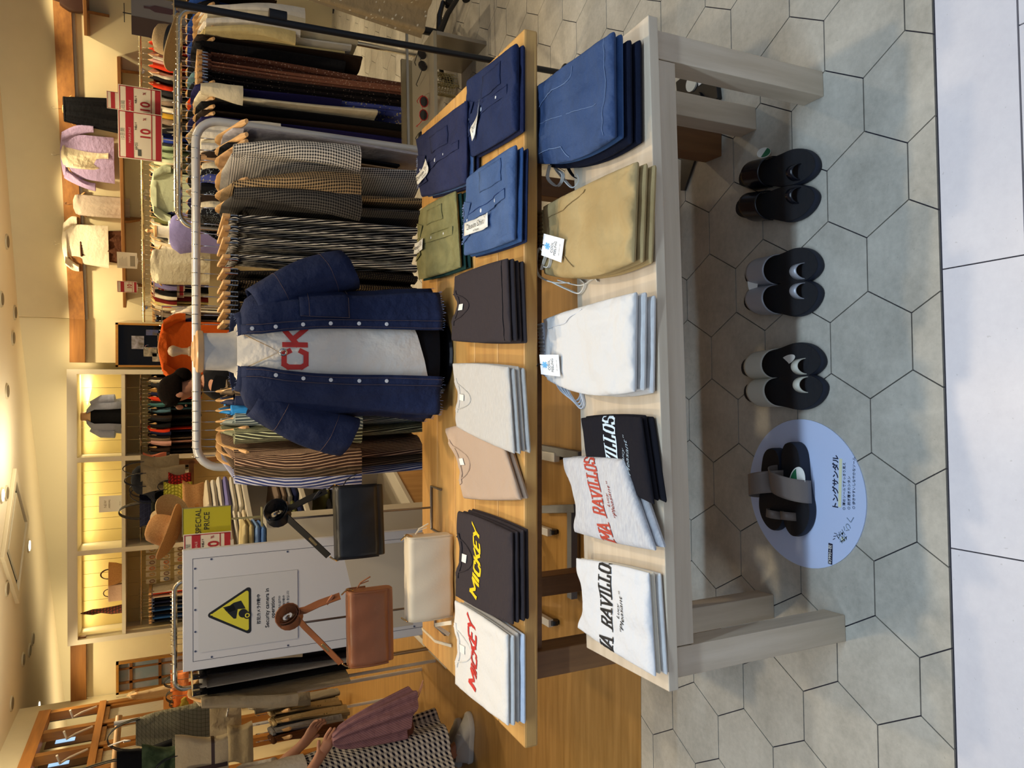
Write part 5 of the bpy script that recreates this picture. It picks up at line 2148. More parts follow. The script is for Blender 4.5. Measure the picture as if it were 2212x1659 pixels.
def bl(px, py):
    q = s.matrix_basis.inverted() @ PY(px, py, by)
    return q.x, q.z


b = MB()
q = [bl(425, 1402), bl(433, 1252), bl(645, 1232), bl(640, 1385)]
xa, xb, za, zb = (q[0][0] + q[3][0]) / 2, (q[1][0] + q[2][0]) / 2, (q[0][1] + q[1][1]) / 2, (q[2][1] + q[3][1]) / 2
b.box(xa, -.0012, zb, xb, -.0002, za)
b.build('sheet', mat('laminate_paper', '#c6c9cd', .2), s, False)
cxx = (xa + xb) / 2
ztop, zlow = bl(450, 1325)[1], bl(540, 1325)[1]
hw_ = (bl(530, 1268)[0] - bl(530, 1360)[0]) / 2
YEL = mat('warning_yellow', '#d2cc3a', .5)
INKB = mat('notice_ink', '#14181c', .5)


def tri(x0, zt, zb_, w_, r_, y_, th):
    pts = []
    P = [V((x0, 0, zt)), V((x0 + w_, 0, zb_)), V((x0 - w_, 0, zb_))]
    cen = sum(P, V()) / 3
    for i in range(3):
        p, a_, c_ = P[i], P[i - 1], P[(i + 1) % 3]
        u, v_ = (a_ - p).normalized(), (c_ - p).normalized()
        bis = (u + v_).normalized()
        for k in range(5):
            f_ = k / 4
            d = (u * (1 - f_) + v_ * f_)
            pts.append(p + d * r_ * 1.4 + (-bis) * r_ * .35 * sin(PI * f_) * 1.0)
    return [V((p.x, y_, p.z)) for p in pts]


b = MB()
b.poly(tri(cxx, ztop + .012, zlow - .004, hw_ + .014, .012, -.0014, 0), .0004, (0, -1, 0))
b.build('triangle_border', INKB, s, False)
b = MB()
b.poly(tri(cxx, ztop - .006, zlow + .005, hw_ - .001, .008, -.0019, 0), .0003, (0, -1, 0))
b.build('triangle_fill', YEL, s, False)
hh = ztop - zlow
T3 = lambda x, z: V((cxx + x * hw_, -.0023, zlow + z * hh))
b = MB()
b.poly([T3(-.30, .40), T3(.18, .62), T3(.44, .40), T3(.50, .22), T3(.0, .08), T3(-.32, .18)], .0003, (0, -1, 0))
b.poly([T3(.02, .50), T3(.28, .66), T3(.36, .40), T3(.1, .34)], .0003, (0, -1, 0))
b.build('camera_mark', INKB, s, False)
b = MB()
b.poly([V((p.x, -.0027, p.z)) for p in (T3(-.34, .34), T3(.12, .30), T3(.10, .06), T3(-.30, .10))], .0002, (0, -1, 0))
b.build('camera_front', YEL, s, False)
b = MB()
b.disc(V((T3(-.10, .2).x, -.0029, T3(0, .17).z)), (0, -1, 0), hw_ * .20, .0003, 24)
b.disc(V((T3(-.22, .2).x, -.0035, T3(0, .07).z)), (0, -1, 0), hw_ * .17, .0003, 24)
b.build('camera_lens', INKB, s, False)
b = MB()
b.disc(V((T3(-.22, .2).x, -.0039, T3(0, .07).z)), (0, -1, 0), hw_ * .11, .0002, 24)
b.poly([V((p.x, -.0027, p.z)) for p in (T3(-.02, .95), T3(.05, .95), T3(.05, .55), T3(-.02, .55))], .0002, (0, -1, 0))
b.build('camera_details', YEL, s, False)
b = MB()
b.disc(V((T3(-.22, .2).x, -.0042, T3(0, .07).z)), (0, -1, 0), hw_ * .06, .0002, 18)
b.build('lens_centre', INKB, s, False)
for str_, px, sz, col_ in (('防犯カメラ作動中', 559, .0145, INKB), ('Security camera in', 577, .0205, INKB), ('operation.', 589, .0205, INKB), ('监视摄像头运行中', 604, .0105, mat('notice_grey', '#4c5056', .6)),
                           ('監視攝影機作動中', 613, .0105, MATS['notice_grey']), ('방범 카메라 작동 중입니다', 622, .0105, MATS['notice_grey'])):
    txt(str_, sz, col_, s, up(cxx, -.0014, bl(px, 1325)[1]), off=.0003 if sz > .012 else 0, name='notice_lettering')

# ================================================================== LEFT RACK (skirts and trousers on metal clips)
LYd = 4.4
pg, ph_ = PY(377, 1258, LYd), PY(372, 1492, LYd)
rack('garment_rack', 'chrome garment rack with black trousers behind the notice board', (ph_.x, LYd, 0), (pg.x, LYd, 0), pg.z, .013, CHT, rc=.05, foot=.32, footm=GREYT)
XL = lambda y: (PY(375, y, LYd).x - ph_.x) / (pg.x - ph_.x)
BKD = cl('#0e0f12', 'floral', '#3c3e40', a=.02, b=.25)
BKC = cl('#1b1a1c', 'noise', '#26242a', a=.01)
WFL = cl('#b9b6ae', 'floral', '#4a4a48', a=.03, b=.2)
CRG = cl('#a89c84', bump=.5, bscale=12)
spec = [(-.06, 'long', CRG, 'cream jacket hanging outside the left end', (1.2, 1, 1.2), None, 'wood'), (.02, 'pants', BKD, 'black flower specked trousers', (1.3, 1, 1.07), None, 'black'), (.09, 'pants', WFL, 'off white flower print trousers', (1.1, 1, 1.05), None, 'black'),
        (.16, 'pants', BKC, 'charcoal textured trousers', (1.5, 1, 1.06), None, 'black'), (.25, 'pants', BK, 'black trousers beside the charcoal pair', (1.4, 1, 1.06), None, 'black'),
        (.34, 'long', CRG, 'cream linen jacket', (1.2, 1, 1.25), None, 'wood'), (.42, 'pants', BK, 'black specked trousers', (1.2, 1, 1.0), None, 'black')]
for k in range(14):
    spec.append((.47 + .036 * k, ['pants', 'skirt'][k % 2], [BK, BKC, CRG, WFL][k % 4], ['black', 'charcoal', 'cream', 'pale printed'][k % 4] + ' trousers behind board', 1.0, None, 'black'))
rail_items((ph_.x, LYd, pg.z), (pg.x, LYd, pg.z), spec, 'left chrome rack', 'clothes on the left chrome rack', 'hangers on the left chrome rack', 'black clipped hanger on the left chrome rack', jit=.04, seed=12)

# ================================================================== RIGHT WALL: shelves, rail and the clothes on it
SHELFW = mat('shelf_oak', '#9c6a30', .5, pat='wood', col2='#7c4f20', ax='x')


def wall_shelf(label, d0, d1, z, brs):
    t_ = thing('wall_shelf', label, 'shelf', on_wall(d0, 0, z), math.atan2(dr.y, dr.x))
    b_ = MB()
    b_.box(0, -.26, -.03, d1 - d0, 0, 0)
    b_.build('board', SHELFW, t_, False, bevel=.003)
    for q in brs:
        b_ = MB()
        x_ = q - d0
        b_.add([(x_ - .012, -.005, -.03), (x_ - .012, -.22, -.03), (x_ - .012, -.20, -.07), (x_ - .012, -.03, -.19), (x_ - .012, -.005, -.19),
                (x_ + .012, -.005, -.03), (x_ + .012, -.22, -.03), (x_ + .012, -.20, -.07), (x_ + .012, -.03, -.19), (x_ + .012, -.005, -.19)],
               [(0, 1, 2, 3, 4), (9, 8, 7, 6, 5), (0, 5, 6, 1), (1, 6, 7, 2), (2, 7, 8, 3), (3, 8, 9, 4), (4, 9, 5, 0)])
        b_.build('bracket', SHELFW, t_, False)
    return t_


wall_shelf('long oak wall shelf with brackets above the wall rail', .22, 2.62, 1.945, (.40, 1.10, 1.80, 2.50))
wall_shelf('short higher oak wall shelf carrying a brown bag', 2.75, 4.2, 2.20, (2.95, 3.6))
t = thing('handbag', 'small dark brown handbag on the high oak shelf', 'bag', on_wall(3.05, .14, 2.20), math.atan2(dr.y, dr.x))
b = MB()
b.loft([[V((x, y, z)) for x, y in rrect(.26 * s_, .10, .04)] for z, s_ in ((0, .9), (.03, 1), (.12, 1), (.17, .8), (.19, .7))])
b.build('body', mat('dark_brown_leather', '#3a2318', .4), t, edge=60)
b = MB()
b.tube([(-.06, .05, .18), (-.05, .05, .25), (0, .05, .29), (.05, .05, .25), (.06, .05, .18)], .006, 8)
b.build('handle', MATS['dark_brown_leather'], t)

WA = math.atan2(dr.y, dr.x)
ROW = 'garments displayed above the wall shelf'


def wall_garment(kind, d, z, m, label, name, cat, sc=(1, 1, 1), idx=0, off=.06, sub=None):
    g = G[kind][idx]
    r_ = dup(g, on_wall(d, off, z), WA + PI / 2, label, ROW, {'body': m, 'sleeve': m, 'skirt': m, 'waistband': m}, sc)
    r_['category'] = cat
    h_ = dup(H_W, on_wall(d, off, z), WA + PI / 2, 'wooden hanger holding the %s' % label.split(' above')[0], 'hangers above the wall shelf', None, (sc[0], sc[1], 1))
    return r_


LAV = cl('#a592b8', bump=.5)
wall_garment('long', 1.66, 2.50, LAV, 'lavender shirt over a cream top above the wall shelf', 'shirt', 'shirt', (1.6, 1.0, .66))
wall_garment('tank', 1.66, 2.49, CRM, 'cream camisole shown under the lavender shirt', 'camisole', 'top', (3.6, .62, .60))
wall_garment('tee', .80, 2.53, cl('#d8cfb8'), 'cream wide sleeved tee above the brown skirt on the wall', 'tee', 'shirt', (2.0, 1.0, .72))
wall_garment('skirt', .80, 2.38, cl('#4a2c1c', bump=.6), 'brown gathered skirt hung under the cream tee on the wall', 'skirt', 'skirt', (1.6, .80, .50))
wall_garment('tank', 1.20, 2.42, cl('#b9ab9c'), 'thin pale grey camisole hanging above the wall shelf', 'camisole', 'top', (1.6, .60, .74))
wall_garment('skirt', 2.08, 2.48, BK, 'black satin wide trousers hanging above the wall shelf', 'trousers', 'trousers', (1.8, .74, .62), idx=1)

# chrome wall rail with rings
t = thing('wall_rail', 'long chrome clothes rail fixed along the right wall', 'rail', on_wall(.12, .40, 1.75), WA)
b = MB()
b.tube([(0, 0, 0), (3.6, 0, 0)], .011, 12)
b.build('tube', mat('warm_chrome', '#d8c9a0', .25, metal=.9), t)
for x_ in (.03, 1.2, 2.4, 3.5):
    b = MB()
    b.tube([(x_, 0, 0), (x_, .395, 0)], .008, 8)
    b.disc((x_, .395, 0), (0, 1, 0), .025, .005, 14)
    b.build('wall_bracket', CHROME, t)
CC = {k: cl(v) for k, v in {'white': '#d8d0bc', 'cream': '#cfc0a0', 'black': '#131215', 'dark brown': '#2c1f18', 'navy': '#1b2040', 'red orange': '#c8381c', 'coral': '#c86a50', 'lilac': '#7d78ac',
                            'sage green': '#8a9a78', 'bottle green': '#2f5a40', 'grey': '#8c8880', 'pale green': '#b4bc9c', 'mustard': '#b08a2c', 'pink': '#c89a92', 'royal blue': '#24388c', 'olive': '#5a5a34',
                            'burgundy': '#6a1c1c', 'pale yellow': '#cfc07c', 'taupe': '#7d6c5c', 'dark floral': '#1e1a1c', 'steel blue': '#4a6c80', 'salmon': '#d07c60', 'teal': '#3f6c70', 'denim blue': '#2f5ca0', 'charcoal': '#26262a'}.items()}
CC['dark floral'] = FDK
seqL = ['dark floral', 'dark floral', 'taupe', 'cream', 'pale yellow', 'burgundy', 'white', 'black', 'lilac', 'white', 'salmon', 'cream', 'black', 'white', 'coral', 'dark brown',
        'white', 'cream', 'charcoal', 'cream', 'white', 'olive', 'black', 'navy', 'grey', 'bottle green', 'pale yellow', 'cream', 'lilac', 'navy', 'white', 'pale green', 'cream', 'pale green', 'sage green', 'sage green',
        'charcoal', 'royal blue', 'black', 'grey', 'taupe', 'mustard', 'white', 'taupe', 'grey', 'charcoal', 'red orange', 'black', 'white', 'red orange', 'pink', 'white', 'red orange', 'red orange', 'taupe', 'navy', 'white', 'black', 'royal blue', 'dark brown', 'navy', 'cream']
spec = []
for k, c_ in enumerate(seqL):
    kn = ['fartop', 'farskirt'][1 if c_ in ('dark floral',) else 0]
    spec.append(((k + .6) / len(seqL), kn, CC[c_], c_ + (' skirt' if kn == 'farskirt' else ' top'), 1.0))
ps = on_wall(.16, .40, 1.75)
pe_ = on_wall(3.2, .40, 1.75)
rail_items(ps, pe_, spec, 'right wall rail', 'garments on the right wall rail', 'hangers on the right wall rail', '', jit=.10, seed=21)
# forward-facing pieces in front of the rail
for d_, m_, w_, kind, sc_ in ((1.50, CC['pale green'], 'pale green blouse facing front before the wall rail', 'tee', (2.4, .95, .9)), (.80, cl('#c9c3ac', bump=.7), 'off white lace vest over charcoal facing front before the wall rail', 'tank', (2.6, 1.0, .8))):
    g = G[kind][0]
    p = on_wall(d_, .70, 1.74)
    r_ = dup(g, p, WA + PI / 2, w_, 'front facing garments before the wall rail', {'body': m_, 'sleeve': m_}, sc_)
    r_['category'] = 'blouse'
    dup(H_W, p, WA + PI / 2, 'wooden hanger holding the ' + w_, 'front facing hangers', None, None)
# small linen mannequin with blue top before the wall rail
t = thing('mannequin', 'small linen mannequin in a blue and white knit before the wall rail', 'mannequin', on_wall(1.17, .85, 0), WA)
b = MB()
b.lathe([(.012, 0), (.012, 1.2)], n=10)
b.lathe([(.14, 0), (.14, .01), (.02, .02)], n=24)
b.build('pole', CHROME, t)
b = MB()
b.loft([[V((a_ * cos(2 * PI * k / 28), c_ * sin(2 * PI * k / 28), z)) for k in range(28)] for z, a_, c_ in ((1.1, .12, .08), (1.3, .13, .09), (1.42, .16, .08), (1.50, .10, .06), (1.53, .055, .05), (1.62, .05, .05))])
b.build('torso', LINEN, t, edge=80)
b = MB()
b.lathe([(.055, 1.62), (.055, 1.64), (.02, 1.65), (.012, 1.68), (.02, 1.70), (.005, 1.72)], n=20)
b.build('neck_cap', CAPW, t)
t2 = thing('knit_shirt', 'blue grey knit with white neckline on the small mannequin', 'shirt', t.location.copy(), WA)
b = MB()
b.loft([[V((a_ * cos(2 * PI * k / 28), c_ * sin(2 * PI * k / 28), z)) for k in range(28)] for z, a_, c_ in ((1.0, .18, .12), (1.3, .17, .115), (1.42, .20, .105), (1.49, .15, .08), (1.515, .10, .065))], cap1=False, cap0=False)
b.build('body', CC['lilac'], t2, edge=80)
b = MB()
b.tube([V((.105 * cos(k * PI / 12), .07 * sin(k * PI / 12), 1.515 - .03 * max(0, -sin(k * PI / 12)))) for k in range(25)], .010, 6)
b.build('collar', PAPER, t2)


# ---- sale cards
def sale_card(label, c, w_, h_, rz, big=True, plain=False, stem=0.12):
    t_ = thing('sale_card', label, 'sign', c, rz)
    b_ = MB()
    b_.box(-w_ / 2, 0, -h_ / 2, w_ / 2, .004, h_ / 2)
    b_.build('card', mat('card_paper', '#d6cdbc', .5), t_, False)
    b_ = MB()
    b_.tube([(0, .002, -h_ / 2), (0, .002, -h_ / 2 - stem)], .004, 6)
    b_.box(-.03, -.004, -h_ / 2 - .008, .03, .008, -h_ / 2 + .004)
    b_.build('clip_holder', mat('clear_clip', '#c9c2b4', .2), t_, False)
    if plain:
        b_ = MB()
        for k in range(6):
            b_.box(-w_ * .36, -.0012, h_ * (.36 - .07 * k), w_ * (.1 + .06 * (k % 3)), 0, h_ * (.375 - .07 * k))
        b_.box(-w_ * .36, -.0012, -h_ * .40, w_ * .3, 0, -h_ * .15)
        b_.build('printing', mat('card_grey', '#8d8474', .6), t_, False)
        return t_
    b_ = MB()
    e = h_ * .02
    X0, X1, Z0, Z1 = -w_ / 2 + e, w_ / 2 - e, -h_ / 2 + e, h_ / 2 - e
    lw = h_ * .018
    for q in ((X0, Z0, X1, Z0 + h_ * .13), (X0, Z1 - lw, X1, Z1), (X0, Z0, X0 + lw, Z1), (X1 - lw, Z0, X1, Z1), (X0, h_ * .15, X1, h_ * .33), (X0, -h_ * .27, X1, -h_ * .25)):
        b_.box(q[0], -.0012, q[1], q[2], 0, q[3])
    b_.build('red_bands', RED, t_, False)
    txt('10', h_ * .32, RED, t_, up(w_ * .05, -.0014, -h_ * .13), off=h_ * .008, name='number', sx=.85)
    txt('%', h_ * .10, RED, t_, up(w_ * .36, -.0014, -h_ * .10), name='percent')
    if big:
        txt('EPOS', h_ * .08, mat('card_green_grey', '#5f6a64', .6), t_, up(-w_ * .22, -.0014, h_ * .09), name='small_lettering')
        txt('半額より', h_ * .05, DARKP, t_, up(w_ * .2, -.0014, h_ * .10), name='small_lettering')
        txt('10日間', h_ * .10, mat('card_grey2', '#9aa094', .6), t_, up(0, -.0014, h_ * .40), name='top_lettering')
        txt('MARUI SALE', h_ * .07, mat('card_pale', '#d8b8b0', .6), t_, up(0, -.0014, h_ * .235), name='band_lettering')
        b_ = MB()
        b_.box(-w_ * .42, -.0013, -h_ * .02, -w_ * .28, 0, h_ * .06)
        b_.build('card_icon', mat('card_icon_grey', '#4a504c', .6), t_, False)
    return t_


sale_card('big red and white ten percent sale card, nearest on the right rail', on_wall(2.02, .95, 1.745), .40, .345, WA + .12)
sale_card('red and white ten percent sale card half hidden behind the biggest one', on_wall(2.24, .86, 1.745), .36, .335, WA + .10)
c = on_wall(2.25, .45, 1.93)
sale_card('small red ten percent card clipped up at the black trousers', c, .15, .19, WA, False, stem=.06)
sale_card('small white printed card under the brown skirt on the wall', on_wall(.77, .45, 1.89), .16, .175, WA, plain=True, stem=.05)
sale_card('small red ten percent card at the left end of the wall shelf', on_wall(.50, .45, 1.895), .115, .175, WA, False, stem=.05)
sale_card('red ten percent card among the clothes behind the near rack', on_wall(.56, .60, 1.52), .20, .28, WA, True)

# poster and straw hat
t = thing('poster', 'grey photo poster with standing people above the rearmost rack', 'poster', on_wall(2.98, 1.2, 1.55), WA + .05)
b = MB()
b.box(-.15, 0, -.30, .15, .006, .24)
b.build('sheet', mat('poster_grey', '#8a8a90', .5), t, False)
b = MB()
b.box(-.15, -.001, -.30, -.01, 0, .24)
b.build('printed_wall', mat('poster_brown', '#5a4a48', .6), t, False)
for x_, z_ in ((-.06, -.10), (.07, .05)):
    b = MB()
    b.poly([(x_ - .02, -.002, z_ - .16), (x_ + .02, -.002, z_ - .16), (x_ + .025, -.002, z_ + .02), (x_ + .008, -.002, z_ + .06), (x_ + .008, -.002, z_ + .10), (x_ - .01, -.002, z_ + .10), (x_ - .008, -.002, z_ + .06), (x_ - .024, -.002, z_ + .02)], .0006, (0, -1, 0))
    b.build('printed_figure', mat('poster_figure', '#5c4450', .6), t, False)
b = MB()
b.tube([(0, .003, .24), (0, .003, .30)], .004, 6)
b.tube([(-.07, .003, .29), (.07, .003, .29)], .003, 6)
b.build('hanging_clip', BLACKP, t)


def straw_hat(label, c, rz, m, bandm, r_=.155, tilt=0.0, tilt2=0.0):
    t_ = thing('straw_hat', label, 'hat', c, 0, 'straw hats')
    t_.rotation_euler = (tilt, tilt2, rz)
    b_ = MB()
    prof = [(r_, .006), (r_ * .98, .012), (r_ * .75, .004), (r_ * .56, .006), (r_ * .54, .03), (r_ * .52, .07), (r_ * .47, .10), (r_ * .35, .112), (r_ * .18, .105), (.002, .10)]
    n = 36
    b_.loft([[V((q * cos(2 * PI * k / n) * 1.0, q * sin(2 * PI * k / n) * .86, z + (.012 * cos(4 * PI * k / n) if q > r_ * .7 else 0) - (.02 * max(0, 1 - abs(sin(2 * PI * k / n)) * 2) if z > .1 else 0))) for k in range(n)] for q, z in prof])
    b_.build('crown_and_brim', m, t_, edge=60)
    if bandm:
        b_ = MB()
        b_.loft([[V((q * cos(2 * PI * k / n), q * sin(2 * PI * k / n) * .86, z)) for k in range(n)] for q, z in ((r_ * .575, .008), (r_ * .565, .028), (r_ * .55, .042))], cap0=False, cap1=False)
        b_.build('ribbon_band', bandm, t_)
    return t_


STRAW = mat('pale_straw', '#b99f74', .8, pat='noise', col2='#a78c62', a=.006, bump=.4, bscale=200)
STRW2 = mat('orange_straw', '#c08c50', .8, pat='noise', col2='#ac7840', a=.006, bump=.4, bscale=200)
straw_hat('pale straw hat with black ribbon band near the poster', PY(380, 92, 4.6) , .3, STRAW, mat('black_ribbon', '#14141a', .6), .17, -.15, .25)

# ================================================================== BACK WALL: mirror, white shelving, window
WOODF = mat('window_frame_oak', '#a8772c', .5, pat='wood', col2='#8a5c20', ax='z')
BKZ = BY
b = MB()
b.box(.20, BKZ - .02, 1.2, .66, BKZ - .005, 2.01)
w1 = struct('window_1', b, mat('mirror_dark', '#15130f', .08, metal=.4))
for q in ((.195, 1.2, .215, 2.03), (.645, 1.2, .665, 2.03), (.195, 2.005, .665, 2.03)):
    b = MB()
    b.box(q[0], BKZ - .05, q[1], q[2], BKZ, q[3])
    b.build('window_frame', WOODF, w1, False)
for k, (x_, z_, w_, h_, c_) in enumerate(((.46, 1.82, .14, .12, '#8a8898'), (.36, 1.70, .10, .13, '#9c9484'), (.52, 1.58, .09, .10, '#8a5c34'), (.42, 1.50, .12, .09, '#aa9c8c'), (.30, 1.62, .09, .12, '#b0a496'), (.25, 1.50, .06, .10, '#7c8c8c'), (.57, 1.68, .06, .12, '#3c4c8c'))):
    t = thing('photo_card', 'small photo card number %s on the dark mirror' % k, 'card', (x_, BKZ - .03, z_), 0, 'photo cards on the dark mirror')
    t['label'] = ['grey violet photo card highest', 'beige photo card in the middle', 'brown photo card at the right', 'pale pinkish card lowest', 'cream photo card left of centre', 'teal grey card lowest left', 'blue card at the right edge'][k] + ' on the dark mirror'
    b = MB()
    b.box(-w_ / 2, 0, -h_ / 2, w_ / 2, .004, h_ / 2)
    b.build('card', mat('photo_%d' % k, c_, .5, pat='noise', col2='#4c443c', a=.05), t, False)

# white shelving
SHW_ = mat('shelving_white', '#cdc5b0', .5)
PLK = mat('yellow_lit_planks', '#cdbb80', .7)
SX0, SX1 = -2.685, .167
SYF, SYB = BY - .10, BY + .34
t = thing('shelving_unit', 'white built in shelving with lit niches along the back wall', 'shelving')
t.location = (0, 0, 0)
DX = (-.80, -1.765)
b = MB()
b.box(SX0, SYF, 2.38, SX1, SYB, 2.47)
b.build('top_board', SHW_, t, False)
for x_ in (SX0, SX1 - .05) + DX:
    b = MB()
    b.box(x_, SYF, 0, x_ + .05, SYB, 2.38)
    b.build('side_panel' if x_ not in DX else 'divider', SHW_, t, False)
EDG = [SX0 + .05, DX[1], DX[1] + .05, DX[0], DX[0] + .05, SX1 - .05]
for i in range(3):
    x0, x1 = EDG[2 * i], EDG[2 * i + 1]
    b = MB()
    b.box(x0, SYF + .01, 1.94, x1, SYB, 1.975)
    b.build('shelf_board', SHW_, t, False)
    b = MB()
    n_ = int((x1 - x0) / .13)
    for k in range(n_):
        a_, c_ = x0 + (x1 - x0) * k / n_, x0 + (x1 - x0) * (k + 1) / n_
        b.box(a_ + .002, SYB - .02, 0, c_ - .002, SYB, 2.38)
    b.build('plank_back', PLK, t, False)
    b = MB()
    b.tube([(x0, SYF + .2, 1.80), (x1, SYF + .2, 1.80)], .010, 8)
    b.build('clothes_rail', CHROME, t)
    light('niche_light', 'AREA', ((x0 + x1) / 2, SYB - .10, 2.365), 3.2, (1.0, .80, .42), size=x1 - x0 - .05, size_y=.03)
bz_ = SYF + .2
seqN = ['dark brown', 'white', 'charcoal', 'mustard', 'navy', 'red orange', 'black', 'teal', 'steel blue', 'black', 'dark brown', 'charcoal', 'black', 'red orange', 'navy', 'black', 'taupe', 'pink', 'dark brown', 'charcoal']
rail_items((EDG[4] + .02, bz_, 1.80), (EDG[5] - .02, bz_, 1.80), [(None, 'fartop', CC[c_] if c_ != 'mustard' else cl('#8a6430'), c_ + ' garment') for c_ in seqN[::-1]], 'niche rail of the white shelving', 'garments in the right niche', 'hangers in the right niche', '', jit=.12, seed=31)
seqN = ['black', 'pink', 'cream', 'white', 'pink', 'charcoal', 'navy', 'cream', 'taupe', 'white', 'black']
rail_items((EDG[2] + .05, bz_, 1.80), (EDG[3] - .05, bz_, 1.80), [(None, 'fartop', CC[c_], c_ + ' garment', (1.5, 1, .8)) for c_ in seqN], 'middle niche rail', 'garments in the middle niche', 'hangers in the middle niche', '', jit=.15, seed=32)
seqN = ['charcoal', 'denim blue', 'black', 'denim blue', 'charcoal', 'navy', 'black', 'white', 'red orange', 'white']
rail_items((EDG[0] + .05, bz_, 1.80), (EDG[0] + .42, bz_, 1.80), [(None, 'farskirt', CC[c_], c_ + ' folded trousers', (1.3, 1, 1)) for c_ in seqN], 'left niche rail', 'trousers in the left niche', 'hangers in the left niche', '', jit=.1, seed=33, )
# accessory cards in the left niche
rr = random.Random(8)
for k in range(24):
    i_, j_ = k % 6, k // 6
    x_ = EDG[0] + .50 + i_ * .065 + rr.uniform(-.01, .01)
    z_ = 1.70 - j_ * .14
    c_ = rr.choice(['#b08c50', '#8a8478', '#c0b49c', '#6c4a30', '#a85c28', '#4c5064'])
    t2 = thing('accessory_card', 'small hanging accessory card, %s row of the left niche, %s in the row' % (ORD[j_], ORD[i_]), 'accessory', (x_, bz_ - .05, z_), rr.uniform(-.3, .3), 'accessory cards in the left niche')
    b = MB()
    b.box(-.026, 0, -.05, .026, .003, .05)
    b.build('card', mat('acc_paper', '#a89c84', .6), t2, False)
    b = MB()
    b.tube([V((.016 * cos(q * PI / 5), -.006, -.01 + .024 * sin(q * PI / 5))) for q in range(11)], .005, 6)
    b.build('accessory', mat('acc_' + c_, c_, .4), t2)
# display pieces on the shelf boards
t = thing('mannequin', 'small bust on the top shelf of the white shelving', 'mannequin', (-.33, BY + .06, 1.976))
b = MB()
b.loft([[V((a_ * cos(2 * PI * k / 24), c_ * sin(2 * PI * k / 24), z)) for k in range(24)] for z, a_, c_ in ((0, .10, .07), (.15, .11, .07), (.27, .12, .07), (.32, .06, .05), (.35, .045, .045), (.37, .05, .05), (.385, .04, .04))])
b.build('torso', CAPW, t, edge=80)
t2 = thing('shirt', 'grey blue shirt open over black camisole on the shelf bust', 'shirt', (-.33, BY + .06, 1.98))
b = MB()
b.loft([[V((a_ * sin(th), -c_ * cos(th), z)) for th in [.45 + (2 * PI - .9) * k / 30 for k in range(31)]] for z, a_, c_ in ((0, .19, .12), (.12, .17, .11), (.25, .17, .10), (.30, .11, .08), (.325, .075, .06))], closed=False)
b.build('body', cl('#8d93a8', bump=.7), t2, edge=80, solid=.003)
for sg in (-1, 1):
    b = MB()
    b.tube([(sg * .12, 0, .27), (sg * .18, -.02, .18), (sg * .19, -.04, .06)], [.05, .05, .045], 12)
    b.build('sleeve', MATS[[k for k in MATS if '8d93a8' in k][0]], t2)
t2 = thing('camisole', 'black camisole on the bust in the right niche', 'top', (-.33, BY + .06, 1.98))
b = MB()
b.loft([[V((a_ * sin(th), -c_ * cos(th), z)) for th in [2 * PI * k / 24 for k in range(24)]] for z, a_, c_ in ((.0, .13, .09), (.2, .125, .085), (.285, .10, .075))], cap0=False, cap1=False)
b.build('body', BK, t2, edge=80)
t = thing('new_sign', 'white NEW ARRIVAL sign standing in the middle niche', 'sign', (-1.26, SYF + .10, 1.976), 0)
b = MB()
b.box(-.085, 0, 0, .085, .004, .215)
b.build('card', PAPER, t, False)
txt('NEW', .034, mat('sign_brown_ink', '#7a6a50', .6), t, up(0, -.001, .155))
txt('ARRIVAL', .024, MATS['sign_brown_ink'], t, up(0, -.001, .118))
txt('niko and...', .012, MATS['sign_brown_ink'], t, up(0, -.001, .02), name='small_lettering')
t = thing('straw_basket', 'woven straw basket bag with round handles in the left niche', 'bag', (-2.02, SYF + .16, 1.976), .25)
b = MB()
b.loft([[V((x * s_, y * s_, z)) for x, y in [(p[0], p[1] - .07) for p in rrect(.24, .14, .05)]] for z, s_ in ((0, .75), (.06, .95), (.13, 1.05))])
b.build('body', STRW2, t, edge=70)
for y_ in (-.04, .04):
    b = MB()
    b.tube([V((.05 * cos(k * PI / 10), y_, .13 + .075 * sin(k * PI / 10))) for k in range(11)], .005, 6)
    b.build('handle', mat('dark_handle', '#4c3018', .5), t)
t = thing('tote_bag', 'pale pink square bag with dark handle beside the straw basket', 'bag', (-2.22, SYF + .16, 1.976), .0)
b = MB()
b.box(-.09, -.04, 0, .09, .04, .135)
b.build('body', cl('#c8a890'), t, False, bevel=.01)
b = MB()
b.tube([V((.04 * cos(k * PI / 10), 0, .13 + .05 * sin(k * PI / 10))) for k in range(11)], .005, 6)
b.build('handle', MATS['dark_handle'], t)
t = thing('scarf', 'red plaid scarf knotted and hanging in the left niche', 'scarf', (-2.40, SYF + .14, 1.976), 0)
b = MB()
b.tube([(0, 0, .39), (0, 0, .33), (0, 0, .28), (.005, 0, .20), (-.005, 0, .10), (0, 0, .005)], [.004, .018, .03, .024, .040, .045], 12)
b.build('cloth', cl('#7a3c30', 'grid', '#39302c', a=.03, b=.35), t, edge=80)

# wood framed window in the left part of the back wall
b = MB()
b.box(-3.27, BY - .012, 1.25, -2.96, BY - .004, 2.02)
w2 = struct('window_2', b, mat('window_view', '#6d7c88', .3, pat='noise', col2='#9c8c8c', a=.3))
for q in ((-3.28, 1.2, -3.26, 2.035), (-2.965, 1.2, -2.945, 2.035), (-3.28, 2.01, -2.945, 2.035)):
    b = MB()
    b.box(q[0], BY - .06, q[1], q[2], BY, q[3])
    b.build('window_frame', WOODF, w2, False)
for q in ((-3.26, 1.88, -2.965, 1.91), (-3.26, 1.60, -2.965, 1.63), (-3.19, 1.25, -3.165, 2.02), (-3.04, 1.25, -3.02, 2.02)):
    b = MB()
    b.box(q[0], BY - .025, q[1], q[2], BY - .012, q[3])
    b.build('window_bar', mat('dark_oak_bar', '#6d431a', .5), w2, False)

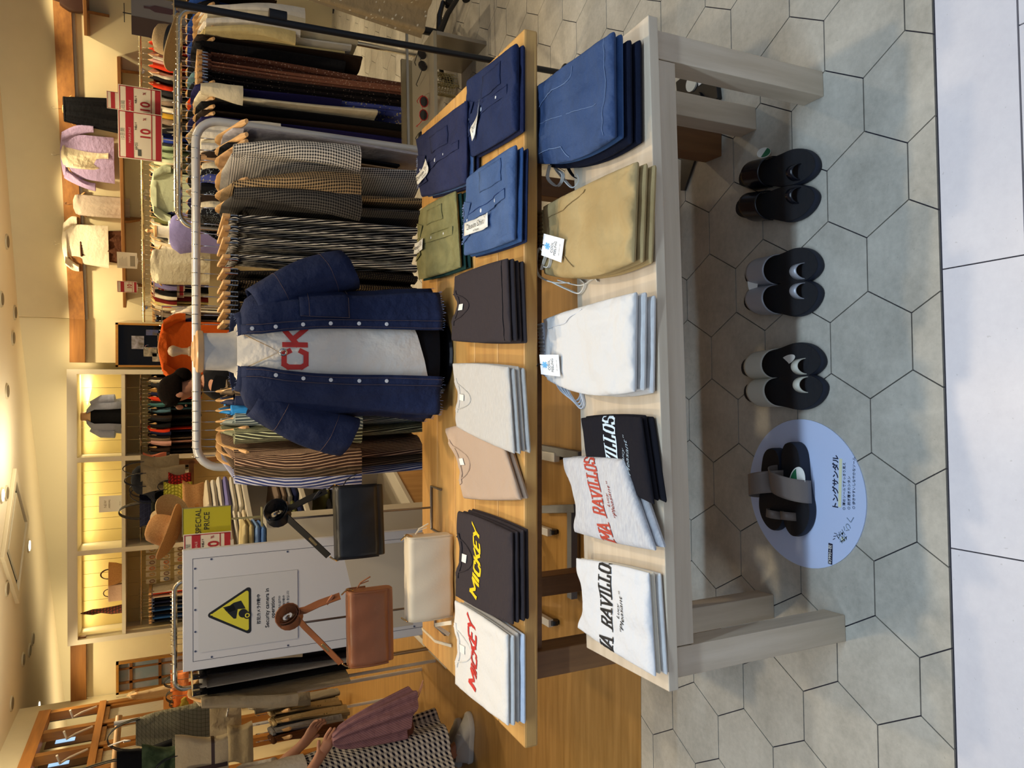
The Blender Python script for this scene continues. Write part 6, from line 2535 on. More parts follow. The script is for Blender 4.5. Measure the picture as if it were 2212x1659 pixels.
# ================================================================== LEFT WALL: oak lattice with ribbed glass
LX = -3.22
b = MB()
RIB = mat('ribbed_glass', '#b8b4a8', .25, pat='stripe', col2='#7c7466', a=.035, b=.55)
SKYP = mat('bright_daylight_pane', '#9cc4e8', emit=1.1)
DKV = mat('dark_beyond', '#5a3a18', .6)
ys = [8.42, 7.95, 7.48, 7.01, 6.54, 6.07]
for i, y_ in enumerate(ys):
    b = MB()
    b.box(LX - .06, y_ - .035, 0, LX + .02, y_ + .035, 2.62)
    struct('trim_%d' % (10 + i), b, LATW)
for i, (z0, z1) in enumerate(((2.58, 2.68), (2.10, 2.16), (1.48, 1.58))):
    b = MB()
    b.box(LX - .06, 6.0, z0, LX + .03, 8.46, z1)
    struct('trim_%d' % (20 + i), b, mat('oak_lattice_y', '#b87a36', .5, pat='wood', col2='#96602a', ax='y'))
b = MB()
b.box(LX - .10, 5.9, 0, LX - .06, 8.84, 1.48)
struct('wall_left', b, CREAM)
b = MB()
b.box(LX - .10, 5.9, 2.66, LX - .06, 8.84, CZ)
struct('wall_left_upper', b, CREAM)
b = MB()
b.box(LX - .10, 8.46, 1.48, LX - .06, 8.84, 2.66)
struct('wall_left_corner', b, CREAM)
for i in range(5):
    y0, y1 = ys[i + 1] + .035, ys[i] - .035
    b = MB()
    vs_ = []
    nn_ = 26
    for k in range(nn_ + 1):
        yy = y0 + (y1 - y0) * k / nn_
        xx = LX - .025 + .004 * (k % 2)
        vs_ += [V((xx, yy, 1.58)), V((xx, yy, 2.10))]
    b.add(vs_, [(2 * k, 2 * k + 2, 2 * k + 3, 2 * k + 1) for k in range(nn_)])
    w_ = struct('window_%d' % (3 + i), b, mat('ribbed_pane', '#b9b2a0', .25, spec=.6))
    b = MB()
    for yb in (y0 + .02, y1 - .02):
        b.box(LX - .04, yb - .02, 1.58, LX + .005, yb + .02, 2.10)
    b.box(LX - .04, y0, 2.06, LX + .005, y1, 2.10)
    b.build('window_frame', LATW, w_, False)
    b = MB()
    b.box(LX - .16, y0, 2.16, LX - .15, y1, 2.58)
    b.build('dark_panel', DKV, w_, False)
    b = MB()
    b.box(LX - .148, y0 + .06, 2.34, LX - .145, y1 - .10, 2.50)
    b.build('daylight_opening', SKYP, w_, False)
    # white bent hook hanging in each opening
    t = thing('bracket_hook', 'white bent bracket in lattice bay %s from the back' % ORD[i], 'hook', (LX + .03, y0 + .1, 2.16), 0, 'white brackets in the oak lattice')
    b = MB()
    b.tube([(0, .24, .02), (.02, .10, .14), (.02, .02, .20), (.10, 0, .22)], .010, 8)
    b.build('arm', WHITEP, t)

# ================================================================== MIDDLE OF THE SHOP
# white shelf fixture with folded knitwear; its front edge runs from (-.69, 3.5) to (-.40, 4.2)
ga, gb = V((-.72, 3.43, 0)), V((-.38, 4.25, 0))
gd = (gb - ga).normalized()
GA = math.atan2(gd.y, gd.x)
t = thing('shelf_fixture', 'white freestanding shelf fixture of folded clothes behind the oak table', 'shelf', ga, GA)
GL_ = (gb - ga).length
b = MB()
for z_ in (1.20, .93, .68, .40):
    b = MB()
    b.box(0, 0, z_ - .022, GL_, .46, z_)
    b.build('shelf_board', SHW_, t, False, bevel=.002)
for x_ in (-.02, GL_):
    b = MB()
    b.box(x_, .02, 0, x_ + .02, .46, 1.2)
    b.build('side_panel', SHW_ if x_ > 0 else mat('fixture_oak', '#c79a5c', .5, pat='wood', col2='#a87c42', ax='z'), t, False)
b = MB()
b.box(0, .005, .0, GL_, .02, .375)
b.build('base_panel', mat('fixture_oak', '#c79a5c'), t, False)
GI = t.matrix_basis.copy()


def gon(x, y, z):
    return GI @ V((x, y, z))


rr = random.Random(15)
FOLD = [(1.20, [(.04, ['cream', 'white', 'white', 'taupe', 'white'], .30, .022), (.40, ['white', 'white', 'lilac', 'white', 'white', 'cream'], .28, .030)]),
        (.93, [(.06, ['navy', 'olive', 'taupe', 'grey', 'grey'], .34, .030), (.46, ['navy', 'grey', 'taupe', 'taupe'], .32, .030)]),
        (.68, [(.06, ['olive', 'dark brown', 'olive', 'black'], .34, .032), (.46, ['black', 'black', 'charcoal', 'olive'], .32, .030)])]
lv = ['top', 'middle', 'low']
for li, (z_, cols) in enumerate(FOLD):
    for ci, (x0, cs_, w_, h_) in enumerate(cols):
        z = z_ + .001
        for k, c_ in enumerate(cs_):
            j = lambda: rr.uniform(-.008, .008)
            C4 = [gon(x0 + j(), .02 + j(), 0), gon(x0 + w_ + j(), .02 + j(), 0), gon(x0 + w_ + j(), .34 + j(), 0), gon(x0 + j(), .34 + j(), 0)]
            fold_item('folded_knit', 'folded %s knit, %s from bottom of the %s pile on the %s fixture shelf' % (c_, ORD[k], ['nearer', 'farther'][ci], lv[li]), 'sweater', C4, z, h_, CC[c_], 'folded knitwear on the white shelf fixture', k + ci * 7, .003, 12)
            z += h_ * .97
# beige trousers and blue shirts piled at the near end
for k, c_ in enumerate(('#5f86c0', '#7fa0d0', '#b8a878', '#c8b888')):
    p = PY(520 - k * 16, 1165 - k * 2, 3.35)
    C4 = [p + V((-.09, -.1, 0)), p + V((.06, -.1, 0)), p + V((.06, .1, 0)), p + V((-.09, .1, 0))]
    fold_item('folded_shirt', ['folded blue shirt, lowest', 'folded sky blue shirt, second', 'folded tan trousers, third', 'folded beige trousers, highest'][k] + ' of the small pile beside the price sign', 'shirt', C4, 1.165 + k * .024, .024, cl(c_), None, k, .002, 12)
t = thing('plinth', 'white block carrying the small pile of blue and beige clothes', 'plinth', (p.x - .015, 3.35, 0))
b = MB()
b.box(-.08, -.1, .30, .08, .1, 1.163)
b.build('block', SHW_, t, False)

# acrylic SPECIAL PRICE sign and red card next to it
q0, q1, q2 = PY(395, 1158, 3.25), PY(395, 1100, 3.25), PY(482, 1102, 3.25)
t = thing('price_sign', 'yellow SPECIAL PRICE sign standing beside the straw hats', 'sign', ((q0.x + q1.x) / 2, 3.25, 0), .05)
w_, z0, z1 = q1.x - q0.x, q2.z - .03, q1.z
b = MB()
b.box(-w_ / 2, 0, z0, w_ / 2, .004, z1)
b.build('card', mat('lime_yellow', '#b4ac22', .35), t, False)
b = MB()
b.box(-w_ / 2 - .003, -.002, z0 - .003, -w_ / 2, .006, z1 + .003)
b.box(w_ / 2, -.002, z0 - .003, w_ / 2 + .003, .006, z1 + .003)
b.box(-w_ / 2, -.002, z1, w_ / 2, .006, z1 + .003)
b.box(-.004, .0, z0 - .12, .004, .006, z0 - .003)
b.box(-.04, -.02, z0 - .125, .04, .02, z0 - .12)
b.build('holder', mat('pale_edge', '#8a8560', .3), t, False)
txt('SPECIAL', .030, DARKP, t, up(0, -.001, z1 - .058), sx=.95)
txt('PRICE', .030, DARKP, t, up(0, -.001, z1 - .090), sx=.95)
q0, q1 = PY(396, 1190, 3.2), PY(396, 1159, 3.2)
sale_card('red and white ten percent card between yellow sign and notice board', ((q0.x + q1.x) / 2 - .03, 3.2, q0.z - .09), .13, .18, .05, True, stem=.12)

# straw hats on a hat stand
t = thing('hat_stand', 'low oak stand under the straw hats behind the yellow sign', 'stand', (PY(395, 1145, 4.0).x, 4.05, 0))
b = MB()
b.lathe([(.12, 1.40), (.12, 1.42)], n=24)
b.build('top', SHELFW, t)
b = MB()
b.tube([(0, 0, .02), (0, 0, 1.40)], .014, 12)
b.build('post', SHELFW, t)
b = MB()
b.lathe([(.14, 0), (.14, .015), (.03, .025)], n=24)
b.build('foot_disc', SHELFW, t)
straw_hat('orange tan straw hat at the front with pinched crown', PY(372, 1150, 3.95), .2, STRW2, None, .14, -.25, .35)
straw_hat('tan straw hat tilted behind the front straw hat', PY(378, 1118, 4.08), -.3, STRAW, None, .13, -.5, -.5)
straw_hat('tan straw hat with dark band highest of the hats', PY(384, 1098, 4.25), .4, STRW2, mat('black_ribbon', '#14141a', .6), .10, -.3, -.8)


def tote(name, label, c, rz, w_, h_, d_, m, hm, handle=.16, group=None, trim=None, slump=.0, lean=0.0, sk=0, gather=0.0):
    t_ = thing(name, label, 'bag', c, rz, group)
    t_.rotation_euler = (lean, 0, rz)
    b_ = MB()
    rings = []
    for i in range(9):
        u = i / 8
        s1, s2 = (.82 + .22 * u) * (1 - gather * u ** 1.3), 1.05 - .55 * u ** 2
        rings.append([V((x * s1 + .012 * sin(5 * u + x * 20) + sk * u, y * s2 + .004 * sin(9 * u + x * 30), h_ * u)) for x, y in [(p[0], p[1] - d_ / 2) for p in rrect(w_, d_, min(w_, d_) * .35)]])
    b_.loft(rings)
    b_.build('body', m, t_, edge=70)
    if trim:
        b_ = MB()
        for u0, u1 in ((.28, .34),):
            b_.loft([[p + (V((p.x, p.y, 0)) - V((sk * .3, 0, 0))).normalized() * .003 for p in [r0.lerp(r1, f_) for r0, r1 in zip(rings[2], rings[3])]] for f_ in (.1, .6)], cap0=False, cap1=False)
        b_.box(-.018, -d_ * .56, h_ * .02, .002, -d_ * .50, h_ * .9)
        b_.build('leather_band', trim, t_)
    if handle:
        for y_ in (-d_ * .2, d_ * .2):
            b_ = MB()
            b_.ribbon([V((w_ * .24 * cos(PI * k / 12) + sk, y_, h_ - .02 + (handle + .02) * sin(PI * k / 12))) for k in range(13)], .016, .004, V((0, 1, 0)))
            b_.build('handle', hm, t_)
    return t_


# oak bag ladder with the bags on it
fx = PY(400, 1060, 5.2)
t = thing('display_ladder', 'slanted oak display frame carrying small bags', 'stand', (fx.x, 5.2, 0), .2)
for k, (p, q) in enumerate(((((-.28, 0, 0)), (-.18, 0, 1.50)), ((.28, 0, 0), (.18, 0, 1.50)), ((-.19, 0, 1.40), (.19, 0, 1.40)), ((-.23, 0, .8), (.23, 0, .8)), ((-.26, 0, .35), (.26, 0, .35)))):
    b = MB()
    p, q = V(p), V(q)
    b.ribbon([p, q], .04, .03, V((0, 1, 0)))
    b.build('rail' if k > 1 else 'upright', LATW, t, False)
BG = 'small bags on the oak display frame'
KHB, CANV, COR, DKG = cl('#86765a'), cl('#c4b494'), cl('#d07858'), cl('#22241c')
for name, lab, px, py, Yd, w_, h_, m_, hd in (
        ('pouch_bag', 'khaki pouch bag upper right on the display frame', 372, 1008, 5.15, .16, .22, KHB, .10), ('pouch_bag', 'khaki canvas bag with dark pocket in the middle of the frame', 385, 1032, 5.05, .17, .24, KHB, .10),
        ('net_bag', 'red crochet net bag on the display frame', 398, 1048, 5.0, .16, .13, cl('#a02018', 'grid', '#5c1410', a=.02, b=.4, bump=.8), .06), ('net_bag', 'yellow crochet net bag on the display frame', 400, 1068, 4.95, .16, .16, cl('#c8c048', 'grid', '#8a8424', a=.02, b=.3, bump=.8), .06),
        ('pouch_bag', 'coral pouch bag peeking behind the black cap', 345, 1000, 5.35, .14, .14, COR, .0), ('pouch_bag', 'coral pouch bag lower behind the khaki bag', 372, 1062, 5.35, .16, .14, COR, .0),
        ('pouch_bag', 'dark green roll bag left of the khaki bags', 345, 1065, 5.25, .26, .09, DKG, .12), ('pouch_bag', 'khaki roll bag above the dark green one', 332, 1055, 5.3, .24, .08, KHB, .10),
        ('pouch_bag', 'navy quilted bag behind the straw hats', 350, 1100, 5.3, .22, .17, cl('#1c1e30', 'grid', '#2a2c40', a=.03, b=.1), .12), ('pouch_bag', 'tan folded bag below the yellow crochet bag', 425, 1075, 4.9, .2, .12, STRW2, .0)):
    p = PY(px, py, Yd)
    tote(name, lab, (p.x, p.y, p.z - .04), rr.uniform(-.3, .3), w_, h_, .06, m_, BLACKP, hd, BG)
t = thing('cap', 'black fabric bucket cap hanging on top of the display frame', 'hat', PY(335, 1035, 5.25), 0)
b = MB()
b.lathe([(.15, 0), (.148, .008), (.10, .05), (.09, .10), (.06, .13), (.001, .14)], n=28)
b.build('crown', BK, t, edge=80)

# orange shirt facing front under the mirror, rack with yellow hangers behind it
px_, pz_ = PY(325, 748, 6.0), 0
g = G['tee'][0]
r_ = dup(g, PY(320, 750, 6.0), PI / 2 + .15, 'orange shirt with striped placket facing front beneath the mirror', None, {'body': cl('#c8581a', bump=.6), 'sleeve': cl('#c8581a', bump=.6)}, (2.6, .95, .95))
r_['category'] = 'shirt'
dup(H_W, PY(320, 750, 6.0), PI / 2 + .15, 'wooden hanger holding the orange shirt beneath the mirror')
t = thing('garment_rack', 'thin chrome rack with yellow shouldered hangers under the mirror', 'garment rack', (0, 0, 0))
pq0, pq1 = PY(350, 725, 6.4), PY(350, 668, 6.4)
b = MB()
b.tube([(pq0.x - .25, 6.4, 0), (pq0.x - .25, 6.4, pq0.z), (pq1.x + .02, 6.4, pq1.z), (pq1.x + .02, 6.4, 0)], .010, 8)
b.build('frame', CHROME, t)
rail_items((pq0.x - .2, 6.4, pq0.z), (pq1.x, 6.4, pq0.z), [(None, 'tee', CC[c_], c_ + ' knit', (1.0, 1, .9)) for c_ in ('white', 'sage green', 'grey', 'black', 'sage green', 'grey', 'black', 'navy', 'taupe', 'grey', 'white')], 'rack under the mirror', 'knits on the rack under the mirror', 'hangers on the rack under the mirror', '', jit=.1, seed=41)

# ================================================================== RIGHT SIDE: black pole stand with patterned skirts, sunglasses shelf
BPY = 2.72
p_top, p_bot = PY(378, 8, BPY), PY(1225, 160, BPY)
t = thing('pole_stand', 'black metal clothes pole crossing the view at the right', 'stand', (p_bot.x, BPY, 0))
b = MB()
b.tube([(0, 0, .02), (p_top.x - p_bot.x, 0, 1.52)], .0125, 14)
b.build('pole', BLACKP, t)
b = MB()
pz = PY(600, 35, BPY)
q = V((pz.x - p_bot.x, 0, pz.z))
b.tube([q + V((0, 0, -.03)), q + V((0, 0, .03))], .021, 14)
b.build('clamp', BLACKP, t)
b = MB()
b.tube([q + V((0, 0, .31)), q + V((.30, .05, .33)), q + V((.75, .1, .33))], .011, 10)
b.build('arm', BLACKP, t)
b = MB()
b.lathe([(.04, 0), (.04, .012), (.02, .022), (.014, .03)], n=28)
b.build('foot', BLACKP, t)
hang('tee', (1.86, 2.95, 1.50), .15, BK, 'black top on the pole stand at the top right corner', 'clothes on the black pole stand', 'hangers on the black pole stand', '', sc=(2.2, 1.0, .95))
hang('skirt', (1.80, 3.15, 1.20), .9, cl('#8c7c60', 'floral', '#c0b8a4', a=.03, b=.35), 'brown marbled pattern skirt hanging at the upper right', 'clothes on the black pole stand', 'hangers on the black pole stand', '', sc=(1.6, 1.0, .85))
hang('skirt', (2.06, 3.12, 1.20), .9, cl('#74817c', 'floral', '#b8bcb0', a=.03, b=.35), 'grey green marbled skirt at the upper right edge', 'clothes on the black pole stand', 'hangers on the black pole stand', '', sc=(1.6, 1.0, .9))

# caster base on the floor, upper right
c = PZ(980, 70, .04)
t = thing('caster_base', 'black five legged wheeled base on the tiles at upper right', 'stand', (c.x, c.y + .05, 0), .3)
for k in range(5):
    a_ = 2 * PI * k / 5
    b = MB()
    b.tube([(0, 0, .11), (.13 * cos(a_), .13 * sin(a_), .095), (.24 * cos(a_), .24 * sin(a_), .06)], [.020, .016, .012], 8)
    b.build('leg', BLACKP, t)
    b = MB()
    for s_ in (-1, 1):
        b.disc((.24 * cos(a_) + s_ * .008 * sin(a_), .24 * sin(a_) - s_ * .008 * cos(a_), .025), (s_ * sin(a_), -s_ * cos(a_), 0), .024, .012, 14)
    b.build('caster', BLACKP, t)
b = MB()
b.tube([(0, 0, .09), (0, 0, .30)], .022, 12)
b.build('column', BLACKP, t)
b = MB()
b.tube([(0, 0, .28), (0, 0, .48)], .014, 12)
b.build('piston', CHROME, t)

# low steel shelf with sunglasses
gx = PY(900, 200, 3.75)
t = thing('low_shelf', 'low brushed steel shelf behind the oak table with sunglasses on it', 'shelf', (1.52, 3.72, 0), .04)
b = MB()
b.box(-.42, -.16, .28, .30, .22, .30)
b.build('shelf_board', mat('steel_sheet', '#b0a894', .3, metal=.5), t, False, bevel=.003)
b = MB()
b.box(-.42, .20, .30, .30, .22, .36)
b.build('back_panel', mat('dull_mirror', '#a39a82', .15, metal=.7), t, False)
b = MB()
b.box(-.44, -.18, .44, .32, -.17, .452)
b.build('front_rail', STEEL, t, False)
for x_ in (-.42, .28):
    b = MB()
    b.box(x_, -.16, 0, x_ + .02, .2, .28)
    b.build('leg', STEEL, t, False)


def glasses(label, c, rz, fm, lm):
    t_ = thing('sunglasses', label, 'sunglasses', c, rz, 'sunglasses on the low steel shelf')
    for sg in (-1, 1):
        b_ = MB()
        b_.tube([V((sg * .034 + .027 * cos(k * PI / 10), 0, .028 + .022 * sin(k * PI / 10))) for k in range(21)], .0028, 6)
        b_.build('rim', fm, t_)
        b_ = MB()
        b_.disc((sg * .034, 0, .028), (0, -1, 0), .025, .001, 20)
        b_.build('lens', lm, t_)
        b_ = MB()
        b_.tube([(sg * .064, 0, .036), (sg * .070, .05, .034), (sg * .066, .12, .028), (sg * .062, .14, .015)], .0022, 6)
        b_.build('temple', fm, t_)
    b_ = MB()
    b_.tube([(-.010, 0, .034), (0, -.002, .038), (.010, 0, .034)], .002, 6)
    b_.build('bridge', fm, t_)
    return t_


LENS = mat('dark_lens', '#1c1410', .1)
glasses('dark framed sunglasses with a white paper tag, farther along the shelf', (1.70, 3.66, .301), .2, BLACKP, LENS)
glasses('red framed sunglasses standing on the low shelf', (1.44, 3.64, .301), -.1, mat('red_frame', '#9c1414', .3), LENS)
glasses('black framed sunglasses nearest the hanging clothes', (1.26, 3.66, .301), .0, BLACKP, LENS)
t = thing('net_bag', 'pale yellow mesh bag lying on the low steel shelf', 'bag', PZ(985, 190, .10), .5)
for k in range(2):
    b = MB()
    nn_ = 14
    vs_ = [V((-.09 + .18 * i / nn_ + k * .05, -.02 + k * .05 + .02 * sin(i), .10 * j / 6 + .02 * sin(i * .6))) for j in range(7) for i in range(nn_ + 1)]
    b.add(vs_, [(j * (nn_ + 1) + i, j * (nn_ + 1) + i + 1, (j + 1) * (nn_ + 1) + i + 1, (j + 1) * (nn_ + 1) + i) for j in range(6) for i in range(nn_)])
    o_ = b.build('mesh_panel', cl('#c4b480'), t)
    md = o_.modifiers.new('wire', 'WIREFRAME')
    md.thickness = .004
# steel base seen between the two tables
t = thing('steel_base', 'grey steel base frame on the oak floor seen between the tables', 'stand', PZ(1235, 1200, 0), 0)
inv = t.matrix_basis.inverted()
for a_, c_, w_ in (((1236, 1292), (1236, 1106), .036), ((1170, 1100), (1246, 1098), .034), ((1166, 968), (1256, 985), .034)):
    b = MB()
    p, q = inv @ PZ(a_[0], a_[1], .03), inv @ PZ(c_[0], c_[1], .03)
    b.ribbon([p, q], w_, .03, V((0, 0, 1)).cross(q - p).normalized())
    b.build('bar', mat('grey_steel_paint', '#77797a', .5), t, False, bevel=.002)

# ================================================================== LEFT: bags on hooks, hanging prints
LB = 'bags hanging at the left edge'
GRD = cl('#8d8a74', 'grid', '#55543f', a=.022, b=.08, bump=.8)
for name, lab, px, py, Yd, w_, h_, m_, hd, tr, sk in (
        ('grid_tote', 'grey green checked cloth tote hanging large at the left', 452, 1565, 4.6, .34, .38, GRD, .14, None, .02),
        ('canvas_tote', 'cream canvas tote with brown leather bands at the left edge', 492, 1640, 4.1, .30, .25, CANV, .10, mat('brown_band', '#3c2418', .5), 0),
        ('canvas_tote', 'cream canvas tote folded open below the checked tote', 520, 1560, 4.8, .34, .20, CANV, .08, None, 0),
        ('canvas_tote', 'smaller cream canvas tote with dark lining beside it', 545, 1600, 4.7, .26, .14, cl('#a89878'), .0, None, 0),
        ('canvas_tote', 'black tote with long handles near the ribbed glass', 372, 1640, 4.3, .22, .26, BK, .22, None, 0),
        ('camouflage_bag', 'dark green patterned bag behind the white wire hook', 400, 1655, 4.15, .26, .20, cl('#2c3c28', 'noise', '#4c5c44', a=.05), .0, None, 0)):
    p = PY(px, py, Yd)
    tote(name, lab, (p.x, p.y, p.z), .2, w_, h_, .09, m_, BLACKP, hd, LB, tr, sk=sk, gather=.62 if name == 'grid_tote' else (.25 if name == 'canvas_tote' and not tr else 0))
t = thing('bag_rack', 'wooden bar with white wire hooks holding bags at the left', 'rack', (-2.25, 4.6, 0), .3)
b = MB()
b.tube([(-.6, -.2, 1.86), (.38, .1, 1.80)], .018, 12)
b.build('bar', HWOOD, t)
for x_ in (-.2, .35):
    b = MB()
    b.tube([(x_, .0, 0), (x_, .0, 1.82)], .012, 8)
    b.build('post', WHITEP, t)
for k in range(4):
    b = MB()
    x_ = -.35 + .2 * k
    b.tube([(x_, -.1, 1.84), (x_ + .02, -.16, 1.76), (x_ + .02, -.22, 1.73), (x_ + .02, -.24, 1.76)], .004, 6)
    b.build('hook', WHITEP, t)
PRT = cl('#b09a70', 'floral', '#6c5c40', a=.05, b=.3)
for k, (px, py, Yd, kind, m_, w_, sc_) in enumerate(((590, 1545, 4.9, 'skirt', PRT, 'yellow beige printed cloth', .55), (590, 1565, 4.8, 'skirt', PRT, 'pale printed cloth', .6), (590, 1585, 4.7, 'skirt', cl('#8c8c90'), 'grey blue cloth', .55),
                                                     (590, 1602, 4.6, 'skirt', cl('#5c3a24'), 'rust brown cloth', .55), (545, 1532, 5.0, 'long', cl('#8d8676'), 'grey beige blouse', .8))):
    p = PY(px - 30, py, Yd)
    hang(kind, p, .3, m_, w_ + ' hanging on the left rail behind the shopper', 'cloths behind the shopper', 'hangers behind the shopper', '', sc=(1.3, 1, sc_), hanger='wood')
t = thing('cloth_rail', 'short white rail holding printed cloths behind the shopper', 'rail', (-2.0, 4.75, 0), 2.2)
b = MB()
b.tube([(-.4, 0, 0), (-.4, 0, 1.22), (.4, 0, 1.22), (.4, 0, 0)], .010, 10)
b.build('frame', WHITEP, t)
# cream dress on the lattice wall and tissue boxes
p = PY(262, 1505, 7.6)
r_ = dup(G['tank'][0], (p.x, p.y, p.z + .02), .3, 'cream pleated camisole dress hanging on the oak lattice', None, {'body': cl('#cdb48c', bump=.8)}, (3.0, .8, 1.0))
r_['category'] = 'dress'
dup(H_W, (p.x, p.y, p.z + .02), .3, 'wooden hanger holding the cream dress on the oak lattice')
for lab, px, py, c_, s_ in (('orange bag behind the left rack', 395, 1500, '#e07838', .16), ('orange top piece behind the left chrome rack end', 385, 1470, '#e08850', .14), ('olive pouch beside the orange bag', 385, 1518, '#a08c38', .10)):  # small bags in flat orange and olive cloth
    p = PY(px, py, 6.8)
    tote('pouch_bag', lab, (p.x, p.y, p.z - .08), 0, s_ * 1.3, s_, .08, cl(c_), BLACKP, .05, 'small bags by the lattice')


# ================================================================== PEOPLE
SKIN = mat('skin', '#b98468', .55, var=.06)
HAIR = mat('dark_hair', '#0c0806', .95, spec=.08, pat='noise', col2='#140d0a', a=.01, bump=.5, bscale=120)


def person_body(name, root, joints, bones, m):
    """joints name -> (pos, radius); one continuous skinned figure"""
    me = bpy.data.meshes.new(name)
    keys = list(joints)
    me.from_pydata([tuple(joints[k][0]) for k in keys], [(keys.index(a_), keys.index(c_)) for a_, c_ in bones], [])
    o_ = bpy.data.objects.new(name, me)
    COL.objects.link(o_)
    o_.parent = root
    md = o_.modifiers.new('skin', 'SKIN')
    if not me.skin_vertices:
        try:
            me.attributes.new('skin', 'FLOAT_VECTOR', 'POINT')
        except Exception:
            pass
    if me.skin_vertices:
        for k, sv in zip(keys, me.skin_vertices[0].data):
            r_ = joints[k][1]
            sv.radius = r_ if isinstance(r_, tuple) else (r_, r_)
            sv.use_root = (k == keys[0])
    md.use_smooth_shade = True
    sb = o_.modifiers.new('sub', 'SUBSURF')
    sb.levels = sb.render_levels = 2
    me.materials.append(m)
    return o_


def figure(label, loc, rz, H_, arms, m_body, stride=.0, look=0.0):
    """standing figure facing local +x; arms = {side: (elbow, wrist, fingerdir)} in local metres"""
    t_ = thing('person', label, 'person', loc, rz)
    h = H_ / 7.5
    J, B = {}, []
    J['pelvis'] = (V((0, 0, H_ * .52)), (.115, .14))
    J['waist'] = (V((.0, 0, H_ * .61)), (.085, .12))
    J['chest'] = (V((.01, 0, H_ * .72)), (.095, .14))
    J['collar'] = (V((0, 0, H_ * .80)), (.06, .09))
    J['neck'] = (V((.01, 0, H_ * .845)), (.045, .045))
    J['skull_base'] = (V((.02 + look * .02, 0, H_ * .885)), (.060, .055))
    J['head'] = (V((.035 + look * .05, 0, H_ * .93)), (.088, .072))
    J['crown'] = (V((.02 + look * .05, 0, H_ * .972)), (.060, .055))
    B += [('pelvis', 'waist'), ('waist', 'chest'), ('chest', 'collar'), ('collar', 'neck'), ('neck', 'skull_base'), ('skull_base', 'head'), ('head', 'crown')]
    for s_, sg in (('l', 1), ('r', -1)):
        J['hip' + s_] = (V((0, sg * .085, H_ * .48)), .085)
        J['knee' + s_] = (V((.02 + sg * stride * .5, sg * .085, H_ * .27)), .055)
        J['calf' + s_] = (V((-.005 + sg * stride * .8, sg * .085, H_ * .18)), .052)
        J['ankle' + s_] = (V((sg * stride, sg * .085, H_ * .06)), .030)
        J['heel' + s_] = (V((-.01 + sg * stride, sg * .085, .045)), .020)
        J['toe' + s_] = (V((.12 + sg * stride, sg * .09, .042)), .014)
        B += [('pelvis', 'hip' + s_), ('hip' + s_, 'knee' + s_), ('knee' + s_, 'calf' + s_), ('calf' + s_, 'ankle' + s_), ('ankle' + s_, 'heel' + s_), ('ankle' + s_, 'toe' + s_)]
        el, wr, fd = arms[s_]
        el, wr, fd = V(el), V(wr), V(fd).normalized()
        J['sh' + s_] = (V((0, sg * .165, H_ * .80)), .048)
        J['el' + s_] = (el, .038)
        J['fa' + s_] = (el.lerp(wr, .4), .035)
        J['wr' + s_] = (wr, (.022, .026))
        J['palm' + s_] = (wr + fd * .055, (.016, .034))
        B += [('collar', 'sh' + s_), ('sh' + s_, 'el' + s_), ('el' + s_, 'fa' + s_), ('fa' + s_, 'wr' + s_), ('wr' + s_, 'palm' + s_)]
        side = fd.cross(V((0, sg, .4))).normalized()
        curl = side.cross(fd).normalized() * -sg
        for k, (off, ln) in enumerate(((-.028, .062), (-.010, .072), (.010, .068), (.028, .055))):
            a_ = wr + fd * .085 + side * off
            J['f%da%s' % (k, s_)] = (a_, .0095)
            J['f%db%s' % (k, s_)] = (a_ + fd * ln * .5 + curl * .006, .0085)
            J['f%dc%s' % (k, s_)] = (a_ + fd * ln * .85 + curl * .028, .0075)
            B += [('palm' + s_, 'f%da%s' % (k, s_)), ('f%da%s' % (k, s_), 'f%db%s' % (k, s_)), ('f%db%s' % (k, s_), 'f%dc%s' % (k, s_))]
        J['ta' + s_] = (wr + fd * .03 - side * .032, .011)
        J['tb' + s_] = (wr + fd * .06 - side * .05 + curl * .012, .009)
        B += [('wr' + s_, 'ta' + s_), ('ta' + s_, 'tb' + s_)]
    person_body('body', t_, J, B, m_body)
    hd = J['head'][0]
    b_ = MB()
    b_.sphere(hd + V((.088, 0, -.012)), .014, 10, 6, (1.1, .7, 1.5))
    b_.build('nose', m_body, t_)
    for sg in (-1, 1):
        b_ = MB()
        b_.sphere(hd + V((.074, sg * .030, .012)), .010, 10, 6, (.6, 1.2, .7))
        b_.build('eye', mat('eye_dark', '#241a16', .2), t_)
        b_ = MB()
        b_.sphere(hd + V((.0, sg * .073, -.008)), .026, 10, 6, (.7, .35, 1.2))
        b_.build('ear', m_body, t_)
    b_ = MB()
    b_.sphere(hd + V((.078, 0, -.048)), .012, 10, 6, (.6, 1.8, .5))
    b_.build('mouth', mat('lip', '#96584c', .5), t_)
    b_ = MB()
    n = 24
    rings = []
    for i in range(10):
        a_ = -PI * .16 + (PI * .66) * i / 9
        rings.append([hd + V((-.012 + .098 * max(.03, cos(a_)) * cos(th) - (.012 if abs(th - PI) < 1.2 and i < 3 else 0), .083 * max(.03, cos(a_)) * sin(th), .018 + .090 * sin(a_) + (.035 * max(0, cos(th)) ** 2 if i < 4 else 0))) for th in [2 * PI * k / n for k in range(n)]])
    b_.loft(rings)
    b_.sphere(hd + V((-.105, 0, -.03)), .045, 14, 8, (1, 1, 1.1))
    b_.build('hair', HAIR, t_, edge=80)
    return t_, J


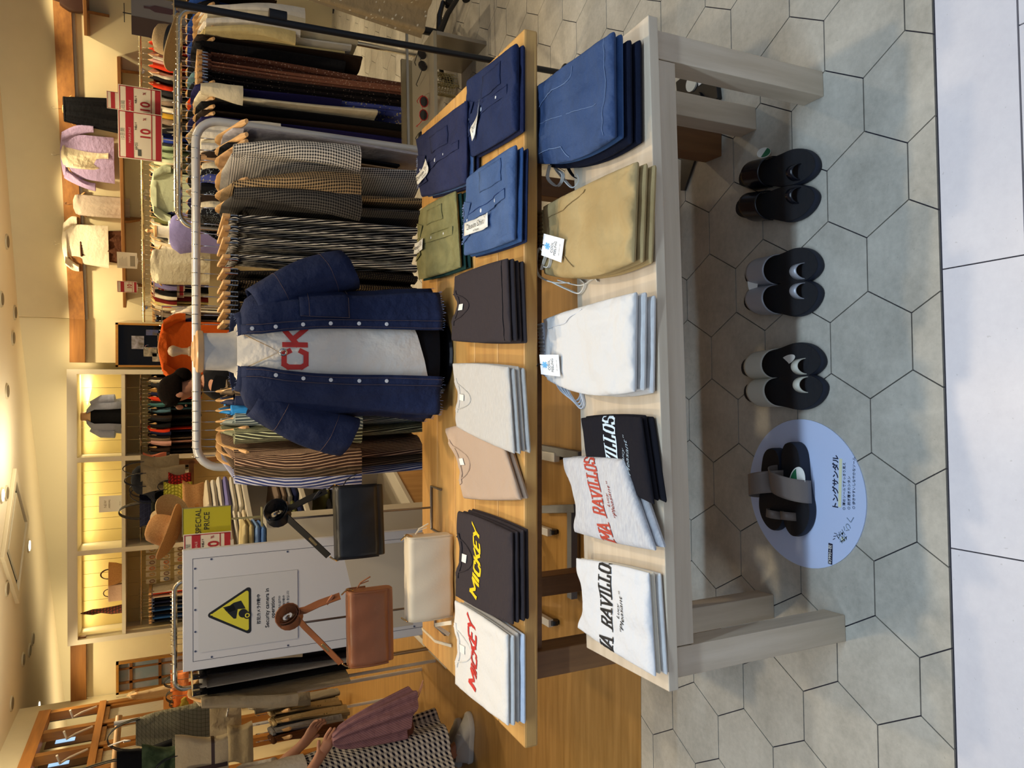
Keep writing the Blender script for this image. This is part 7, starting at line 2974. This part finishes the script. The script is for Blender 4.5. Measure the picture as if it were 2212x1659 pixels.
# shopper behind the rack, seen between the tubes: dark hair, black top
p = PY(370, 832, 4.75)
pt, J = figure('person with tied dark hair in a black top bending over the racks', (p.x + .02, 4.75, 0), PI - .15, 1.60,
               {'l': ((.05, .24, 1.02), (.26, .16, .98), (1, -.2, -.1)), 'r': ((.05, -.24, 1.02), (.25, -.15, 1.0), (1, .2, -.2))}, SKIN, look=.6)
for nm, prof in (('top', ((.80, .135, .175), (.95, .125, .165), (1.10, .125, .175), (1.22, .125, .20), (1.30, .10, .17), (1.345, .065, .075))), ('trousers', ((.03, .09, .17), (.4, .10, .17), (.78, .135, .18), (.84, .135, .18)))):
    b = MB()
    b.loft([[V((a_ * cos(th), c_ * sin(th), z)) for th in [2 * PI * k / 32 for k in range(32)]] for z, a_, c_ in prof])
    b.build(nm, BK if nm == 'top' else CC['charcoal'], pt, edge=80)
for sg in (-1, 1):
    b = MB()
    b.tube([(0, sg * .15, 1.29), (.02, sg * .20, 1.16), (.05, sg * .24, 1.03)], [.062, .056, .050], 14)
    b.build('sleeve', BK, pt)

# shopper at the left edge: navy gingham skirt, white blouse, white sneaker
s0 = PZ(1012, 1545, 0)
px0 = -2.10
pt, J = figure('person in white blouse and navy gingham skirt holding a pink top, cut by the frame', (px0, 3.90, 0), 0, 1.60,
               {'l': ((.0, .24, 1.02), (.14, .22, .86), (.8, .0, -.6)), 'r': ((.02, -.22, 1.04), (.20, -.10, .84), (.9, .2, -.7))}, SKIN, stride=-.05)
GNG = cl('#dcd8d0', 'gingham', '#10142c', a=.028, b=.5, bump=.3)
b = MB()
rings = []
for i in range(15):
    u = i / 14
    z = .95 - (.95 - .17) * u
    a_, c_ = .135 + .125 * u ** .8, .16 + .12 * u ** .8
    rings.append([V(((a_ + .022 * u * sin(9 * th)) * cos(th) - .02 * u, (c_ + .022 * u * sin(9 * th + 1)) * sin(th), z)) for th in [2 * PI * k / 90 for k in range(90)]])
b.loft(rings, flip=True)
b.build('skirt', GNG, pt, edge=80)
b = MB()
b.loft([[V((a_ * cos(th) + .01, c_ * sin(th), z)) for th in [2 * PI * k / 36 for k in range(36)]] for z, a_, c_ in ((.90, .15, .175), (.98, .15, .18), (1.10, .135, .185), (1.22, .13, .205), (1.30, .105, .175), (1.345, .066, .078))])
b.build('blouse', cl('#dad8d2', bump=.6), pt, edge=80)
for s_, sg in (('l', 1), ('r', -1)):
    el = J['el' + s_][0]
    b = MB()
    P = [V((0, sg * .15, 1.29)), V((.02, sg * .20, 1.18)), el + V((-.01, 0, .02)), el.lerp(J['wr' + s_][0], .18)]
    b.tube(P, [.068, .072, .078, .058], 16)
    b.build('sleeve', cl('#dad8d2', bump=.6), pt, edge=80)
    b = MB()
    q = el.lerp(J['wr' + s_][0], .22)
    b.ribbon([q, q + V((.03, -.03, .02)), q + V((.05, -.05, -.02))], .012, .003, V((0, 0, 1)))
    b.build('sleeve_tie', cl('#dad8d2', bump=.6), pt)
SNK = mat('white_sneaker', '#b9b4a8', .6)
for s_, sg in (('l', 1), ('r', -1)):
    c = J['ankle' + s_][0]
    b = MB()
    o_ = [V((p.y - .30, -p.x)) for p in sole_outline(.285, .10, sg)]
    X0 = c.x + .195
    sec = lambda s1, z, dx=0: [V((X0 + p.x * s1 + dx, c.y + p.y * s1, z)) for p in [V((-(q.x) - .285 * 0, q.y)) for q in o_]]
    base_ = [V((c.x + .205 - p.y, c.y - p.x * 1.0)) for p in sole_outline(.285, .10, sg)]
    ring = lambda s1, z: [V((c.x + .06 + (p.x - c.x - .06) * s1, c.y + (p.y - c.y) * s1, z)) for p in base_]
    b.loft([ring(.98, .001), ring(1.0, .006), ring(1.0, .024), ring(.97, .030)])
    b.build('sneaker_sole', mat('sneaker_sole', '#c9c4b8', .6), pt, edge=50)
    b = MB()
    rings = [ring(.95, .028)]
    for u in (.3, .6, .8, 1.0):
        rings.append([V((c.x + .05 - .05 * u + (p.x - c.x - .05) * (.95 - .55 * u), c.y + (p.y - c.y) * (.95 - .25 * u), .028 + .075 * u)) for p in base_])
    b.loft(rings)
    b.build('sneaker_upper', SNK, pt, edge=70)
    b = MB()
    for k in range(4):
        b.tube([(c.x + .10 - .02 * k, c.y - .022, .075 + .008 * k), (c.x + .095 - .02 * k, c.y, .084 + .008 * k), (c.x + .10 - .02 * k, c.y + .022, .075 + .008 * k)], .003, 5)
    b.build('lace', PAPER, pt)
# beige shoulder bag worn by that person
sb = tote('shoulder_bag', 'olive beige shoulder bag carried by the shopper in gingham', (px0 + .02, 3.60, .50), 0, .30, .32, .11, cl('#6f634c'), BLACKP, .30, None, None)
# pink ruffled top in the hand
t = thing('pink_top', 'dusty pink pleated top held by the shopper at the left edge', 'top', (px0 + .27, 3.80, .36))
b = MB()
rings = []
for i in range(12):
    u = i / 11
    w_ = .025 + .105 * math.sqrt(u)
    rings.append([V((w_ * cos(th) * (1 + .08 * sin(9 * th)) + .06 * u, .03 * (1 + u) * sin(th) * (1 + .3 * sin(9 * th)), .42 - .42 * u + .03 * sin(th * 2) * u)) for th in [2 * PI * k / 60 for k in range(60)]])
b.loft(rings, flip=True)
b.build('cloth', cl('#9a747a', 'stripe', '#86646c', ax='u', a=.012, b=.5, bump=.6), t, edge=80)
b = MB()
for k in range(2):
    b.ribbon([V((.08 + k * .03, 0, .02)), V((.14 + k * .02, -.01, -.04)), V((.20 + k * .02, 0, -.07))], .006, .002, V((0, 1, 0)))
b.build('tie', cl('#c89a98'), t)

# remove the prototypes that only served for copying
for o_ in PROTOS:
    cleanup_proto(o_)
